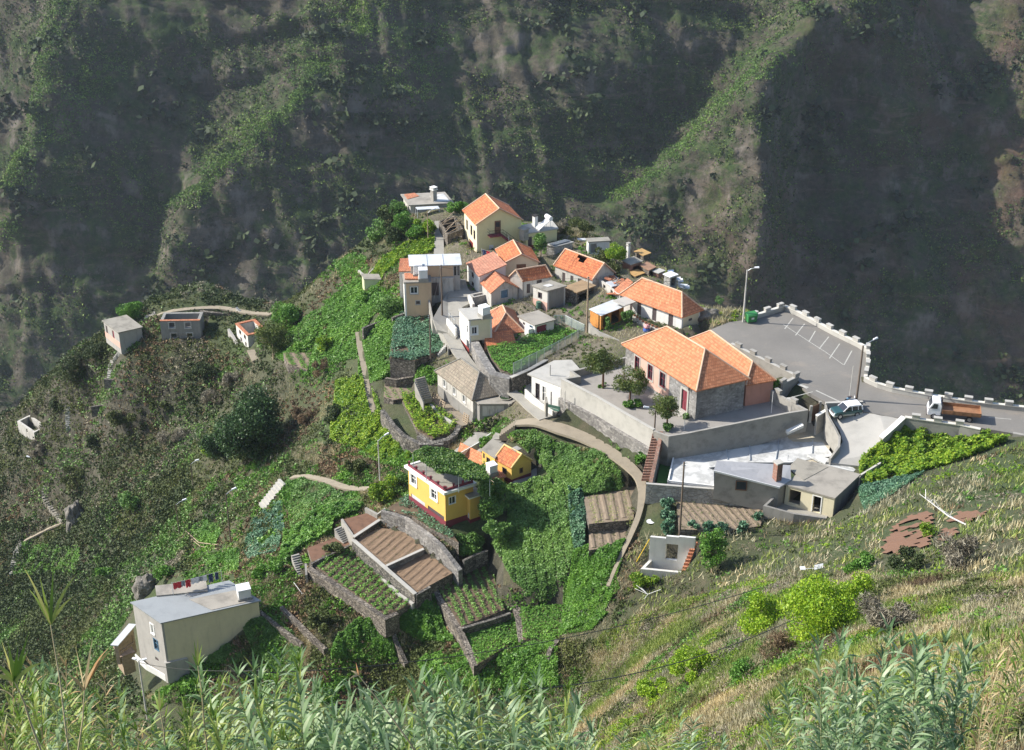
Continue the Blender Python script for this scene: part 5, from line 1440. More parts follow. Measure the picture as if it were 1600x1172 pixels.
# ---- ruins on the left spur
h = HH('h', 'brown_roofed_hut', 'old hut with flat brown earth roof and pink base on the left spur', 'hut', (236, 492), (106, 303), (396, 352), 392, wall=M_greyp, zb=-25.8)
h.walls([('L', .78, .9, .1, .8, 'shut'), ('L', .35, .47, .1, .8, 'shut', M_maroon)]); h.flat(M_concd, .2, .18); h.band('L', -.2, .25, M_pinkl)
h = HH('h', 'roofless_grey_ruin', 'roofless two-storey grey ruin with four empty window openings', 'ruin', (552, 440), (566, 236), (840, 300), 304, wall=M_greyd, zb=-24.8, th_=.5)
h.walls([('R', .22, .36, .62, .92, 'open'), ('R', .62, .76, .62, .92, 'open'), ('R', .24, .38, .05, .32, 'open'), ('R', .64, .78, .05, .32, 'open')], name='ruined_wall')
for a, b, z0_, z1_ in ((.22, .36, .62, .92), (.62, .76, .62, .92), (.24, .38, .05, .32), (.64, .78, .05, .32)): h.surround('R', a, b, z0_, z1_, M_oldw, .15)
O, d, L, n = h.side('R'); MB().obox(O+n*.04+np.array([0, 0, h.h+.002]), d*L, -n*.5, [0, 0, .12]).build('wall_top_tiles', M_tileo, h.root)
O, d, L, n = h.side('K'); MB().obox(h.at(.92, .02, h.h*.5), h.v*h.Lv*.96, h.u*.1, [0, 0, h.h*.42]).build('pale_inner_wall', M_whited, h.root)
h = HH('h', 'roofless_white_shell', 'roofless white two-storey shell with red tile coping, bushes at its side', 'ruin', (1216, 520), (1116, 325), (1352, 380), 414, wall=M_whited, zb=-23.6, th_=.4)
h.walls([('L', .58, .74, .56, .84, 'win', M_shut), ('L', .18, .34, .56, .84, 'win', M_shut), ('L', .54, .7, .05, .35, 'shut'), ('L', .16, .3, .05, .35, 'shut')], name='ruined_wall')
cp = MB()
for k in 'LRKJ':
    O, d, L, n = h.side(k); e = .08 if k in 'LK' else -.42
    cp.obox(O-d*e+n*.1+np.array([0, 0, h.h+.002]), d*(L+2*e), -n*.52, [0, 0, .16])
cp.build('tile_coping', M_tileo, h.root)
h = HH('n', 'sunken_stone_ruin', 'small roofless pale stone ruin on the far left slope', 'ruin', (190, 440), (92, 338), (252, 365), 400, wall=M_oldw, th_=.4)
h.walls([('L', .4, .5, .3, .8, 'open')], name='ruined_wall')
# ================================================================ paving, walls, terraces
def asphalt():
    m = bpy.data.materials.new('asphalt'); t, b = nt(m)
    n1 = noise_tex(t, .12, 5, .65); n2 = noise_tex(t, 4., 4, .7); n3 = noise_tex(t, .25, 6, .7, stretch=(1, 1.6, 1))
    base = ramp(t, n1, [(.3, (.15, .14, .125)), (.7, (.215, .20, .178))])
    dust = mix(t, ramp(t, n3, [(.55, (0, 0, 0)), (.75, (.5,)*3)]), base, (.33, .27, .21))
    grit = mix(t, ramp(t, n2, [(.35, (.25,)*3), (.6, (0, 0, 0))]), dust, (.12, .12, .12))
    t.links.new(grit, b.inputs['Base Color']); b.inputs['Roughness'].default_value = .9
    bump(t, b, n2, .2, .02)
    return m
M_asph = asphalt()
M_paint = simple('road_paint', (.42, .41, .37), .8, var=.35, scale=2.5)
M_court = simple('yard_paving', (.285, .265, .24), .92, var=.2, scale=.5)
M_drive = simple('driveway_concrete', (.38, .365, .335), .9, var=.15, scale=.4)
M_sand = simple('warm_concrete', (.50, .44, .33), .9, var=.2, scale=.8)
q = lambda *p: p
slab('road', [(1108,516,0),(1140,503,0),(1182,498,0),(1226,487,0),(1246,494,0),(1301,524,0),(1340,543,0),(1353,552,0),(1353,575,0),(1349,594,0),(1372,605,0),(1395,612,0),(1420,618,0),(1447,623,0),(1473,627,0),(1497,631,0),(1525,634,0),(1551,638,0),(1600,642,0),(1700,652,0),(1700,688,0),(1600,680,0),(1530,668,0),(1415,655,0),(1375,648,0),(1330,640,0),(1300,634,0),(1262,612,0),(1246,594,0),(1205,565,0),(1143,541,0)], .5, M_asph)
# painted bays
ln = MB()
for a, b in (((1239,497),(1226,514)),((1257,506),(1243,524)),((1274,517),(1264,534)),((1295,526),(1280,545)),((1312,537),(1296,560)),((1331,548),(1319,570))):
    p, r_ = W(*a, .004), W(*b, .004); d = r_-p; Ln = np.linalg.norm(d); d /= Ln; nn = np.array([-d[1], d[0], 0])*.07
    ln.face([p-nn, p+d*Ln-nn, p+d*Ln+nn, p+nn])
tag(ln.build('parking_bay_lines', M_paint), kind='structure')
ln = MB(); pts = [(1224,507),(1245,521),(1268,536),(1290,550),(1318,570)]
for i in range(4):
    p, r_ = W(*pts[i], .0045), W(*pts[i+1], .0045); d = r_-p; nn = np.array([-d[1], d[0], 0]); nn *= .05/np.linalg.norm(nn)
    ln.face([p-nn, r_-nn, r_+nn, p+nn])
tag(ln.build('parking_edge_line', M_paint), kind='structure')
ln = MB()
for a, b, w_ in (((1275,610),(1313,628),.1),((1240,620),(1270,612),.06),((1580,655),(1545,652),.06),((1247,600),(1262,606),.25),((1232,621),(1236,626),.3)):
    p, r_ = W(*a, .0045), W(*b, .0045); d = r_-p; nn = np.array([-d[1], d[0], 0]); nn *= w_/np.linalg.norm(nn)
    ln.face([p-nn, r_-nn, r_+nn, p+nn])
tag(ln.build('road_marking', M_paint), kind='structure')
slab('driveway', [(1375,649,-.02),(1412,654,-.06),(1385,682,-1.0),(1350,712,-2.4),(1342,728,-3.1),(1290,722,-3.0),(1310,700,-2.4),(1317,690,-2.0),(1312,672,-1.4),(1300,655,-.9),(1298,641,-.5),(1340,641,-.1)], .5, M_drive)
slab('slab_yard', [(1228,672,-3.65),(1262,655,-3.6),(1290,668,-3.6),(1300,690,-3.7),(1290,718,-3.8),(1262,728,-3.8),(1240,712,-3.8)], .4, M_sand)
slab('school_yard', [(880,594,-1.52),(905,580,-1.52),(990,560,-1.52),(1100,520,-1.52),(1203,600,-1.52),(1208,612,-1.52),(1262,650,-1.52),(1040,690,-1.52),(1020,682,-1.52)], .5, M_court, grow_=.8)
M_cope = simple('pale_coping', (.56, .54, .48), .85, var=.2)
# car park parapets with blocks
wallrun('car_park_parapet', 'pale stone parapet with blocks round the outer edge of the car park and road',
        [(1172,498,.55),(1182,492,.55),(1226,478,.55),(1247,487,.55),(1301,516,.55),(1340,535,.55),(1356,544,.55),(1356,570,.55),(1352,590,.55),(1372,599,.55),(1395,606,.55),(1420,611,.55),(1447,616,.55),(1473,620,.55),(1497,624,.55),(1525,628,.55),(1551,631,.55),(1600,636,.55),(1690,646,.55)], 3.5, .34, M_concl, merlon=M_concl, coping=M_cope)
wallrun('inner_parapet', 'grey parapet with blocks between car park and school wing', [(1143,537,.6),(1185,558,.6),(1246,588,.6),(1222,600,.6)], 2.9, .3, M_conc, merlon=M_conc, coping=M_concl, step=2.6)
wallrun('roadside_parapet', 'low parapet with blocks on the near side of the road beside the truck', [(1414,652,.5),(1450,657,.5),(1500,664,.5),(1532,671,.5)], 2.6, .35, M_conc, merlon=M_concl, coping=M_cope, step=2.5)
wallrun('driveway_wall', 'white topped wall descending along the outer side of the driveway', [(1412,652,.45),(1395,668,-.1),(1377,684,-.9)], 1.8, .55, M_concl, coping=M_white)
wallrun('roadside_wall_stub', 'pale wall stub at the right end of the road', [(1583,676,.5),(1605,680,.5),(1640,684,.5)], 1.6, .4, M_conc)
wallrun('school_corner_wall', 'grey concrete wall with blocks between school yard and road', [(1204,608,.1),(1232,625,.1),(1262,641,.1)], 2.6, .3, M_conc, merlon=M_conc, step=2.8)
wallrun('driveway_inner_wall', 'tall dark curved retaining wall on the inner side of the driveway', [(1290,631,.4),(1293,648,-.1),(1303,665,-.6),(1312,682,-1.2),(1311,697,-1.6),(1297,716,-2.4)], [3.2,3.2,3,2.6,2,1], .25, M_conc)
wallrun('gate_wall', 'grey wall with pale cap behind the parked off-roader', [(1290,630,.5),(1348,628,.55)], 1.2, .25, M_greyp, coping=M_concl)
wallrun('gate_side_wall', 'short white capped wall beside the brown gate', [(1276,650,-.4),(1293,640,-.1)], 2.6, .3, M_conc, coping=M_white)
p = W(1272, 655, -1.6)
t = thing('brown_gate', Vector(p), 'brown metal gate between school wall and driveway wall', 'gate')
MB().obox(W(1265, 660, -1.6), W(1278, 654, -1.6)-W(1265, 660, -1.6), [0, .05, 0], [0, 0, 2.1]).build('gate_leaf', M_brown, t)
MB().box(W(1265, 660, -1.6), (.3, .3, 2.3)).box(W(1279, 653, -1.6), (.3, .3, 2.3)).build('gate_post', M_conc, t)
# wall of the school yard
swt = [(878,592,-.5),(934,621,-.5),(980,648,-.5),(1022,672,-.5)]
wallrun('school_yard_wall', 'long pale concrete parapet wall along the front of the school yard', swt, 2.7, .3, M_concl, coping=M_concl)
sp = polyw(swt); off = np.array([-.28, -.5, 0])*.9
wallrun('school_retaining_wall', 'grey brown stone retaining wall beneath the school parapet', [p+off*.35-[0, 0, 2.5] for p in sp], 5.2, .9, M_stone, world=True)
wallrun('school_side_wall', 'long plain grey wall on the road side of the school yard', [(1022,673,-.5),(1045,681,-.5),(1076,676,-.45),(1150,661,-.2),(1230,645,.1),(1262,640,.2)], [5,5,4.5,4,3.2,3], .3, M_conc)
wallrun('yard_corner_wall', 'short angled concrete wall at the far corner of the school yard', [(880,592,-.5),(905,588,-.5),(893,580,-.5),(925,572,-.5)], 1.4, .3, M_conc)
wallrun('yard_back_wall', 'low grey wall closing the school yard behind the largest tree', [(925,572,-.6),(960,563,-.6),(985,556,-.6)], 1.2, .3, M_conc)

# lanes and paths
slab('village_lane', [(676,498,-3.1),(700,455,-2.9),(745,455,-2.9),(742,470,-3.0),(722,480,-3.1),(735,500,-3.4),(712,528,-4.1),(700,520,-4.0),(682,515,-3.8)], .4, M_lane)
slab('lane_neck', [(700,464,-2.9),(709,446,-2.75),(712,436,-2.7),(727,436,-2.7),(731,450,-2.8),(745,466,-2.95)], .4, M_lane)
slab('upper_lane', [(678,398,-2.1),(679,345,-1.2),(692,345,-1.2),(694,398,-2.1)], .4, M_lane)
ribbon('lane_ramp', [(703,520,-4.1),(716,548,-4.7),(738,575,-5.0),(764,592,-5.1),(788,604,-5.25),(812,619,-5.3),(836,638,-5.2),(856,652,-5.05)], [2.2,1.8,1.5,1.4,1.3,1.4,2.0,2.6], M_lane)
ribbon('dirt_path', [(806,660,-5.8),(838,657,-5.1),(880,670,-5.0),(915,683,-5.0),(950,702,-5.1),(980,724,-5.2),(1001,745,-5.4),(1004,765,-5.6),(1000,800,-6.4),(988,830,-7.4),(975,858,-8.7),(962,885,-9.9),(950,915,-11.2)], [1.3,1.9,2.3,2.0,1.7,1.5,1.3,.9,.7,.6,.5,.4,.4], M_path)
stairs('path_steps', 'pale worn steps descending from the path to the small yellow house', (806,661,-5.8), (782,678,-7.6), 1.6, 8, M_path)
ribbon('house_path', [(782,678,-7.7),(775,690,-8.3),(790,702,-8.6)], 1.5, M_lane)
ribbon('hill_path', [(590,762,-14.9),(560,764,-15.6),(535,760,-16.2),(510,750,-17.0),(480,742,-18.2),(455,745,-19.6)], [1.1,1.1,1.1,1.1,1.0,.8], M_path)
stairs('terrace_steps', 'pale stone steps going down the slope left of the green plots', (442,752,-20.0), (409,793,-23.0), 1.7, 9, M_concl)
stairs('small_steps', 'small white stone steps at the edge of the cabbage plot', (697,540,-5.0), (684,554,-6.4), 1.0, 6, M_concl)
ribbon('spur_path', [(225,498,-22.2),(262,486,-20.6),(300,481,-19.7),(345,479,-19.2),(385,488,-19.4),(425,490,-19.4)], 1.2, M_path, use_g=True)
ribbon('slope_path', [tuple(c('n', *p)) for p in ((130, 980), (210, 940), (280, 905), (345, 880))], .9, M_path, use_g=True)
ribbon('ruin_path', [tuple(c('h', *p)) for p in ((1230, 520), (1270, 600))], 1.2, M_path, use_g=True)
ribbon('field_path', [tuple(c('m', *p)) for p in ((750, 580), (765, 700), (800, 850), (815, 980), (860, 1120))], .8, M_path, use_g=True)

# terraces with level tops
M_soil = simple('tilled_soil', (.20, .135, .085), .95, var=.35, scale=1.2)
M_soilr = simple('red_soil', (.16, .085, .052), .95, var=.4, scale=1.0)
M_soild = simple('dark_soil', (.115, .08, .05), .95, var=.4, scale=1.2)
M_soilg = simple('grey_soil', (.22, .17, .12), .95, var=.35, scale=1.0)
SOILS = {'soil': M_soil, 'dark': M_soild, 'red': M_soilr, 'grey': M_soilg}
TP = {}
for k_, nm_, pl_, z_, sm_ in TSPEC:
    terrace(nm_, [c(k_, *p) for p in pl_], z_, SOILS[sm_], 3.)
    TP[nm_] = (np.array([W(*c(k_, *p), z_) for p in pl_])[:, :2], z_)
# terrace walls
def TW(k, label, pts, h, mat=M_stoned, thk=.45, name='terrace_wall', cop=None):
    return wallrun(name, label, [c(k, p[0], p[1])+(p[2],) for p in pts], h, thk, mat, coping=cop)
TW('j', 'tall curved grey stone wall behind the two brown plots', [(980,705,-12.5),(1150,765,-12.5),(1310,880,-12.6),(1400,960,-13.0),(1530,1130,-14.3)], 3.2, M_stone, .6)
TW('k', 'low stone wall with pale edge between the two brown plots', [(570,225,-14.35),(772,133,-14.4)], 1.6, M_stone, .25, cop=M_concl)
TW('k', 'stone wall with pale edge along the lower left of the brown plots', [(388,82,-14.35),(560,232,-14.35),(728,378,-14.9)], 2.6, M_stoned, .35, cop=M_concl)
TW('k', 'stone end wall under the lower brown plot', [(728,380,-14.9),(808,335,-14.9)], 2.2, M_stoned, .35)
TW('k', 'pale concrete channel below the brown plots', [(545,285,-15.9),(640,375,-15.9),(715,428,-16.0)], .8, M_concl, .35)
TW('k', 'long rough stone wall under the potato terrace', [(148,232,-16.1),(365,370,-16.1),(565,505,-16.1),(630,478,-16.2)], 2.6, M_stoneb, .6)
TW('j', 'thin dark wall along the edge of the reddish bare terrace', [(480,1082,-15.75),(775,942,-15.75)], 1.6, M_stoned, .3)
TW('j', 'dark wall below the small bare terrace', [(778,900,-14.0),(975,770,-14.0)], 1.8, M_stoned, .3, cop=M_concl)
TW('j', 'thin concrete posts wall left of the small bare terrace', [(695,770,-14.0),(780,895,-14.0)], 2.2, M_conc, .25)
TW('j', 'small concrete block wall below the yellow green bush', [(862,690,-13.6),(945,735,-13.6),(1000,695,-13.0)], 2.4, M_conc, .3)
TW('k', 'stone bank wall left of the right hand terrace', [(812,325,-16.4),(880,430,-16.5),(965,565,-16.7),(1060,765,-17.7)], 2.4, M_stoneb, .7)
TW('k', 'thin dark wall between upper and lower green terraces', [(978,562,-16.45),(1120,520,-16.45),(1245,478,-16.45)], 2.3, M_stoned, .35)
TW('k', 'rocky bank wall between the green terraces', [(1255,400,-16.3),(1290,480,-16.6),(1310,640,-17.0)], 2.0, M_stoneb, .9)
TW('k', 'pale edging wall beside the corner terrace', [(1545,430,-16.4),(1520,560,-16.6),(1440,700,-17.6)], 1.6, M_concl, .25)
TW('g', 'dark stone wall stub at the right of the tall curved wall', [(660,1150,-14.2),(760,1100,-14.2),(860,1065,-14.2)], 2.0, M_stoned, .35)
TW('c', 'grey wall retaining the cabbage plot beneath the tan house', [(-40,300,-5.6),(60,262,-5.6),(250,235,-5.5)], 1.8, M_stoned, .3)
TW('c', 'slim concrete wall with a railing down the lane side', [(268,150,-3.2),(300,320,-3.6),(345,330,-3.7),(420,480,-4.4),(430,560,-4.8)], 2.2, M_conc, .2)
TW('c', 'big leaning grey stone wall below the tiled lean-to', [(650,500,-3.2),(700,600,-3.2),(760,700,-3.2),(800,760,-3.3),(950,800,-3.3)], [4.2,4.5,4.6,4.2,4.2], M_stone, 1.1)
TW('c', 'dark retaining wall with fence under the fenced potato plot', [(950,800,-3.2),(1100,735,-3.2),(1290,630,-3.2),(1420,560,-3.0),(1560,485,-2.8)], [4.2,3.6,2.8,2,1.6], M_stoned, .4, cop=M_concl)
TW('c', 'block wall stub under the wooden pole', [(370+870,960,-2.2),(1250,1010,-2.4)], 2.0, M_concd, .3)
TW('b', 'rough stone platform wall beneath the brown roofed shed', [(368,745,-2.6),(372,870,-2.7),(515,915,-2.7),(530,840,-2.2)], 2.6, M_stoneb, .5)
TW('b', 'thin mossy wall before the pink based hut', [(-20,700,-2.6),(70,740,-2.6),(90,770,-2.7)], 1.4, M_stoneb, .3)
TW('z', 'dark curved stone wall below the old grey house', [(560,430,-9.4),(500,560,-9.7),(390,640,-9.8),(150,700,-9.9),(-60,590,-9.9)], 3.6, M_stoned, .7)
TW('z', 'pale kerb wall beside the pallets of the old grey house', [(110,90,-9.3),(240,230,-9.3),(340,310,-9.3),(470,390,-9.3)], .8, M_concl, .3)
TW('j', 'stone wall under the yellow green bushes left of the lamp', [(980,0,-9.8),(1060,110,-10),(1130,180,-10),(1250,240,-10),(1410,240,-9.9)], 3.0, M_stoned, .6)
TW('m', 'dark stone wall below the green hut', [(780,555,-8.0),(850,525,-8.0),(920,500,-7.6)], 1.8, M_stoned, .35)
TW('m', 'crumbling wall with dark doorway above the row terrace', [(930,880,-8.6),(1000,890,-8.6),(1110,870,-8.4)], 1.6, M_stoneb, .4)
TW('m', 'low pale wall by the field at the tip of the terraces', [(755,175,-7.4),(800,215,-7.4),(885,130,-6.0)], .8, M_concl, .3)
TW('h', 'tall dark stone wall rising behind the roofless white shell', [(1060,360,-22.4),(1100,420,-23.0),(1140,500,-23.9)], 2.2, M_greyp, .4)
TW('h', 'dark rock wall beside the spur path', [(840,222,-22.0),(930,232,-22.1),(1050,242,-22.2),(1120,252,-22.2)], 3.2, M_stoneb, .6)
TW('h', 'small ruined gate pillar wall on the spur path', [(1120,195,-21.0),(1200,275,-22.4)], 2.0, M_oldw, .4)
TW('h', 'low dry wall across the slope under the grey ruin', [(480,580,-29.2),(620,565,-29.4),(700,555,-29.2)], 1.4, M_stoned, .4)
TW('n', 'long mossy dry wall on the upper left slope', [(560,110,-32),(700,120,-32),(880,130,-31.5)], 1.8, M_stoned, .4)
TW('n', 'second mossy dry wall lower on the left slope', [(490,260,-38.5),(600,240,-38),(850,255,-36)], 2.0, M_stoned, .4)
stairs('plot_steps', 'narrow concrete steps between the bare terraces', c('j', 665, 830)+(-14.6,), c('j', 730, 935)+(-15.9,), 1.0, 8, M_conc)
stairs('garden_steps', 'narrow concrete steps left of the reddish bare terrace', c('j', 365, 1020)+(-16.6,), c('j', 415, 1165)+(-18.2,), 1.0, 9, M_conc)
TW('j', 'thin concrete wall beside the narrow garden steps', [(440,1085,-16.0),(445,1165,-16.6)], 1.8, M_conc, .25)
# mesh fence of the fenced plot
M_net = bpy.data.materials.new('wire_netting'); t, b = nt(M_net)
tc = add(t, 'ShaderNodeTexCoord'); w1 = add(t, 'ShaderNodeTexWave', bands_direction='DIAGONAL'); w1.inputs['Scale'].default_value = 4
t.links.new(tc.outputs['UV'], w1.inputs[0]); b.inputs['Base Color'].default_value = (.42, .50, .46, 1); b.inputs['Roughness'].default_value = .5
b.inputs['Alpha'].default_value = .45
def fence(label, pts, h, n, mat=M_net, name='wire_fence'):
    P = [W(*c('c', x, y), z) for x, y, z in pts]
    t = thing(name, Vector(P[0]), label, 'fence')
    mb = MB()
    for i in range(len(P)-1): mb.face([P[i], P[i+1], P[i+1]+np.array([0, 0, h]), P[i]+np.array([0, 0, h])])
    mb.build('netting', mat, t)
    for i in range(len(P)-1):
        for j in range(n):
            p = P[i]+(P[i+1]-P[i])*j/n; MB().tube([p-[0, 0, .2], p+[0, 0, h+.05]], .035, 5).build('post', M_metal, t)
    tr = MB()
    for i in range(len(P)-1): tr.tube([P[i]+np.array([0, 0, h]), P[i+1]+np.array([0, 0, h])], .02, 5)
    tr.build('top_wire', M_metal, t)
fence('wire netting fence along the near edge of the potato plot', [(970,775,-3.2),(1290,620,-3.2),(1560,470,-3.0)], 1.7, 5)
fence('thin wire fence behind the potato plot up to the pole', [(1310,350,-3.1),(1400,350,-3.0),(1560,430,-2.9)], 1.3, 3)
# ================================================================ ground mesh
GZ2 = GZ.copy()
Pxy = np.stack([GX.ravel(), GY.ravel()], 1)
nz_ = np.array([mn.fractal(Vector((a*.11, b*.11, 0)), 1., 2., 4)*.55 for a, b in Pxy]).reshape(GX.shape)
near = np.clip((GY-150)/60, 0, 1)
CV = np.concatenate([np.r_[p_, p_.mean(0)[None]] for p_, _z in CL])
dm = np.full(len(Pxy), 99.)
for i in range(0, len(CV), 60): dm = np.minimum(dm, np.linalg.norm(Pxy[:, None]-CV[None, i:i+60], axis=2).min(1))
dm = np.clip((dm.reshape(GX.shape)-2)/9, 0, 1)
GZ2 += nz_*(.5+near*.8)*(.35+.65*dm)
# rocky steps on the wild left slope
wild = np.clip((-GX-28)/12, 0, 1)
st_ = np.array([mn.fractal(Vector((a*.05+9, b*.05, 4)), 1., 2.2, 5) for a, b in Pxy]).reshape(GX.shape)
GZ2 += wild*st_*2.6*dm
flatz = GZ2.ravel()
for poly, z in CL:
    lo, hi = poly.min(0)-.2, poly.max(0)+.2
    idx = np.where((Pxy[:, 0] > lo[0]) & (Pxy[:, 0] < hi[0]) & (Pxy[:, 1] > lo[1]) & (Pxy[:, 1] < hi[1]))[0]
    if len(idx) == 0: continue
    idx = idx[inpoly(Pxy[idx], poly)]
    if len(idx) == 0: continue
    if hasattr(z, '__len__'):
        d = np.linalg.norm(Pxy[idx][:, None]-z[None, :, :2], axis=2)+.05
        w_ = 1/d**3; zz = (w_*z[None, :, 2]).sum(1)/w_.sum(1)-.22
    else: zz = np.full(len(idx), z-.1)
    flatz[idx] = np.minimum(flatz[idx], zz)
GZ2 = flatz.reshape(GX.shape)
ny, nx = GX.shape
I = np.arange(ny*nx).reshape(ny, nx)
quads = np.stack([I[:-1, :-1], I[:-1, 1:], I[1:, 1:], I[1:, :-1]], -1).reshape(-1, 4)
def ground_mat():
    m = bpy.data.materials.new('ground'); t, b = nt(m)
    n1 = noise_tex(t, .05, 6, .6); n2 = noise_tex(t, .35, 6, .7); n3 = noise_tex(t, 2.5, 5, .7)
    a = ramp(t, n2, [(.3, (.035, .045, .018)), (.48, (.06, .062, .03)), (.62, (.095, .08, .048)), (.8, (.15, .125, .085))])
    g = ramp(t, n3, [(.3, (.025, .045, .012)), (.6, (.06, .085, .025)), (.8, (.13, .13, .06))])
    m1 = mix(t, ramp(t, n1, [(.4, (0, 0, 0)), (.6, (1, 1, 1))]), a, g)
    # bare earth and rock on the steep parts
    geo = add(t, 'ShaderNodeNewGeometry'); sp_ = add(t, 'ShaderNodeSeparateXYZ'); t.links.new(geo.outputs['True Normal'], sp_.inputs[0])
    rock = ramp(t, noise_tex(t, .9, 7, .75, stretch=(1, 1, .4)), [(.3, (.03, .03, .02)), (.55, (.07, .064, .042)), (.75, (.15, .135, .10))])
    m2 = mix(t, ramp(t, sp_.outputs[2], [(.5, (1, 1, 1)), (.75, (0, 0, 0))]), m1, rock)
    ea = add(t, 'ShaderNodeAttribute', attribute_name='earth')
    m2 = mix(t, ea.outputs['Fac'], m2, ramp(t, n2, [(.3, (.07, .075, .04)), (.5, (.15, .13, .09)), (.62, (.20, .175, .13)), (.8, (.28, .255, .21))]))
    t.links.new(m2, b.inputs['Base Color']); b.inputs['Roughness'].default_value = .95
    n5 = noise_tex(t, 9., 4, .8)
    fine = add(t, 'ShaderNodeMix', data_type='RGBA', blend_type='MULTIPLY'); fine.inputs[0].default_value = 1
    t.links.new(m2, fine.inputs[6]); t.links.new(ramp(t, n5, [(.3, (.45,)*3), (.5, (1,)*3), (.72, (1.6,)*3)]), fine.inputs[7]); t.links.new(fine.outputs[2], b.inputs['Base Color'])
    bump(t, b, n5, .9, .15)
    return m
M_ground = ground_mat()
gr = fastmesh('ground', np.stack([GX.ravel(), GY.ravel(), GZ2.ravel()], 1), quads, M_ground, off=(0, 150, 0), smooth=True)
tag(gr, kind='structure')
VC = [(628,480),(628,400),(640,385),(690,300),(740,300),(860,345),(1000,385),(1150,490),(1110,515),(990,560),(900,560),(860,660),(740,670),(640,640),(700,540),(690,480)]
at_ = np.zeros(len(Pxy)); V3 = np.stack([GX.ravel(), GY.ravel(), GZ2.ravel()], 1); pp_ = PX(V3)
ok = (V3[:, 1] > 60); at_[ok] = inpoly(pp_[ok], VC)
at_ = at_.reshape(GX.shape)
for _ in range(4): at_[1:-1, 1:-1] = (at_[1:-1, 1:-1]*2+at_[:-2, 1:-1]+at_[2:, 1:-1]+at_[1:-1, :-2]+at_[1:-1, 2:])/6
a_ = gr.data.attributes.new('earth', 'FLOAT', 'POINT'); a_.data.foreach_set('value', at_.ravel().astype(np.float32))
def th2(x, y): return th(x, y, GZ2)
def G2(px, py, dz=0.): return G(px, py, dz, GZ2)
# ================================================================ vegetation
L_g = leafmat('crop_green', [(.06, .165, .02), (.09, .22, .026), (.13, .28, .04), (.18, .34, .06)], .25, .5, .15)
L_b = leafmat('cabbage_green', [(.03, .085, .04), (.06, .15, .08), (.11, .23, .13), (.19, .32, .22)], .15, .5, .15)
L_y = leafmat('vine_yellow_green', [(.07, .17, .01), (.14, .27, .018), (.24, .37, .028), (.36, .46, .05)], .35, .5, .15)
L_d = leafmat('sweet_potato_green', [(.065, .15, .028), (.095, .20, .038), (.135, .255, .055), (.19, .32, .09)], .15, .5, .15)
L_o = leafmat('olive_scrub', [(.06, .08, .022), (.085, .11, .03), (.12, .145, .042)], .15, .7, .08)
L_k = leafmat('dark_scrub', [(.03, .05, .017), (.045, .07, .022), (.065, .093, .03)], .12, .7, .08)
L_t = leafmat('dry_grass', [(.26, .22, .12), (.38, .33, .20), (.50, .45, .30), (.60, .56, .42)], .2, .8, .1)
L_r = leafmat('brown_bracken', [(.09, .055, .035), (.15, .10, .06), (.22, .15, .09), (.28, .21, .13)], .1, .8, .1)
L_w = leafmat('grey_twigs', [(.10, .085, .06), (.18, .155, .115), (.26, .23, .18), (.36, .33, .26)], .0, .85, .1)
L_gr = leafmat('hill_grass', [(.13, .20, .04), (.21, .29, .06), (.32, .38, .11), (.46, .47, .20)], .25, .6, .1)
# the red soil patches on the hillside
def draped(name, pxp, mat, step=.6, lift=.05):
    P = np.array([G2(*q_) for q_ in pxp]); lo, hi = P.min(0)[:2], P.max(0)[:2]
    xs = np.arange(lo[0], hi[0], step); ys = np.arange(lo[1], hi[1], step); X_, Y_ = np.meshgrid(xs, ys); Z_ = th2(X_, Y_)+lift+.06*np.random.default_rng(2).normal(size=X_.shape)
    pr = inpoly(PX(np.stack([X_.ravel(), Y_.ravel(), Z_.ravel()], 1)), pxp).reshape(X_.shape)
    I_ = np.arange(X_.size).reshape(X_.shape); m = pr[:-1, :-1] & pr[1:, 1:] & pr[1:, :-1] & pr[:-1, 1:]
    rg_ = np.array([mn.fractal(Vector((a*.45, b*.45, 8)), 1., 2., 4) for a, b in zip(X_.ravel(), Y_.ravel())]).reshape(X_.shape)
    m &= rg_[:-1, :-1] > -.28
    Q = np.stack([I_[:-1, :-1], I_[:-1, 1:], I_[1:, 1:], I_[1:, :-1]], -1)[m]
    o = fastmesh(name, np.stack([X_.ravel(), Y_.ravel(), Z_.ravel()], 1), Q, mat); tag(o, kind='structure'); return o
RS1 = [(1419,802),(1458,796),(1462,815),(1456,853),(1410,866),(1380,874),(1372,850),(1392,822)]
RS2 = [(1496,796),(1545,797),(1541,806),(1497,820),(1502,832),(1468,855),(1461,841),(1473,818)]
for R_ in (RS1, RS2):
    draped('red_soil_patch', R_, M_soilr, .5, .2); EX.append(np.array([G2(*q_) for q_ in R_])[:, :2])
EXB = [(p.min(0), p.max(0), p) for p in EX]
def excluded(P):
    r = np.zeros(len(P), bool)
    for lo, hi, p in EXB:
        m = (P[:, 0] > lo[0]) & (P[:, 0] < hi[0]) & (P[:, 1] > lo[1]) & (P[:, 1] < hi[1])
        if m.any(): i = np.where(m)[0]; r[i] |= inpoly(P[i], p)
    return r
def fract(P, sc, seed): return np.array([mn.fractal(Vector((a*sc, b*sc, seed)), 1., 2.1, 4) for a, b in P])
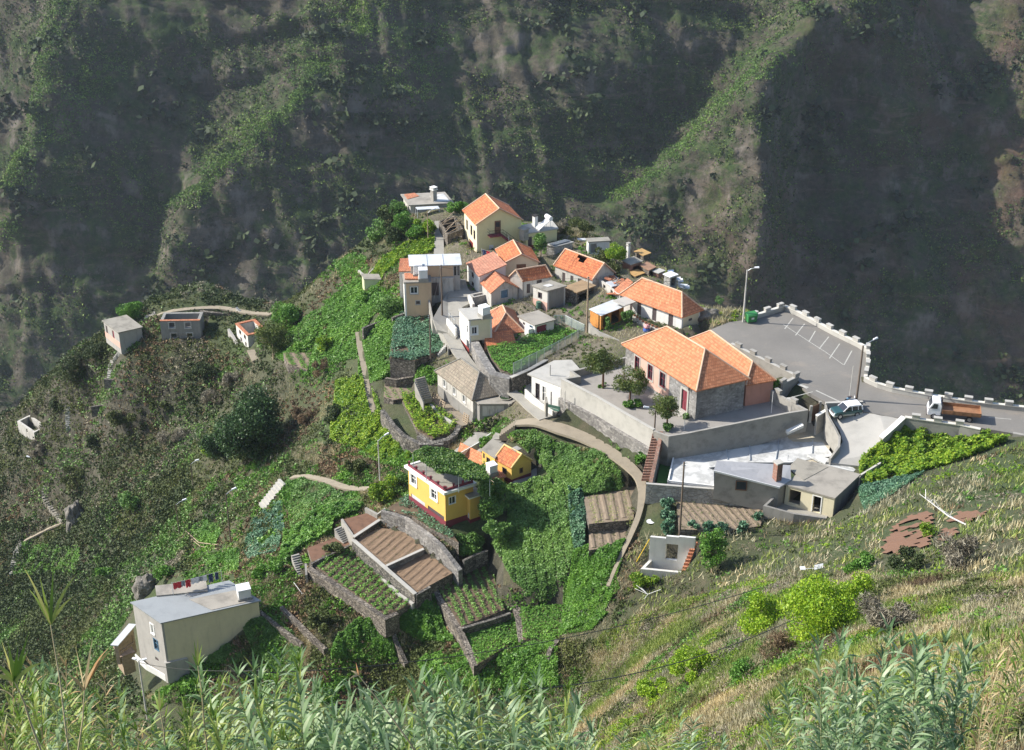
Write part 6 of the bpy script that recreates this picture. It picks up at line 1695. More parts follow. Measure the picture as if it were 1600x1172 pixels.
def px_area_pts(poly, n, excl=True, seed=0):
    """ground points below a region of the photograph, with even cover on the ground"""
    rg = np.random.default_rng(seed)
    poly = np.array(poly, float)
    cor = np.array([G2(x, y) for x, y in poly])
    lo, hi = cor.min(0)[:2]-6, cor.max(0)[:2]+6
    out = []; tot = 0
    for _ in range(520):
        Q = rg.uniform(lo, hi, (20000, 2)); z = th2(Q[:, 0], Q[:, 1]); P = np.c_[Q, z]
        m = inpoly(PX(P), poly)
        P = P[m]
        if excl and len(P): P = P[~excluded(P[:, :2])]
        out.append(P); tot += len(P)
        if tot >= n: break
    P = np.concatenate(out)[:n]
    return P
def blades(P, h, w, lean=.35, rng=RN):
    n = len(P); h = np.broadcast_to(h, (n,)); a = rng.uniform(0, 6.283, n); D = np.c_[np.cos(a), np.sin(a), np.zeros(n)]
    T_ = rng.normal(size=(n, 3))*lean; T_[:, 2] = 1
    T_ *= (h/np.linalg.norm(T_, axis=1))[:, None]
    V = np.stack([P-D*w*.5, P+D*w*.5, P+T_*.6+D*w*.4, P+T_], 1).reshape(-1, 3)
    return V, np.arange(4*n).reshape(n, 4)
def stuff(name, V, Q, mat):
    o = fastmesh(name, V, Q, mat); tag(o, kind='stuff'); return o
def crop(name, poly, z, dens, size, mat, hgt=.35, row=None, rowdir=0., thr=None, seed=3, flat=.65):
    """crop plants on a level bed (poly in world) """
    rg = np.random.default_rng(seed); poly = np.asarray(poly)
    size *= .78; lo, hi = poly.min(0), poly.max(0); n = int(dens*4.2*(hi-lo).prod())
    P = rg.uniform(lo, hi, (n, 2)); P = P[inpoly(P, poly)]
    if row:
        s_ = (P[:, 0]*math.cos(rowdir)+P[:, 1]*math.sin(rowdir))/row
        P = P[np.abs((s_ % 1)-.5) < .5*rg.uniform(.2, .75, len(P))]
    if thr is not None: P = P[fract(P, .3, seed) > thr]
    hh = hgt*(.5+.8*np.clip(fract(P, .8, seed+.5)+.5, 0, 1))
    C = np.c_[P, z+rg.uniform(.0, 1, len(P))**.6*hh]
    V, Q = leaves(C, size*rg.uniform(.6, 1.3, len(C)), flat, .7, rg)
    return stuff(name, V, Q, mat)
def slope_crop(name, pxp, n, size, mat, hgt=.4, row=None, rowdir=0., thr=-.62, seed=5, excl=True, flat=.6, lumps=.8):
    n = int(n*2.6); size *= .74; hgt *= .85
    P = px_area_pts(pxp, n, excl, seed); rg = np.random.default_rng(seed)
    if row:
        s_ = (P[:, 0]*math.cos(rowdir)+P[:, 1]*math.sin(rowdir))/row; P = P[np.abs((s_ % 1)-.5) < .5*rg.uniform(.55, 1.0, len(P))]
    if thr is not None: P = P[fract(P[:, :2], .22, seed) > thr]
    hh = hgt*(.35+1.1*np.clip(fract(P[:, :2], lumps, seed+.5)+.5, 0, 1.2))
    C = P+np.c_[np.zeros((len(P), 2)), rg.uniform(0, 1, len(P))**.6*hh]
    V, Q = leaves(C, size*rg.uniform(.6, 1.35, len(C)), flat, .7, rg)
    return stuff(name, V, Q, mat)
# --- beds with level tops
A_ = lambda n: TP[n][0]
crop('potato_crop', A_('potato_terrace'), -16.2, 22, .30, L_g, .4, row=1.0, rowdir=2.6)
crop('potato_crop', A_('right_terrace'), -16.6, 22, .30, L_d, .4, row=1.0, rowdir=.3, seed=4)
crop('potato_crop', A_('lower_terrace'), -17.6, 24, .30, L_g, .4, seed=5)
crop('potato_crop', A_('corner_terrace'), -16.6, 24, .30, L_g, .4, seed=6)
crop('garden_crop', A_('house_garden'), -12.5, 16, .30, L_b, .35, thr=-.25)
crop('cabbage_crop', A_('cabbage_terrace'), -6.1, 26, .34, L_b, .4, thr=-.5, seed=8)
crop('potato_crop', A_('fenced_plot'), -3.5, 26, .32, L_g, .45, seed=9)
crop('row_crop', A_('small_row_terrace'), -9.8, 16, .2, L_g, .2, row=1.1, rowdir=.3)
crop('vine_crop', A_('yellow_green_terrace'), -10.0, 20, .38, L_y, .9, thr=-.45, seed=11)
crop('bean_rows', A_('upper_bean_plot'), -14.5, 3, .14, L_o, .2, row=1.0, rowdir=2.6)
crop('hoed_rows', A_('hoed_plot'), -5.5, 8, .18, L_o, .2, row=.8, rowdir=.35)
crop('row_crop', A_('row_plot'), -16.9, 26, .25, L_g, .3, row=1.5, rowdir=.35)
crop('strip_crop', A_('striped_plot'), -8.0, 16, .14, L_gr, .12, row=2.0, rowdir=.05, seed=14)
crop('strip_crop', A_('lower_striped_plot'), -9.3, 12, .14, L_o, .12, row=2.0, rowdir=.05, seed=15)
def ridges(poly, z, rowdir, step, w, h, mat, name='soil_ridges'):
    mb = MB(); poly = np.asarray(poly); cc = poly.mean(0); dx = np.array([math.cos(rowdir), math.sin(rowdir)]); dy = np.array([-dx[1], dx[0]])
    for k_ in range(-40, 41):
        ts = np.arange(-30, 30, .25); L_ = cc+dx*(k_*step)+dy*ts[:, None]; m = inpoly(L_, grow(poly, -.35))
        if m.sum() < 4: continue
        i0, i1 = np.where(m)[0][[0, -1]]
        n_ = max(2, (i1-i0)//4); tt = np.linspace(ts[i0], ts[i1], n_)
        for a, b in zip(tt[:-1], tt[1:]):
            off = rnd.uniform(-.04, .04)
            p = cc+dx*(k_*step+off)+dy*a; q_ = cc+dx*(k_*step+off)+dy*(b-.0)
            e = np.array([dx[0], dx[1], 0]); P0 = np.array([p[0], p[1], z+.002]); P1 = np.array([q_[0], q_[1], z+.002])
            hh = h*rnd.uniform(.8, 1.2)
            mb.poly([P0-e*w, P0+e*w, P1+e*w, P1-e*w, P0-e*w*.35+[0, 0, hh], P0+e*w*.35+[0, 0, hh], P1+e*w*.35+[0, 0, hh], P1-e*w*.35+[0, 0, hh]], [[4, 5, 6, 7], [0, 4, 7, 3], [1, 2, 6, 5], [0, 1, 5, 4], [2, 3, 7, 6]])
    if mb.f: tag(mb.build(name, mat), kind='stuff')
ridges(A_('upper_bean_plot'), -14.5, 2.6, 1.0, .28, .07, M_soil); ridges(A_('lower_bean_plot'), -15.1, 2.6, 1.0, .28, .07, M_soil)
ridges(A_('hoed_plot'), -5.5, .35, .8, .24, .08, M_soilg); ridges(A_('striped_plot'), -8.0, .05, 1.0, .34, .09, M_soilg); ridges(A_('lower_striped_plot'), -9.3, .05, 1.0, .34, .09, M_soilg)
# --- sloping fields
q1 = lambda k, *pts: [c(k, *p) for p in pts]
slope_crop('sweet_potato_field', q1('l', (225,55),(400,5),(660,25),(1030,165),(1200,290),(1250,460),(1120,520),(840,566),(720,520),(640,480),(520,340),(380,200)), 24000, .32, L_d, .5, row=1.15, rowdir=-.5, seed=21)
slope_crop('sweet_potato_field', q1('l', (240,500),(560,420),(700,480),(830,560),(780,780),(830,980),(740,1060),(720,1180),(560,1400),(500,1390),(290,1200),(180,1000),(130,930),(250,830),(260,640)), 26000, .32, L_d, .5, row=1.15, rowdir=.12, seed=22)
slope_crop('bright_vine_field', q1('l', (735,1190),(762,1010),(1100,900),(1175,930),(1090,1172),(980,1330),(700,1320)), 15000, .36, L_g, .7, seed=23)
slope_crop('cabbage_rows', q1('l', (720,540),(830,560),(850,760),(840,960),(770,980),(740,800)), 3600, .5, L_b, 1.1, seed=24)
slope_crop('roadside_vineyard', q1('q', (1340,722),(1345,700),(1378,686),(1415,660),(1450,664),(1540,680),(1575,690),(1500,720),(1440,738),(1390,752),(1345,757)), 15000, .42, L_y, .95, seed=25)
slope_crop('green_slope', q1('q', (1340,760),(1390,752),(1445,738),(1400,770),(1350,800),(1342,775)), 3500, .3, L_b, .5, seed=26)
slope_crop('ridge_field', q1('q', (522,415),(545,398),(572,402),(575,425),(568,465),(540,452)), 7000, .34, L_g, .45, row=1.3, rowdir=1.2, seed=27)
slope_crop('pumpkin_slope', q1('a', (0,650),(150,560),(300,500),(425,480),(420,590),(370,620),(215,640),(140,670),(0,800),(-40,900),(-130,850),(-60,720)), 11000, .42, L_y, .55, seed=28)
slope_crop('green_bank', q1('q', (570,440),(600,465),(630,480),(640,500),(610,540),(560,560),(520,570),(480,590),(430,560),(440,530),(500,480),(540,450)), 20000, .38, L_g, .7, seed=29)
slope_crop('green_bank', q1('q', (560,560),(600,530),(620,545),(640,570),(690,580),(760,600),(735,615),(660,600),(610,590),(575,600),(560,590)), 9000, .36, L_g, .6, seed=30)
slope_crop('vine_slope', q1('q', (525,600),(565,590),(590,625),(600,660),(640,700),(640,720),(600,725),(555,700),(515,690)), 16000, .38, L_y, .8, seed=31)
slope_crop('bean_slope', q1('q', (580,690),(640,700),(660,735),(600,728),(560,712)), 6000, .34, L_g, .6, seed=32)
slope_crop('potato_slope', q1('j', (300,490),(420,470),(560,520),(660,590),(840,640),(845,700),(700,740),(500,760),(430,870),(330,830)), 14000, .33, L_d, .45, seed=33)
slope_crop('bright_bush_band', q1('j', (500,710),(700,680),(850,690),(800,740),(640,800),(620,880),(450,960),(370,1020),(300,1110),(260,1080),(290,880),(440,820)), 14000, .38, L_g, 1.0, seed=34)
slope_crop('cabbage_slope', q1('j', (180,670),(280,660),(290,840),(240,1000),(40,1060),(0,1000),(60,800)), 9000, .36, L_b, .5, row=1.4, rowdir=.2, seed=35)
slope_crop('green_garden', q1('i', (870,60),(1100,0),(1090,150),(880,180)), 5000, .34, L_g, .6, seed=36)
slope_crop('green_garden', q1('n', (1000,930),(1120,870),(1190,930),(1160,1020),(1080,1010)), 4500, .34, L_g, .5, seed=37)
slope_crop('lower_field', q1('i', (1120,560),(1320,490),(1480,600),(1560,700),(1500,1000),(1200,760)), 14000, .32, L_d, .5, seed=38)
slope_crop('lower_field', q1('i', (870,790),(1060,690),(1160,760),(1100,830),(900,840)), 4500, .32, L_d, .5, seed=39)
slope_crop('green_thicket', q1('k', (300,640),(400,560),(480,530),(590,620),(620,720),(500,760),(420,740),(270,740)), 11000, .36, L_g, 1.0, seed=40)
slope_crop('green_thicket', q1('k', (640,480),(760,400),(830,400),(880,560),(940,640),(760,640),(620,560)), 9000, .36, L_g, .8, seed=41)
slope_crop('green_thicket', q1('k', (730,740),(960,660),(1060,780),(1300,700),(1500,680),(1500,900),(800,900)), 12000, .34, L_g, .6, seed=42)
slope_crop('left_green', q1('n', (120,1010),(430,1030),(430,1172),(60,1172)), 6000, .4, L_g, .8, seed=43)
slope_crop('lower_right_field', q1('p', (20,320),(60,300),(165,300),(300,320),(250,370),(150,385),(130,430),(60,460),(20,440)), 9000, .32, L_g, .5, seed=44)
slope_crop('lower_right_field', q1('q', (880,905),(960,890),(968,920),(930,975),(880,990)), 7000, .34, L_g, .6, seed=45)
for lb_, k2, pts_ in (('rough low stone wall running down left of the brown gully', 'k', [(0,470),(80,545),(160,625),(240,700)]),
                     ('dry stone bank wall going down below the potato terrace', 'k', [(590,560),(625,660),(680,780)]),
                     ('pale stone wall going down beside the lowest green plot', 'k', [(1500,650),(1460,700),(1440,760)]),
                     ('low stone wall along the upper edge of the dark lower field', 'i', [(1250,480),(1400,600),(1560,720)])):
    g_ = [G2(*c(k2, *p_)) for p_ in pts_]
    wallrun('terrace_wall', lb_, [tuple(p_+np.array([0, 0, .7])) for p_ in g_], 2.0, .5, M_stoneb, world=True)
# --- wild growth by region; several kinds mixed by noise
def wild(name, pxp, n, kinds, seed=50):
    """kinds: (mat, share, size, height, noise scale, mode)"""
    P = px_area_pts(pxp, n, True, seed); rg = np.random.default_rng(seed)
    if len(P) == 0: return
    f = np.stack([fract(P[:, :2], k_[4], seed+7.3*i)+k_[1] for i, k_ in enumerate(kinds)], 1)+rg.normal(size=(len(P), len(kinds)))*.12
    w_ = f.argmax(1)
    for i, k_ in enumerate(kinds):
        q_ = P[w_ == i]
        if len(q_) < 20: continue
        lump = np.clip(fract(q_[:, :2], .35, seed+i)+.45, 0, 1.3)
        if k_[5] == 'b': V, Q = blades(q_, k_[3]*rg.uniform(.5, 1.3, len(q_)), k_[2], .45, rg)
        else:                                  # low shrubs: domes of leaves round their own centre
            per = 13; q_ = q_[:max(2, len(q_)//per)]; lump = lump[:len(q_)]
            r_ = k_[3]*rg.uniform(.35, .8, len(q_))*(.6+.8*lump)
            d = rg.normal(size=(len(q_)*per, 3)); d /= np.linalg.norm(d, axis=1)[:, None]; d[:, 2] = np.abs(d[:, 2])
            C = np.repeat(q_, per, 0)+d*np.repeat(r_, per)[:, None]*rg.uniform(.6, 1.1, len(d))[:, None]*[1, 1, .8]
            V, Q = leaves(C, k_[2]*rg.uniform(.6, 1.4, len(C)), .3, .6 if k_[5] == 'l' else .2, rg)
        stuff(k_[6] if len(k_) > 6 else name, V, Q, k_[0])
LEFT = [(-120,760),(0,650),(60,590),(110,535),(165,500),(240,465),(310,442),(420,466),(470,500),(420,560),(430,620),(470,680),(440,740),(400,800),(300,850),(300,900),(230,910),(170,1010),(220,1080),(330,1172),(0,1200),(-120,1200)]
wild('slope_scrub', LEFT, 620000, [(L_k, .18, .40, 1.2, .07, 'l', 'dark_scrub'), (L_o, .14, .34, .9, .09, 'l', 'olive_scrub'), (L_w, -.06, .5, 1.2, .08, 't', 'grey_twig_scrub'), (L_t, -.26, .07, .7, .2, 'b', 'dry_grass'), (L_r, -.2, .32, .7, .12, 'l', 'bracken'), (L_d, -.06, .36, 1.0, .09, 'l', 'green_scrub')], 51)
MIDW = [(430,480),(520,400),(570,375),(610,325),(650,330),(640,400),(560,440),(500,480),(560,600),(600,720),(660,760),(640,820),(520,860),(440,900),(420,960),(500,1000),(560,1060),(700,1090),(880,1090),(960,985),(1010,900),(1000,800),(980,760),(960,880),(900,960),(760,900),(740,860),(700,840),(590,800),(520,720),(430,700),(420,600)]
wild('terrace_growth', MIDW, 330000, [(L_o, .12, .3, .7, .15, 'l', 'olive_scrub'), (L_g, .05, .34, .8, .12, 'l', 'green_scrub'), (L_r, .02, .3, .6, .15, 'l', 'bracken'), (L_t, -.05, .06, .5, .2, 'b', 'dry_grass'), (L_k, -.05, .34, .9, .12, 'l', 'dark_scrub')], 52)
VILL = [(600,330),(740,300),(900,355),(1130,480),(1130,520),(990,560),(870,600),(860,650),(740,660),(640,640),(620,480)]
wild('village_weeds', VILL, 130000, [(L_gr, .12, .045, .22, .25, 'b', 'village_grass'), (L_o, .1, .22, .4, .2, 'l', 'village_weeds'), (L_g, .0, .26, .5, .2, 'l', 'village_weeds'), (L_t, .05, .05, .4, .2, 'b', 'dry_grass')], 53)
CLIFF = [(860,345),(1000,378),(1050,405),(1165,480),(1172,498),(1110,512),(1090,480),(1040,440),(960,400),(900,380)]
wild('cliff_growth', CLIFF, 14000, [(L_o, .08, .26, .5, .2, 'l', 'cliff_scrub'), (L_t, .1, .06, .8, .2, 'b', 'dry_grass'), (L_y, -.1, .3, .6, .2, 'l', 'cliff_scrub')], 54)
RH1 = [(1005,835),(1070,835),(1200,812),(1300,815),(1345,800),(1400,765),(1460,738),(1600,692),(1750,640),(1750,880),(1600,900),(1400,900),(1200,900),(1000,960),(940,990),(975,880)]
RH2 = [(1750,880),(1600,900),(1400,900),(1200,900),(1000,960),(940,990),(860,1090),(840,1200),(1200,1220),(1750,1220)]
RK = lambda s, h_: [(L_gr, .17, .10*s, .55*h_, .16, 'b', 'hill_grass'), (L_t, .17, .095*s, .6*h_, .2, 'b', 'dry_grass'), (L_o, .03, .24*s, .8*h_, .25, 'l', 'hill_scrub'), (L_w, -.06, .34*s, .9*h_, .2, 't', 'grey_twig_scrub'), (L_g, -.08, .24*s, .9*h_, .24, 'l', 'green_scrub'), (L_y, -.08, .22*s, .9*h_, .24, 'l', 'yellow_green_scrub'), (L_r, -.2, .07*s, .6*h_, .2, 'b', 'bracken')]
wild('upper_left', [(-110,770),(0,655),(60,600),(165,505),(240,490),(330,545),(400,560),(330,660),(300,720),(150,800),(0,850),(-110,860)], 290000, [(L_k, .14, .42, 1.4, .06, 'l', 'dark_scrub'), (L_o, .12, .36, 1.1, .08, 'l', 'olive_scrub'), (L_d, -.08, .36, 1.1, .07, 'l', 'green_scrub'), (L_w, .05, .5, 1.3, .08, 't', 'grey_twig_scrub'), (L_r, .03, .34, .8, .07, 'l', 'bracken')], 62)
wild('left_low', [(-110,860),(0,820),(150,800),(300,720),(300,850),(240,900),(180,1000),(220,1100),(0,1170),(-110,1170)], 190000, [(L_k, .12, .42, 1.3, .06, 'l', 'dark_scrub'), (L_o, .10, .36, 1.0, .08, 'l', 'olive_scrub'), (L_d, .04, .36, 1.1, .07, 'l', 'green_scrub')], 63)
TGK = [(L_o, .10, .3, .6, .2, 'l', 'olive_scrub'), (L_g, .08, .34, .7, .18, 'l', 'green_scrub'), (L_r, -.04, .28, .5, .2, 'l', 'bracken'), (L_t, -.02, .06, .5, .2, 'b', 'dry_grass')]
wild('bank_growth', [(280,860),(300,760),(400,720),(450,740),(420,860),(400,960),(300,960)], 30000, TGK, 59)
wild('bank_growth', [(560,480),(570,420),(640,380),(640,470),(620,500)], 9000, TGK, 60)
wild('bank_growth', [(700,640),(790,655),(880,680),(1000,740),(1000,780),(900,700),(780,690),(700,720)], 12000, TGK, 61)
wild('bank_growth', [(430,690),(600,700),(640,760),(640,860),(480,900),(430,960),(380,900),(400,780)], 60000, TGK, 57)
wild('bank_growth', [(430,880),(560,900),(640,1000),(900,1000),(960,1000),(900,1090),(330,1110),(220,1090),(400,980)], 80000, TGK, 58)
wild('hill', RH1, 155000, RK(1.2, 1.1), 55)
wild('hill', RH2, 390000, RK(.8, 1.), 56)

# ---------------------------------------------------------------- trees and bushes
def crown_pts(cen, rx, ry, rz, n, lumps, rg):
    cen = np.asarray(cen, float); out = []
    lc = rg.normal(size=(lumps, 3)); lc /= np.linalg.norm(lc, axis=1)[:, None]; lc *= rg.uniform(.35, .8, lumps)[:, None]; lc = lc*[rx, ry, rz]
    lr = rg.uniform(.28, .5, lumps)*min(rx, ry, rz*1.2)
    per = n//lumps
    for a, r_ in zip(lc, lr):
        d = rg.normal(size=(per, 3)); d /= np.linalg.norm(d, axis=1)[:, None]
        out.append(cen+a+d*r_*rg.uniform(.55, 1.08, per)[:, None]*[1, 1, .85])
    return np.concatenate(out)
def tree(name, label, base, h, rx, rz, mat, n=4000, trunk=.14, cz=None, leaf=.22, group=None, lumps=16, cat='tree', seed=1, lean=(0, 0), bark=M_wood):
    rg = np.random.default_rng(seed); base = np.asarray(base, float)
    t = thing(name, Vector(base), label, cat, group); cz = cz if cz is not None else h-rz
    cen = base+[lean[0], lean[1], cz]
    mb = MB(); mb.tube([base-[0, 0, .4], base+[lean[0]*.2, lean[1]*.2, cz*.35], base+[lean[0]*.6, lean[1]*.6, cz*.75], cen], [trunk*1.3, trunk, trunk*.75, trunk*.4], 8)
    for i in range(7):
        a = rg.uniform(0, 6.28); s_ = base+[lean[0]*.6, lean[1]*.6, cz*rg.uniform(.5, .8)]
        e = cen+np.array([math.cos(a)*rx*.7, math.sin(a)*rx*.7, rg.uniform(-.3, .6)*rz])
        mb.tube([s_, (s_+e)/2+[0, 0, .2], e], [trunk*.5, trunk*.35, trunk*.12], 5)
    mb.build('trunk', bark, t)
    C = crown_pts(cen, rx, rx, rz, n, lumps, rg)
    V, Q = leaves(C, leaf*rg.uniform(.6, 1.3, len(C)), .25, .6, rg); fastmesh('crown', V, Q, mat, t)
    return t
def bush(name, label, base, r, h, mat, n=1500, leaf=.25, group=None, seed=1, cat='bush', lumps=9, ry=None):
    rg = np.random.default_rng(seed); base = np.asarray(base, float)
    C = crown_pts(base+[0, 0, h*.42], r, ry or r, h*.58, n, lumps, rg); C = C[C[:, 2] > base[2]-.25*h]
    tw = mat in (L_w, L_r)
    V, Q = leaves(C, leaf*(1.9 if tw else 1)*rg.uniform(.6, 1.3, len(C)), 0. if tw else .3, .12 if tw else .62, rg)
    o = fastmesh(name, V, Q, mat, off=base); tag(o, label, cat, group); return o
L_yt = leafmat('yard_tree_leaf', [(.045, .08, .016), (.08, .125, .024), (.13, .175, .036), (.19, .22, .055)], .25, .55, .3)
tree('yard_tree', 'largest round tree with red trunk in the school yard', W(942, 606, -1.5), 5.4, 2.7, 1.7, L_yt, 6500, .15, 3.6, .2, seed=3, bark=M_brown)
tree('yard_tree', 'middle bushy tree of the school yard before the pink wall panel', W(984, 628, -1.5), 4.9, 2.5, 1.8, L_yt, 6000, .12, 2.9, .2, seed=4, bark=M_brown)
tree('yard_tree', 'nearest school yard tree beside the lamp post', W(1042, 668, -1.5), 4.2, 2.1, 1.4, L_yt, 5000, .11, 2.8, .2, seed=5, bark=M_brown)
bush('clipped_shrub', 'bright green shrub at the foot of the middle yard tree', W(984, 637, -1.5), .85, 1.0, L_g, 700, .28, seed=6)
bush('clipped_shrub', 'second bright shrub touching the one under the middle yard tree', W(998, 634, -1.5), .8, 1.1, L_g, 700, .28, seed=7)
bush('clipped_shrub', 'small shrub under the nearest yard tree', W(1044, 671, -1.5), .9, .9, L_d, 600, .28, seed=8)
bush('clipped_shrub', 'small dark shrub beside the school door', W(1072, 655, -1.5), .6, .9, L_d, 400, .25, seed=9)
bush('flower_ring', 'low ring of leaves round the largest yard tree', W(941, 604, -1.5), 1.0, .45, L_d, 500, .25, seed=10)
bush('wall_plant', 'broad leaved plant at the foot of the tiled steps', G2(1003, 722), 1.1, 1.2, L_g, 700, .4, seed=11)
bush('roadside_bush', 'small round bush between the pink wing and the parapet', W(1213, 605, -.8), .8, 1.1, L_g, 500, .25, seed=12)
bush('yard_creeper', 'dark green creeper hanging on the patio shelter posts', W(*c('b', 685, 930), -1.6), .6, 2.3, L_d, 900, .22, seed=13, cat='creeper')
bush('yard_creeper', 'thick dark creeper over the awning corner of the white house', W(*c('b', 850, 905), -1.6), 1.1, 2.9, L_d, 2200, .22, seed=14, cat='creeper')
tree('annex_tree', 'small dark leafy tree in front of the solar heater annex', G2(845, 402), 4.2, 1.35, 1.6, L_d, 3000, .1, 2.5, .24, seed=15)
bush('cliff_bush', 'wide olive bush behind the flat annex at the cliff edge', G2(905, 368), 3.2, 2.6, L_o, 3200, .26, seed=16)
bush('grey_bush', 'pale leafless looking bush right of the solar heater', G2(876, 362), 1.3, 2.2, L_w, 900, .3, seed=17)
tree('yellow_bush', 'yellow green bushy tree beside the whitewashed shed', G2(962, 414), 3.6, 1.7, 1.5, L_y, 3200, .08, 2.2, .24, seed=18)
bush('brown_bush', 'dull olive bush left of the yellow green one', G2(940, 408), 1.6, 2.2, L_o, 1500, .25, seed=19)
bush('brown_bush', 'small brown bush below the yellow green tree', G2(958, 424), 1.3, 1.8, L_o, 1200, .25, seed=20)
tree('cliff_tree', 'round green tree on the cliff edge beside the car park pole', G2(1124, 478), 3.6, 1.5, 1.5, L_d, 2400, .08, 2.1, .26, seed=21)
bush('dark_bush', 'dark round bush against the corner of the tan box house', G2(612, 492), 2.4, 3.2, L_d, 3600, .26, seed=22)
bush('dark_bush', 'green creeper heap below the pale green hut', G2(575, 470), 1.6, 2.0, L_g, 1500, .3, seed=23)
bush('vine_thicket', 'vine thicket draped over the front of the far farmhouse', G2(665, 362), 2.6, 2.6, L_y, 3200, .3, seed=24)
bush('vine_thicket', 'vine thicket growing right of the far farmhouse roof', G2(715, 330), 2.4, 2.0, L_g, 2200, .3, seed=25)
bush('vine_thicket', 'tall vine thicket between far farmhouse and lane', G2(650, 372), 2.0, 2.6, L_g, 2200, .3, seed=26)
for i, (x, y, r_, m_, lb) in enumerate([(606,352,2.4,L_k,'dark shrub high on the ridge left of the far farmhouse'),(622,338,2.0,L_d,'round green shrub next below the far farmhouse corner'),(590,372,2.2,L_d,'green shrub clump halfway down the ridge edge'),(612,380,1.8,L_k,'dark shrub above the pumpkin slope'),(600,330,1.6,L_y,'light green shrub at the ridge skyline'),(632,360,1.9,L_g,'leafy shrub beside the pumpkin slope top')]):
    bush('ridge_shrub', lb, G2(x, y), r_, r_*1.5, m_, 1800, .3, seed=60+i)
tree('dark_tree', 'massive dark evergreen tree on the slope below the white shell', G2(392, 712), 11.5, 5.6, 5.4, leafmat('dark_evergreen', [(.014, .042, .012), (.028, .07, .018), (.045, .10, .026), (.07, .14, .035)], .12, .5, .2), 32000, .3, 5.6, .36, lumps=40, seed=30)
tree('dark_tree', 'lower lobe of dark evergreen left of the massive one', G2(352, 712), 8.0, 3.6, 3.6, MATS['dark_evergreen'], 12000, .2, 3.6, .34, lumps=20, seed=31)
bush('slope_bush', 'yellowish bush at the foot of the dark evergreens', G2(332, 712), 2.0, 2.6, L_y, 1500, .3, seed=32)
tree('green_tree', 'feathery green tree right of the roofless white shell', G2(428, 560), 6.5, 3.2, 2.6, L_yt, 6500, .16, 3.8, .26, lumps=20, seed=33)
bush('creeper_mound', 'bright green creeper mound behind the feathery tree', G2(450, 512), 3.6, 4.6, L_g, 5200, .3, seed=34)
bush('creeper_mound', 'lower yellow green creeper mound on the terrace edge', G2(510, 545), 1.7, 2.6, L_y, 1800, .3, seed=35)
bush('spur_bush', 'round green bush beside the spur path and brown hut', G2(212, 500), 2.6, 4.2, L_g, 3600, .3, seed=36)
bush('path_bush', 'yellow green bush at the foot of the street lamp path', G2(598, 782), 2.6, 3.2, L_y, 4200, .28, seed=37)
bush('path_bush', 'dark bush to the right of the path end by the yellow house', G2(622, 765), 1.9, 2.4, L_d, 2400, .28, seed=38)
bush('ivy_mass', 'dark ivy cascade beside the yellow corner wing', G2(772, 812), 2.1, 6.8, L_d, 9000, .3, seed=39, cat='ivy', lumps=24, ry=2.6)
bush('ivy_mass', 'lower dark ivy heap in front of the yellow house corner', G2(735, 862), 2.2, 3.0, L_d, 5000, .3, seed=40, cat='ivy')
bush('ivy_mass', 'ivy heap right of the cascade reaching the lower terrace wall', G2(782, 848), 1.9, 4.4, L_d, 3600, .3, seed=41, cat='ivy')
bush('ivy_mass', 'small leafy heap between pergola and small yellow house', G2(765, 745), 1.2, 2.2, L_d, 1500, .26, seed=42, cat='ivy')
bush('garden_shrub', 'leafy shrub between the white railing and orange lean-to', G2(762, 697), 1.8, 1.6, L_g, 1800, .26, seed=43)
tree('pillar_shrub', 'tall bright pillar shaped shrub right of the white ruin', G2(1112, 895), 5.8, 1.6, 2.8, L_g, 5200, .1, 3.0, .26, lumps=22, seed=44)
bush('yellow_scrub', 'low yellow green scrub left of the white ruin', G2(1005, 915), 1.9, 2.0, L_y, 2000, .26, seed=45)
for i, (x, y, r_) in enumerate([(1040,795,1.1),(1044,815,1.1),(1046,832,1.0),(1085,828,.8),(1105,832,.8),(1130,834,.9),(1160,830,.8),(1185,815,.8)]):
    bush('cabbage_tree', ['tall blue green cabbage at the top of the row beside the pole','second tall blue green cabbage beside the pole','third blue green cabbage beside the pole foot','blue green cabbage right of the pole under the hoed plot','blue green cabbage below the middle of the hoed plot','blue green cabbage below the hoed plot, right of centre','blue green cabbage under the right part of the hoed plot','last blue green cabbage at the right corner of the hoed plot'][i], G2(x, y), r_, 1.4, L_b, 600, .34, 'tall cabbages round the hoed plot', seed=70+i, cat='cabbage')
L_v = leafmat('vivid_leaf', [(.12, .24, .01), (.22, .38, .02), (.34, .50, .03), (.48, .60, .06)], .35)
bush('bright_bush', 'large vivid yellow green bush on the hillside', G2(1282, 990), 3.5, 5.2, L_v, 15000, .22, seed=46, lumps=26)
bush('bright_bush', 'vivid bush lobe right of the large hillside bush', G2(1340, 950), 1.9, 2.8, L_v, 3600, .22, seed=47, lumps=12)
bush('bright_bush', 'yellow green bush just left of the large hillside bush', G2(1183, 990), 2.4, 3.8, L_v, 7000, .22, seed=48, lumps=14)
bush('bright_bush', 'yellow green bush low on the slope near the wires', G2(1085, 1058), 2.4, 2.4, L_v, 5000, .2, seed=49, lumps=12)
bush('bright_bush', 'yellow green bush trailing towards the bottom of the slope', G2(1025, 1090), 2.3, 2.2, L_v, 4200, .2, seed=50, lumps=10)
bush('bright_bush', 'dark leaved bush below the bright one near the wires', G2(1165, 1062), 1.6, 1.8, L_g, 2600, .2, seed=51, lumps=10)
bush('hill_bush', 'dark green bush at the edge of the red soil patch', G2(1415, 893), 2.2, 2.2, L_k, 3000, .2, seed=52)
bush('hill_bush', 'leafy bush left of the red soil patch', G2(1340, 890), 2.4, 1.8, L_g, 2600, .24, seed=53)
bush('hill_bush', 'small golden bush in the middle of the red soil patch', G2(1448, 838), 1.1, 1.6, L_y, 1200, .2, seed=54)
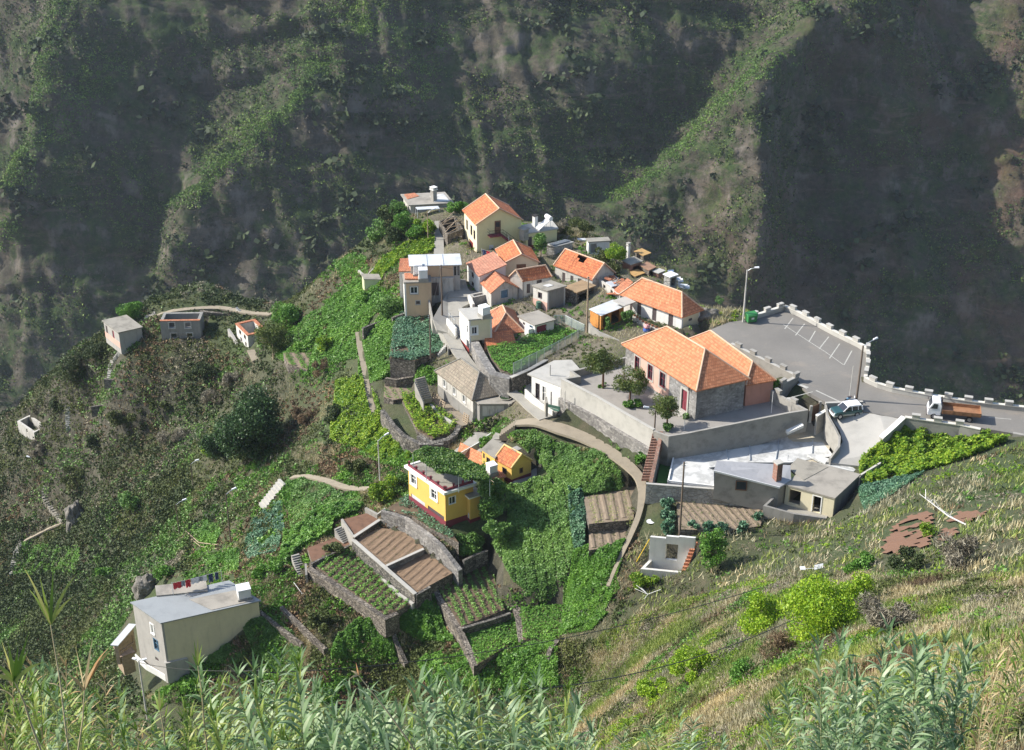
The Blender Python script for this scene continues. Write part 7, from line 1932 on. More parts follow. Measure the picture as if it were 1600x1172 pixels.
bush('twig_bush', 'grey leafless bush at the right of the large hillside bush', G2(1385, 985), 2.4, 2.8, L_w, 3600, .28, seed=55)
bush('twig_bush', 'grey twiggy bush between red soil and hillside top', G2(1490, 890), 3.0, 3.0, L_w, 4200, .28, seed=56)
bush('twig_bush', 'brown twiggy bush under the yellow green bush pair', G2(1215, 1030), 1.5, 2.2, L_r, 2400, .24, seed=57)
for i, (x, y, r_, h_, m_, lb) in enumerate([
    (115,588,4.0,4.6,L_k,'big dark bush at the skyline left of the brown hut'),(150,562,3.0,3.2,L_k,'dark bush close under the brown hut'),(195,660,3.4,3.0,L_o,'olive bush mound left of the spur steps'),
    (320,590,2.6,3.0,L_k,'dark green bush below the grey ruin'),(330,625,2.6,2.8,L_w,'grey leafless bush under the grey ruin bush'),(365,600,2.2,2.6,L_w,'pale twiggy bush beneath the white shell'),
    (270,695,3.0,3.4,L_w,'large grey twig bush in the middle of the left slope'),(120,755,3.2,3.6,L_o,'olive bush by the boulder on the left slope'),(60,710,2.8,2.6,L_w,'grey bush near the far left lamp'),
    (150,700,2.6,2.6,L_k,'dark bush right of the sunken ruin'),(85,640,2.4,2.4,L_k,'dark bush above the sunken ruin'),(520,870,2.0,1.8,L_o,'low olive bush next to bare terrace'),
    (510,975,2.4,2.2,L_o,'olive bush in the gully below the potato terrace'),(250,640,3.0,2.2,L_o,'grassy mound bush centre left slope'),(210,790,2.2,3.2,L_d,'tall green reed bush by the boulder'),
    (260,905,1.8,2.2,L_g,'green bush behind the long beige house'),(170,905,2.2,2.4,L_g,'bright bush on the slope left of the beige house'),(440,890,2.0,2.0,L_g,'green bush beside the garden steps'),(405,905,1.4,1.8,L_g,'small green bush at the beige house tank corner'),
    (520,655,2.2,2.4,L_k,'dark scrub at the upper edge of vine slope'),(555,735,2.2,1.8,L_o,'olive shrub over the hill path'),(480,655,2.6,2.2,L_r,'brown bracken mound right of the dark tree'),(505,580,2.4,2.2,L_r,'brown thicket under the row plot')]):
    bush('slope_bush', lb, G2(x, y), r_, h_, m_, int(900*r_), .32, seed=80+i)
# boulder and rocks

def rock(name, label, p, r, squash=(1, 1, 1), seed=1):
    import bmesh
    bm = bmesh.new(); bmesh.ops.create_icosphere(bm, subdivisions=4, radius=1)
    for v in bm.verts:
        d = v.co.normalized(); k_ = 1+.35*mn.fractal(d*1.3+Vector((seed, 0, 0)), 1., 2., 5)+.12*abs(mn.noise(d*4+Vector((seed, 3, 0))))
        v.co = Vector((d.x*squash[0], d.y*squash[1], d.z*squash[2]))*r*k_
    me = bpy.data.meshes.new(name); bm.to_mesh(me); bm.free(); me.materials.append(M_rock2)
    o = bpy.data.objects.new(name, me); COL.objects.link(o); o.location = Vector(p); tag(o, label, 'rock'); return o
M_rock2 = bpy.data.materials.new('boulder'); t, b = nt(M_rock2)
t.links.new(ramp(t, noise_tex(t, 1.1, 7, .7), [(.3, (.07, .065, .055)), (.55, (.19, .175, .15)), (.75, (.30, .28, .25))]), b.inputs['Base Color']); b.inputs['Roughness'].default_value = .95
bump(t, b, noise_tex(t, 3, 5, .7), .8, .15)
rock('boulder', 'tall pointed grey boulder on the left slope', G2(*c('n', 410, 880)), 2.2, (.8, .8, 1.6), 3)
rock('boulder', 'rock outcrop at the back corner of the long beige house', G2(*c('i', 425, 290)), 1.9, (1, .8, 1.2), 7)
rock('boulder', 'cliff edge rock below the hip roofed house', G2(*c('b', 1530, 830)), 1.5, (1.1, .8, .9), 17)
# ================================================================ steps that follow the ground
def gsteps(name, label, pxs, n, w=1.2, mat=M_concl, cat='steps', rise=.14):
    pts = np.array(pxs, float); seg = np.r_[0, np.cumsum(np.linalg.norm(np.diff(pts, axis=0), axis=1))]
    tt = np.linspace(0, seg[-1], n+1)
    Pp = [G2(np.interp(t_, seg, pts[:, 0]), np.interp(t_, seg, pts[:, 1])) for t_ in tt]
    Pp = np.array(Pp)
    for _ in range(2): Pp[1:-1] = (Pp[:-2]+2*Pp[1:-1]+Pp[2:])/4
    mb = MB()
    for i in range(n):
        p, q_ = Pp[i], Pp[i+1]; d = q_-p; d[2] = 0; L_ = max(np.linalg.norm(d), .05); d /= L_; nn = np.array([-d[1], d[0], 0])
        z = max(p[2], q_[2])+rise; wj = w*rnd.uniform(.85, 1.1)
        mb.obox([*(p-nn*wj/2)[:2], z-.9], d*min(L_*.93, 1.4), nn*wj, [0, 0, .9+rnd.uniform(0, .05)])
    o = mb.build(name, mat); tag(o, label, cat); return o
hpt = lambda k, *pts: [c(k, *p) for p in pts]
gsteps('steps', 'long worn flight of stone steps curving down beside the brown roofed hut', hpt('h', (400,378),(350,430),(280,480),(225,545),(185,600),(170,660),(165,745)), 34, 1.3)
gsteps('steps', 'narrow steps climbing the dark slope right of the sunken ruin', hpt('n', (370,260),(368,320),(374,385)), 12, 1.1)
gsteps('steps', 'long pale steps at the lower left edge of the slope', hpt('n', (122,985),(95,1040),(80,1110),(68,1168)), 20, 1.3)
gsteps('steps', 'mossy zigzag steps below the boulder on the left slope', hpt('n', (345,880),(290,820),(240,750),(250,690)), 16, 1.1, M_concd)
gsteps('steps', 'short steps near the left end of the spur path', hpt('h', (445,290),(470,262),(500,235)), 8, 1.6)

# ================================================================ poles, lamps and wires
def dirn(a): return np.array([math.cos(a), math.sin(a), 0])
M_lamp = simple('lamp_head', (.75, .77, .8), .4, var=.05)
def pole(name, label, base, ytop, r=.11, mat=M_polec, lamp=None, arm=1.3, cat='pole', h=None, insul=False):
    base = np.asarray(base, float); h = h if h is not None else float(zat(base[0], base[1], ytop))-base[2]
    t = thing(name, Vector(base), label, cat)
    MB().tube([base-[0, 0, .5], base+[0, 0, h]], [r*1.15, r*.75], 8).build('post', mat, t)
    if lamp is not None:
        d = dirn(lamp); s_ = base+[0, 0, h-.15]; e = s_+d*arm+[0, 0, .55]
        am = MB().tube([s_, s_+d*arm*.5+[0, 0, .4], e], .035, 6).build('lamp_arm', M_metal, t)
        mb = MB(); nn = np.array([-d[1], d[0], 0])
        o0 = e-nn*.14-d*.1
        mb.poly([o0+nn*.04, o0+nn*.24, o0+d*.65+nn*.28+[0, 0, .06], o0+d*.65+[0, 0, .06], o0+nn*.06+[0, 0, .12], o0+nn*.22+[0, 0, .12], o0+d*.6+nn*.22+[0, 0, .24], o0+d*.6+nn*.06+[0, 0, .24]], [[3, 2, 1, 0], [4, 5, 6, 7], [0, 1, 5, 4], [1, 2, 6, 5], [2, 3, 7, 6], [3, 0, 4, 7]])
        mb.build('lamp_head', M_lamp, am)
    if insul:
        ib = MB()
        for z in (.15, .45): ib.tube([base+[-.22, 0, h-z], base+[.22, 0, h-z]], .04, 6)
        ib.build('bracket', M_metal, t)
    return t, base+np.array([0, 0, h])
pl = {}
_, pl['a'] = pole('street_lamp', 'tall street lamp pole at the far corner of the car park', W(1161, 503, 0), 422, .12, M_polec, -.2, 1.0, 'street lamp')
_, pl['b'] = pole('street_lamp', 'tall dark and light striped street lamp behind the parked off-roader', W(1338, 626, 0), 540, .13, M_pole, .5, 1.6, 'street lamp')
_, pl['b2'] = pole('thin_pole', 'thin pale pole beside the lamp behind the off-roader', W(1327, 624, 0), 572, .05, M_polec)
_, pl['c'] = pole('street_lamp', 'brown street lamp pole standing at the tiled school steps', W(1021, 705, -4.3), 642, .11, M_pole, 3.1, .9, 'street lamp')
_, pl['d'] = pole('street_lamp', 'pale street lamp on the bank left of the yellow terrace house', G2(594, 757), 688, .09, M_polec, .6, 1.1, 'street lamp')
_, pl['e'] = pole('wooden_pole', 'dark wooden pole in the middle of the village lane', W(691, 490, -3.1), 414, .12, M_pole, insul=True)
_, pl['f'] = pole('wooden_pole', 'dark wooden pole at the corner of the cabbage plot', W(673, 560, -6.3), 492, .11, M_pole, insul=True)
_, pl['g'] = pole('wooden_pole', 'tall brown wooden pole beside the hoed plot', W(1062, 833, -5.7), 722, .12, M_pole, insul=True)
_, pl['h'] = pole('wooden_pole', 'light brown wooden pole between patio wall and earth roofed shed', W(917, 516, -2.2), 432, .14, M_wood, insul=True)
_, pl['i'] = pole('street_lamp', 'street lamp at the top of the lane by the vine thicket', G2(669, 378), 332, .08, M_wood, .2, .8, 'street lamp')
_, pl['j'] = pole('street_lamp', 'street lamp above the bamboo rail plot on the left slope', G2(361, 850), 772, .09, M_pole, .5, 1.0, 'street lamp')
_, pl['k'] = pole('street_lamp', 'leaning street lamp in scrub uphill of the beige house', G2(281, 838), 788, .08, M_pole, .4, 1.1, 'street lamp')
_, pl['l'] = pole('street_lamp', 'small distant street lamp below the dark evergreens', G2(302, 760), 725, .07, M_pole, .3, .8, 'street lamp')
_, pl['m'] = pole('street_lamp', 'lone street lamp on the far left slope', G2(56, 752), 718, .07, M_pole, 2.8, .5, 'street lamp')
_, pl['o'] = pole('wooden_pole', 'short pale pole standing below the school parapet by the white house', W(882, 652, -5.0), 611, .08, M_polec)
_, pl['p'] = pole('wooden_pole', 'slender pole in the terrace of the low white house', W(859, 622, -5), 570, .09, M_concl)
_, pl['q'] = pole('black_white_pole', 'thin banded pole in the corner of the school yard', W(1205, 645, -1.5), 612, .04, M_frame)
_, pl['r'] = pole('flag_pole', 'thin white flag pole before the school', W(1069, 672, -1.5), 646, .03, M_frame)
# twin lamp in front of the beige house, nearer to the viewer
B_ = G2(231, 1128); t_, top_ = pole('street_lamp', 'concrete lamp post with two white lamp heads before the beige house', B_, 1032, .11, M_polec, None, cat='street lamp')
for a in (.35, 2.7):
    d = dirn(a); nn = np.array([-d[1], d[0], 0]); s_ = top_-[0, 0, .1]
    am = MB().tube([s_, s_+d*.45+[0, 0, .12]], .04, 6).build('lamp_arm', M_metal, t_)
    MB().obox(s_+d*.4-nn*.16+[0, 0, .05], d*.5, nn*.26, [0, 0, .14]).build('lamp_head', M_lamp, am)
def wire(label, p, q_, sag=1.0, r=.018):
    p, q_ = np.asarray(p), np.asarray(q_); pts = [p+(q_-p)*f-np.array([0, 0, 4*sag*f*(1-f)]) for f in np.linspace(0, 1, 20)]
    tag(MB().tube(pts, r, 5).build('overhead_wire', M_wire), label, 'wire')
wire('thin wire from the tall car park lamp down to the parapet corner', pl['a']-[0, 0, .3], W(1230, 484, .6), .3, .02)
wire('wire between the lane pole and the cabbage plot pole', pl['e']-[0, 0, .2], pl['f']-[0, 0, .2], .4)
wire('wire from the lane pole to the pole by the earth roofed shed', pl['e']-[0, 0, .3], pl['h']-[0, 0, .3], .6)
wire('wire from the earth shed pole to the car park lamp', pl['h']-[0, 0, .3], pl['a']-[0, 0, .5], .8)
wire('lower overhead wire sweeping across the hillside at the right', WD(830, 1078, 75), WD(1240, 968, 95), .9, .028)
wire('upper overhead wire crossing the terraces above the reeds', WD(400, 1052, 100), WD(1190, 918, 110), 1.6, .03)
wire('long wire leading from the beige house lamp to the terraces', top_-[0, 0, .3], WD(420, 1047, 100), .5, .03)

# ================================================================ vehicles
M_bodyg = simple('car_green_blue', (.035, .095, .10), .25, .3, var=.05)
M_bodyl = simple('car_lower_beige', (.40, .40, .34), .4, var=.08)
M_carw = simple('car_white', (.80, .80, .82), .3, var=.03)
M_tyre = simple('tyre', (.02, .02, .02), .85, var=.2)
M_rim = simple('rim', (.45, .45, .46), .35, .6, var=.05)
M_light = simple('headlight_glass', (.6, .62, .62), .15, var=.05)
M_rust = simple('rusty_steel', (.30, .15, .075), .75, .1, var=.4, scale=1.5)
M_redl = simple('tail_light', (.35, .02, .02), .3, var=.05)
def wheel(t, p, ax, r, w):
    p = np.asarray(p, float); ax = np.asarray(ax, float)
    wt_ = MB(); seg = 18; u_ = np.cross(ax, [0, 0, 1.]); u_ /= np.linalg.norm(u_)
    prof = [(-w/2, r*.62), (-w/2, r*.94), (-w*.38, r), (w*.38, r), (w/2, r*.94), (w/2, r*.62)]
    base = 0
    for s_, rr in prof:
        for k_ in range(seg):
            a = 2*math.pi*k_/seg; wt_.v.append(tuple(p+ax*s_+(u_*math.cos(a)+np.array([0, 0, 1.])*math.sin(a))*rr))
    for i in range(len(prof)-1):
        for k_ in range(seg):
            a0 = i*seg+k_; a1 = i*seg+(k_+1) % seg; wt_.f.append([a0, a1, a1+seg, a0+seg]); wt_.m.append(0)
    o = wt_.build('wheel', M_tyre, t)
    MB().tube([p-ax*w*.42, p+ax*w*.42], r*.62, 14).tube([p+ax*w*.3, p+ax*w*.5], r*.2, 8).tube([p-ax*w*.5, p-ax*w*.3], r*.2, 8).build('rim', M_rim, o)
def profile(o, fx, lx, w, sec, name, mat, t, inset=0., bevel=.04):
    """side outline sec [(x,z,half width scale)] pushed across the width"""
    mb = MB(); n = len(sec)
    Lp = [o+fx*x+lx*(w/2*s_)+np.array([0, 0, z]) for x, z, s_ in sec]; Rp = [o+fx*x-lx*(w/2*s_)+np.array([0, 0, z]) for x, z, s_ in sec]
    mb.poly(Lp+Rp, [list(range(n)), list(range(2*n-1, n-1, -1))]+[[(i+1) % n, i, i+n, (i+1) % n+n] for i in range(n)])
    return mb.build(name, mat, t, bevel=bevel)
# --- off-roader
a_, b_ = W(1310, 655, -.62), W(1340, 651, -.62)
fx = (a_-b_); fx[2] = 0; fx /= np.linalg.norm(fx); lx = np.array([-fx[1], fx[0], 0])     # forward = to the left
mid = (a_+b_)/2; side = -lx if lx[1] > 0 else lx
o = mid-side*.7*1.0
gzc = -.62; o[2] = gzc
t = thing('off_roader', Vector(o), 'short dark green off-roader with white hardtop parked on the driveway', 'car')
profile(o, fx, lx, 1.64, [(-1.78, .42, .98), (-1.82, .95, .98), (-1.2, 1.0, 1), (.62, 1.0, 1), (1.62, .92, .94), (1.76, .8, .92), (1.8, .42, .92)], 'body', M_bodyg, t)
profile(o, fx, lx, 1.68, [(-1.84, .34, .98), (-1.88, .56, .98), (1.84, .56, .93), (1.88, .34, .93)], 'lower_body', M_bodyl, t)
profile(o, fx, lx, 1.60, [(-1.74, .99, .96), (-1.66, 1.46, .86), (.1, 1.48, .84), (.72, .99, .96)], 'cabin', M_glass, t, bevel=.02)
profile(o, fx, lx, 1.46, [(-1.72, 1.45, .98), (-1.6, 1.60, .92), (.02, 1.62, .92), (.16, 1.45, .98)], 'roof', M_carw, t)
wp = MB()
for s_ in (-1, 1):
    for x0, x1 in ((.74, .12), (-.42, -.36), (-1.2, -1.16), (-1.76, -1.66)):
        wp.tube([o+fx*x0+lx*s_*.785+[0, 0, .99], o+fx*x1+lx*s_*.69+[0, 0, 1.48]], .045 if x0 > -1.5 else .09, 6)
wp.build('pillar', M_carw, t)
MB().obox(o+fx*1.8-lx*.7+[0, 0, .42], fx*.16, lx*1.4, [0, 0, .2]).build('front_bumper', M_carw, t, bevel=.03)
MB().obox(o-fx*1.98-lx*.7+[0, 0, .42], fx*.14, lx*1.4, [0, 0, .2]).build('rear_bumper', M_bodyl, t, bevel=.03)
MB().obox(o+fx*1.765-lx*.38+[0, 0, .64], fx*.05, lx*.76, [0, 0, .18]).build('grille', M_shut, t)
for s_ in (-.58, .58): MB().tube([o+fx*1.72+lx*s_+[0, 0, .74], o+fx*1.83+lx*s_+[0, 0, .74]], .1, 12).build('headlight', M_light, t)
for s_ in (-.7, .7): MB().obox(o-fx*1.85+lx*(s_-.06)+[0, 0, .62], fx*.04, lx*.12, [0, 0, .22]).build('tail_light', M_redl, t)
for s_ in (-1, 1):
    for x in (-1.12, 1.1): wheel(t, o+fx*x+lx*s_*.72+[0, 0, .34], lx*s_, .35, .24)
    MB().obox(o+fx*.55+lx*s_*.84+[0, 0, 1.02], fx*.1, lx*s_*.18, [0, 0, .14]).build('wing_mirror', M_shut, t)
wheel(t, o-fx*2.0+[0, 0, .86], fx, .33, .2)
MB().obox(o-fx*.2+lx*.83+[0, 0, .86], -fx*.14, lx*.02, [0, 0, .035]).obox(o-fx*.2-lx*.85+[0, 0, .86], -fx*.14, lx*.02, [0, 0, .035]).build('door_handle', M_shut, t)
# --- moped behind it
p = W(1322, 629, 0); t = thing('moped', Vector(p), 'small white and blue moped standing behind the off-roader', 'moped')
d = dirn(.15)
for x in (0, 1.15): wheel(t, p+d*x+[0, 0, .26], np.array([-d[1], d[0], 0]), .26, .1)
MB().tube([p+d*.05+[0, 0, .45], p+d*.5+[0, 0, .72]], [.16, .14], 8).tube([p+d*.5+[0, 0, .35], p+d*.95+[0, 0, .35]], .09, 6).build('body', M_blue, t)
MB().obox(p+d*1.0+[-.0, -.16, .35], d*.06, [0, .32, 0], [0, 0, .6]).build('leg_shield', M_carw, t)
MB().tube([p+d*1.15+[0, 0, .26], p+d*.98+[0, 0, 1.0]], .03, 6).tube([p+d*.98+[0, -.28, 1.02], p+d*.98+[0, .28, 1.02]], .025, 6).build('handlebar', M_shut, t)
MB().box(p+d*.4+[0, 0, .74], (.6, .24, .1), .15).build('seat', M_shut, t, bevel=.03)
# --- truck
a_, b_ = W(1466, 655, 0), W(1514, 660, 0)
fx = a_-b_; fx /= np.linalg.norm(fx); lx = np.array([-fx[1], fx[0], 0]); side = lx if lx[1] < 0 else -lx
o = (a_+b_)/2-side*.85; o[2] = 0
t = thing('flatbed_truck', Vector(o), 'white cab truck with empty rust brown flatbed driving on the road', 'truck')
profile(o+fx*2.35, fx, lx, 1.95, [(-.75, .55, 1), (-.78, 1.75, .98), (-.62, 2.22, .9), (.25, 2.24, .88), (.62, 1.5, .97), (.74, 1.2, .99), (.78, .5, .99)], 'cab', M_carw, t, bevel=.06)
nx = fx*.58-np.array([0, 0, -.3]); 
MB().poly([o+fx*(2.35+.655)+lx*.82+[0, 0, 1.48], o+fx*(2.35+.655)-lx*.82+[0, 0, 1.48], o+fx*(2.35+.34)-lx*.76+[0, 0, 2.12], o+fx*(2.35+.34)+lx*.76+[0, 0, 2.12], o+fx*(2.35+.60)+lx*.82+[0, 0, 1.46], o+fx*(2.35+.60)-lx*.82+[0, 0, 1.46], o+fx*(2.35+.29)-lx*.76+[0, 0, 2.1], o+fx*(2.35+.29)+lx*.76+[0, 0, 2.1]], [[0, 1, 2, 3][::-1], [4, 5, 6, 7], [0, 4, 5, 1], [1, 5, 6, 2], [2, 6, 7, 3], [3, 7, 4, 0]]).build('windscreen', M_glass, t)
for s_ in (-1, 1):
    MB().poly([o+fx*2.82+lx*s_*.985+[0, 0, 1.42], o+fx*2.05+lx*s_*.985+[0, 0, 1.42], o+fx*2.05+lx*s_*.925+[0, 0, 2.02], o+fx*2.5+lx*s_*.925+[0, 0, 2.02], o+fx*2.82+lx*s_*.9+[0, 0, 1.42], o+fx*2.05+lx*s_*.9+[0, 0, 1.42], o+fx*2.05+lx*s_*.85+[0, 0, 2.02], o+fx*2.5+lx*s_*.85+[0, 0, 2.02]], [[0, 1, 2, 3], [7, 6, 5, 4], [0, 4, 5, 1], [1, 5, 6, 2], [2, 6, 7, 3], [3, 7, 4, 0]]).build('side_window', M_glass, t)
    MB().tube([o+fx*3.0+lx*s_*1.0+[0, 0, 1.55], o+fx*3.1+lx*s_*1.22+[0, 0, 1.75]], .02, 5).obox(o+fx*3.05+lx*s_*1.18+[0, 0, 1.45], fx*.06, lx*s_*.14, [0, 0, .35]).build('wing_mirror', M_shut, t)
    MB().obox(o+fx*3.12+lx*s_*.8-lx*.1+[0, 0, .7], fx*.05, lx*.2, [0, 0, .16]).build('headlight', M_light, t)
MB().obox(o+fx*3.08-lx*.9+[0, 0, .42], fx*.14, lx*1.8, [0, 0, .22]).build('front_bumper', M_shut, t, bevel=.02)
MB().obox(o-fx*2.9-lx*.4+[0, 0, .55], fx*5.9, lx*.12, [0, 0, .2]).obox(o-fx*2.9+lx*.28+[0, 0, .55], fx*5.9, lx*.12, [0, 0, .2]).build('chassis', M_shut, t)
bd = thing
flo = MB().obox(o-fx*2.95-lx*1.02+[0, 0, .85], fx*4.4, lx*2.04, [0, 0, .12]).build('bed_floor', M_rust, t)
for s_ in (-1, 1):
    m_ = MB().obox(o-fx*2.95+lx*(s_*1.02-.03)+[0, 0, .975], fx*4.4, lx*.06, [0, 0, .42])
    for i in range(5): m_.obox(o-fx*(2.93-i*1.07)+lx*(s_*1.055-.025)+[0, 0, .95], fx*.07, lx*.05, [0, 0, .47])
    m_.build('side_board', M_rust, t)
MB().obox(o-fx*3.02-lx*1.02+[0, 0, .9], fx*.06, lx*2.04, [0, 0, .49]).build('tailgate', M_rust, t)
hb = MB().obox(o+fx*1.46-lx*1.0+[0, 0, .975], fx*.06, lx*2.0, [0, 0, .8])
for i in range(4): hb.obox(o+fx*1.44-lx*(1.0-i*.64)+[0, 0, .975], fx*.1, lx*.06, [0, 0, 1.15])
hb.build('headboard', M_shut, t)
for s_ in (-1, 1):
    for x in (2.35, -1.75): wheel(t, o+fx*x+lx*s_*.84+[0, 0, .38], lx*s_, .38, .26)
# --- green wheeled bin
p = W(1173, 503, 0); t = thing('waste_container', Vector(p), 'green wheeled waste container by the tall car park lamp', 'waste container')
M_bin = simple('bin_green', (.04, .22, .06), .5, var=.1)
d = dirn(.35); nn = np.array([-d[1], d[0], 0]); q0 = p-d*.65-nn*.45
MB().poly([q0+[0, 0, .15], q0+d*1.3+[0, 0, .15], q0+d*1.3+nn*.9+[0, 0, .15], q0+nn*.9+[0, 0, .15], q0-d*.06-nn*.08+[0, 0, 1.1], q0+d*1.36-nn*.08+[0, 0, 1.1], q0+d*1.36+nn*.98+[0, 0, 1.25], q0-d*.06+nn*.98+[0, 0, 1.25]], [[3, 2, 1, 0], [4, 5, 6, 7], [0, 1, 5, 4], [1, 2, 6, 5], [2, 3, 7, 6], [3, 0, 4, 7]]).build('container_body', M_bin, t, bevel=.03)
MB().poly([q0-d*.12-nn*.14+[0, 0, 1.11], q0+d*1.42-nn*.14+[0, 0, 1.11], q0+d*1.42+nn*1.02+[0, 0, 1.27], q0-d*.12+nn*1.02+[0, 0, 1.27], q0-d*.1+nn*.1+[0, 0, 1.3], q0+d*1.4+nn*.1+[0, 0, 1.3], q0+d*1.4+nn*.9+[0, 0, 1.4], q0-d*.1+nn*.9+[0, 0, 1.4]], [[3, 2, 1, 0], [4, 5, 6, 7], [0, 1, 5, 4], [1, 2, 6, 5], [2, 3, 7, 6], [3, 0, 4, 7]]).build('lid', M_bin, t, bevel=.03)
MB().obox(q0+d*.45-nn*.085+[0, 0, .6], d*.4, nn*.03, [0, 0, .25]).build('sticker', M_white, t)
for a in (.1, 1.2):
    for b in (.1, .8): MB().tube([q0+d*a+nn*b+[0, 0, .09], q0+d*a+nn*(b+.06)+[0, 0, .09]], .09, 10).build('castor', M_tyre, t)
# --- small things
gp = MB().tube([G2(*c('n', 1005, 955))+[0, 0, .8], G2(*c('n', 1075, 1018))+[0, 0, .8], G2(*c('n', 1175, 1030))+[0, 0, .8]], .06, 5).tube([G2(*c('n', 1008, 965))+[0, 0, .4], G2(*c('n', 1080, 1025))+[0, 0, .4], G2(*c('n', 1170, 1040))+[0, 0, .4]], .05, 5)
for x, y in ((1005,955),(1075,1018),(1175,1030)): q_ = G2(*c('n', x, y)); gp.tube([q_-[0, 0, .3], q_+[0, 0, .95]], .05, 5)
tag(gp.build('cane_rail', M_wood), 'two bar cane rail beside the small green plot on the left', 'rail')
p = G2(*c('p', 950, 188)); tag(MB().obox(p+[-.2, 0, .2], [.9, .3, .0], [.1, .5, .2], [0, 0, .08]).obox(p+[-1.5, .1, .15], [.5, 0, 0], [0, .4, .1], [0, 0, .08]).tube([p+[-1.1, .2, .25], p+[-.2, .2, .3]], .03, 5).build('white_scrap_sheet', M_plast), 'white scrap sheeting lying above the large hillside bush', 'sheeting')
sk = MB(); q0 = G2(*c('i', 1560, 330))
for i in range(8): a = rnd.uniform(.2, 2.6); sk.tube([q0+[0, 0, .2], q0+np.array([math.cos(a)*1.8, math.sin(a)*1.8, .5+rnd.random()*.4])], .035, 5)
tag(sk.build('cut_cane_pile', M_frame), 'pile of pale cut canes on the brown plot left of the potato terrace', 'cane pile')
sk = MB(); q0 = G2(1012, 932)
for i in range(6): a = rnd.uniform(0, 6); sk.tube([q0+[0, 0, .3], q0+np.array([math.cos(a)*1.5, math.sin(a)*1.5, .6+rnd.random()*.4])], .03, 5)
tag(sk.build('dead_branch', M_frame), 'pale dead branches lying below the white ruin', 'branches')
sk = MB(); q0 = G2(1500, 822)
sk.tube([q0+[1.5, -1.2, .2], q0+[-1, .6, .7], q0+[-3.4, 2.6, 1.9]], [.09, .07, .03], 6)
for i in range(7): s_ = q0+np.array([-.5-i*.4, .3+i*.3, .6+i*.18]); sk.tube([s_, s_+np.array([rnd.uniform(-.9, .2), rnd.uniform(-.2, .9), rnd.uniform(.2, .8)])], .03, 5)
tag(sk.build('dead_tree_limb', M_frame), 'long bleached dead limb across the red soil patch', 'dead tree')
p = W(*c('g', 1285, 480), -9.6); tag(MB().box(p-[0, 0, .3], (1.2, .8, .75), .3).build('stone_slab_box', M_concl), 'pale flat topped cistern box beside the small yellow house', 'cistern')
p = G2(*c('f', 205, 640)); tag(MB().lathe(p, [(.25, .0), (.45, .05), (.48, .12), (.2, .1)], 12).build('white_basin', M_plast), 'small white basin on the bare soil by the path', 'basin')
p = W(*c('g', 1127, 215), -8.6); t = thing('metal_flue', Vector(p-[0, 0, 1.0]), 'thin flue with grey square hood behind the small yellow house', 'flue')
MB().tube([p-[0, 0, 1.6], p+[0, 0, .3]], .08, 8).build('pipe', M_metal, t); MB().box(p+[0, 0, .3], (.7, .7, .2), .4).build('hood', M_metal, t)
# ================================================================ giant reeds near the viewer
L_r1 = leafmat('reed_grey_green', [(.08, .16, .06), (.15, .25, .11), (.26, .37, .20), (.42, .50, .34)], .35, .45, .5)
L_r2 = leafmat('reed_yellow_green', [(.09, .17, .025), (.16, .26, .04), (.27, .35, .07), (.42, .40, .14)], .35, .45, .5)
L_r3 = leafmat('reed_dry', [(.26, .18, .08), (.38, .28, .14), (.50, .42, .26), (.34, .16, .06)], .3, .6, .5)
M_stem = simple('reed_stem', (.24, .26, .12), .6, var=.3, coord='Object')
M_stemd = simple('reed_stem_dry', (.42, .35, .20), .7, var=.3, coord='Object')
def reed_leaf(V, Q, p, az, L_, w, droop, rise, rg):
    n = 6; d = np.array([math.cos(az), math.sin(az), 0]); s_ = np.array([-d[1], d[0], 0]); b0 = len(V)
    tw = rg.uniform(-.5, .5)
    for i in range(n+1):
        f = i/n; ang = rise-droop*f*f*1.0
        if i: cur = cur+(d*math.cos(ang)+np.array([0, 0, math.sin(ang)]))*L_/n
        else: cur = np.array(p, float)
        ww = w*(.55+1.2*f if f < .25 else 1.0-(f-.25)/.75)**.8*.5 if f < 1 else .001
        side_ = s_*math.cos(tw*f)+np.array([0, 0, 1.])*math.sin(tw*f)
        V += [cur+side_*ww, cur-side_*ww]
    for i in range(n): Q.append([b0+2*i, b0+2*i+1, b0+2*i+3, b0+2*i+2])
def make_reed(seed, h, nl, Lf, w, droop=1.9, low=.30, tipfan=4):
    rg = np.random.default_rng(seed); V, Q = [], []
    bend = rg.uniform(.1, .5, 1)[0]*h*.25; a = rg.uniform(0, 6.28); bd = np.array([math.cos(a), math.sin(a), 0])*bend
    st_ = [bd*f**2.2+np.array([0, 0, h*f]) for f in np.linspace(0, 1, 9)]
    pl_ = rg.uniform(0, 6.28)
    for i in range(nl):
        f = low+(1-low)*(i+.5)/nl; p = bd*f**2.2+np.array([0, 0, h*f])
        az = pl_+(i % 2)*math.pi+rg.normal()*.45; s_ = .7+.5*math.sin(min(1, (i+3)/nl)*3.0)
        reed_leaf(V, Q, p, az, Lf*s_*rg.uniform(.8, 1.15), w*rg.uniform(.8, 1.2), droop*rg.uniform(.5, 1.2)*(1 if f < .9 else .5), rg.uniform(.75, 1.15), rg)
    for i in range(tipfan): reed_leaf(V, Q, st_[-1], rg.uniform(0, 6.28), Lf*.75*rg.uniform(.7, 1.1), w*.8, droop*.25, rg.uniform(1.1, 1.4), rg)
    return st_, np.array(V), np.array(Q)
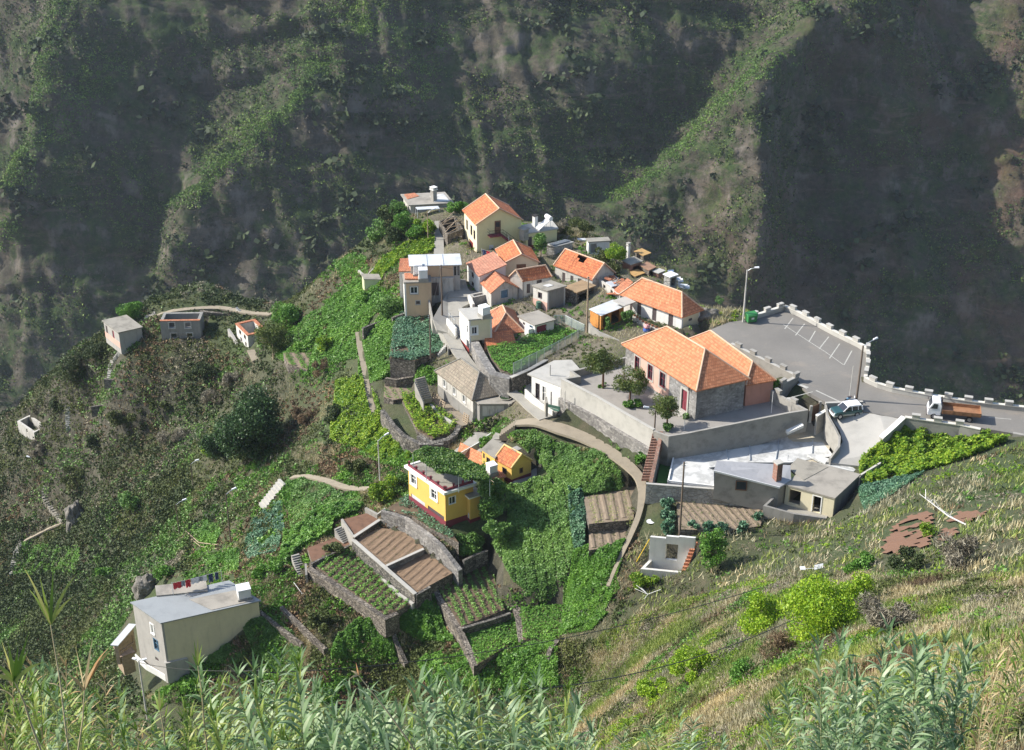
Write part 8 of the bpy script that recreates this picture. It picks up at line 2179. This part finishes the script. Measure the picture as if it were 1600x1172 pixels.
def reed_proto(seed, h, nl, Lf, w, mat, smat, droop=1.9, low=.3, label='', group='giant reeds in the foreground', tipfan=4, base=(0, 0, -500)):
    st_, V, Q = make_reed(seed, h, nl, Lf, w, droop, low, tipfan)
    t = thing('giant_reed', Vector(base), label, 'reed', group)
    off = np.array(base, float)
    MB().tube([p+off for p in st_], list(np.linspace(.017, .006, len(st_))), 5, cap=False).build('stem', smat, t)
    fastmesh('leaves', V+off, Q, mat, t)
    return t
protos = {}
def reed(kind, tip, D, label, group=None, seed=0):
    """a reed whose tip shows at the photo point tip, D metres away; it roots in the ground below"""
    kinds = {'g': (L_r1, M_stem, .60, .074), 'y': (L_r2, M_stem, .52, .056), 'd': (L_r3, M_stemd, .5, .04), 'G': (L_r1, M_stem, .70, .09)}
    T_ = WD(tip[0], tip[1], D); zg = float(th2(T_[0], T_[1])); h = max(1.6, T_[2]-zg)
    v = seed % 4
    key = (kind, v)
    H0 = 5.2
    if key not in protos:
        m, sm, Lf, w = kinds[kind]
        t = reed_proto(100+v*7+ord(kind), H0, 27+v*2, Lf, w, m, sm, 1.5+.3*v, .38, label, group, base=(T_[0], T_[1], zg))
        protos[key] = t
    else:
        src = protos[key]; t = src.copy(); COL.objects.link(t)
        for ch in src.children:
            cc = ch.copy(); COL.objects.link(cc); cc.parent = t
        t.location = (T_[0], T_[1], zg)
    s_ = min(max(h/H0, .5), 1.35)
    t.location = (T_[0], T_[1], T_[2]-H0*s_); 
    t.rotation_euler = (0, 0, rnd.uniform(0, 6.28)); t.scale = (min(1.1, max(.8, s_)),)*2+(s_,)
    t['label'] = label
    if group: t['group'] = group
    return t
def env(x, tab): xs, ys = zip(*tab); return float(np.interp(x, xs, ys))
LMK = [(55, 'in the far left corner'), (140, 'around the free standing tall reed'), (235, 'left of the twin lamp post'), (300, 'beneath the beige house corner'), (370, 'below the middle of the beige house wall'),
       (440, 'below the small dark field by the beige house'), (520, 'under the brown gully plot'), (590, 'below the green thicket'), (660, 'below the potato terrace corner'), (730, 'below the right hand stone bank wall'),
       (800, 'under the lower green terrace'), (870, 'under the corner terrace'), (2000, 'at the right end of the big stand')]
def where(x, f):
    w_ = [n_ for m_, n_ in LMK if x < m_][0]
    return w_, ('tall back' if f < .35 else 'mid height' if f < .75 else 'short front')
TOP = [(-20, 1030), (60, 1010), (110, 1035), (150, 1040), (200, 1085), (285, 1090), (310, 1040), (335, 1015), (380, 1020), (440, 1008), (500, 1030), (560, 1045), (620, 1058), (680, 1035), (740, 1022), (800, 1040), (860, 1042), (900, 1075), (950, 1130)]
n_ = 0
zones = [(-20, 250, 62, 'yygdyy', 'yellow green reed', 'reeds of the bottom left stand'),
         (250, 470, 44, 'yyg', 'leafy green reed', 'reeds of the stand left of middle'),
         (430, 930, 118, 'gGgy', 'grey green arching reed', 'reeds of the bottom middle stand')]
for x0, x1, cnt, kk, lb, gr_ in zones:
    for i in range(cnt):
        x = x0+(x1-x0)*(i+rnd.random())/cnt; f = rnd.random()
        y = env(x, TOP)+42+f*f*110
        wh = where(x, f); kd = {'y': 'yellow green', 'd': 'dry brown tipped', 'g': 'grey green', 'G': 'broad leaved grey green'}[kk[n_ % len(kk)]]
        reed(kk[n_ % len(kk)], (x, y), 23.5+rnd.random()*6-f*3, '%s reed, %s, %s' % (kd, wh[1], wh[0]), 'reeds '+wh[0], n_*5+n_//3); n_ += 1
for i in range(34):
    f = rnd.random(); x = 1290+rnd.random()*230; y = 1005+abs(x-1390)*.25+f*f*150
    reed('gG'[i % 2], (x, y), 27+rnd.random()*6, '%s reed in the %s of the bottom right clump' % ('grey green' if i % 2 == 0 else 'broad leaved', 'left part' if x < 1350 else 'middle' if x < 1430 else 'right part'), 'reeds of the bottom right clump', i*3)
for i in range(16):
    f = rnd.random(); x = 1190+rnd.random()*110; y = 1085+f*90
    reed('yg'[i % 2], (x, y), 28+rnd.random()*6, 'low %s reed left of the bottom right clump' % ('yellowish' if i % 2 == 0 else 'grey green'), 'low reeds at the bottom right', i*3+1)
for i in range(16):
    f = rnd.random(); x = 1540+rnd.random()*75; y = 880+f*240
    reed('yd'[i % 2], (x, y), 34+rnd.random()*8, '%s reed at the right edge, %s' % ('yellowish' if i % 2 == 0 else 'dry brown', 'upper' if y < 960 else 'middle' if y < 1040 else 'lower'), 'reeds at the right edge', i*3+2)
for i in range(10):
    x = 930+rnd.random()*250; y = 1120+rnd.random()*45
    reed('yg'[i % 2], (x, y), 30+rnd.random()*6, 'low %s reed at the bottom between the big stands' % ('yellowish' if i % 2 == 0 else 'grey green'), 'low reeds at the bottom centre right', i*3+2)
# the tall single reeds at the left
def solo(label, tip, root_px, D, leaves_, mat, seed, w=.06, smat=M_stemd):
    rg = np.random.default_rng(seed); A2 = WD(*tip, D); B2 = WD(*root_px, D+.3); zg = float(th2(B2[0], B2[1])); B2 = np.array([B2[0], B2[1], B2[2]])
    G0 = B2+(B2-A2)/max(np.linalg.norm(B2-A2), .01)*max(.5, (B2[2]-zg))
    t = thing('giant_reed', Vector((G0[0], G0[1], zg)), label, 'reed')
    MB().tube([(G0[0], G0[1], zg-.1), tuple(B2), tuple((A2+B2)/2+[.02, 0, 0]), tuple(A2)], [.02, .015, .012, .007], 6, cap=False).build('stem', smat, t)
    V, Q = [], []
    for (ex, ey) in leaves_:
        E_ = WD(ex, ey, D+rg.uniform(-.15, .15)); d = E_-A2; L_ = np.linalg.norm(d); d /= L_
        s_ = np.cross(d, fwd+rg.normal(size=3)*.4); s_ /= np.linalg.norm(s_); b0 = len(V); up_ = np.array([0, 0, 1.])
        for i in range(7):
            f = i/6; cur = A2+d*L_*f+up_*.12*L_*math.sin(f*math.pi)*(1 if abs(d[0]) > .4 else .2); ww = w*.5*(.5+1.6*f if f < .3 else 1-(f-.3)/.7) if i < 6 else .001
            V += [cur+s_*ww, cur-s_*ww]
        for i in range(6): Q.append([b0+2*i, b0+2*i+1, b0+2*i+3, b0+2*i+2])
    fastmesh('leaves', np.array(V), np.array(Q), mat, t)
solo('tall reed with four upright leaves standing free at far left', (79, 976), (104, 1150), 22, [(45, 920), (36, 885), (62, 900), (82, 925), (84, 880), (122, 895), (118, 930)], L_r2, 1, .052)
solo('reed at the left edge with wide star of green leaves', (23, 1065), (48, 1130), 19, [(-12, 1035), (2, 1000), (12, 1000), (46, 985), (44, 1015), (72, 1034), (-20, 1055), (28, 1010)], L_r2, 2, .058)
solo('dry brown reed leaning right of the tall free standing one', (132, 1078), (122, 1172), 21, [(145, 995), (170, 1012), (118, 1010), (178, 1012), (100, 1050), (150, 1040)], L_r3, 3, .05)
solo('small reed tuft rising alone before the lamp post', (250, 1110), (258, 1172), 23, [(240, 1082), (248, 1072), (256, 1080), (262, 1092), (236, 1100)], L_r2, 4, .05)
solo('slender reed spike in front of the beige house wall', (309, 1040), (318, 1120), 24, [(303, 1000), (309, 995), (316, 1006), (320, 1022), (300, 1020)], L_r2, 5, .045)
solo('bent dry reed tip arching over the bottom middle', (560, 1055), (640, 1160), 22, [(548, 1048), (556, 1035), (545, 1062), (566, 1045)], L_r3, 6, .04)
# ================================================================ air
hm = bpy.data.materials.new('haze'); hm.use_nodes = True; ht = hm.node_tree
for n in list(ht.nodes):
    if n.type == 'BSDF_PRINCIPLED': ht.nodes.remove(n)
pv = add(ht, 'ShaderNodeVolumePrincipled'); pv.inputs['Color'].default_value = (.70, .80, .95, 1); pv.inputs['Density'].default_value = HAZE; pv.inputs['Anisotropy'].default_value = .2
ht.links.new(pv.outputs[0], [n for n in ht.nodes if n.type == 'OUTPUT_MATERIAL'][0].inputs['Volume'])
allz = float(VM[:, 2].min())
hz = MB().obox([-520, -60, allz-3], [1040, 0, 0], [0, 1100, 0], [0, 0, max(float(VM[:, 2].max()), 112)+4-(allz-3)]).build('haze', hm)
tag(hz, kind='stuff')
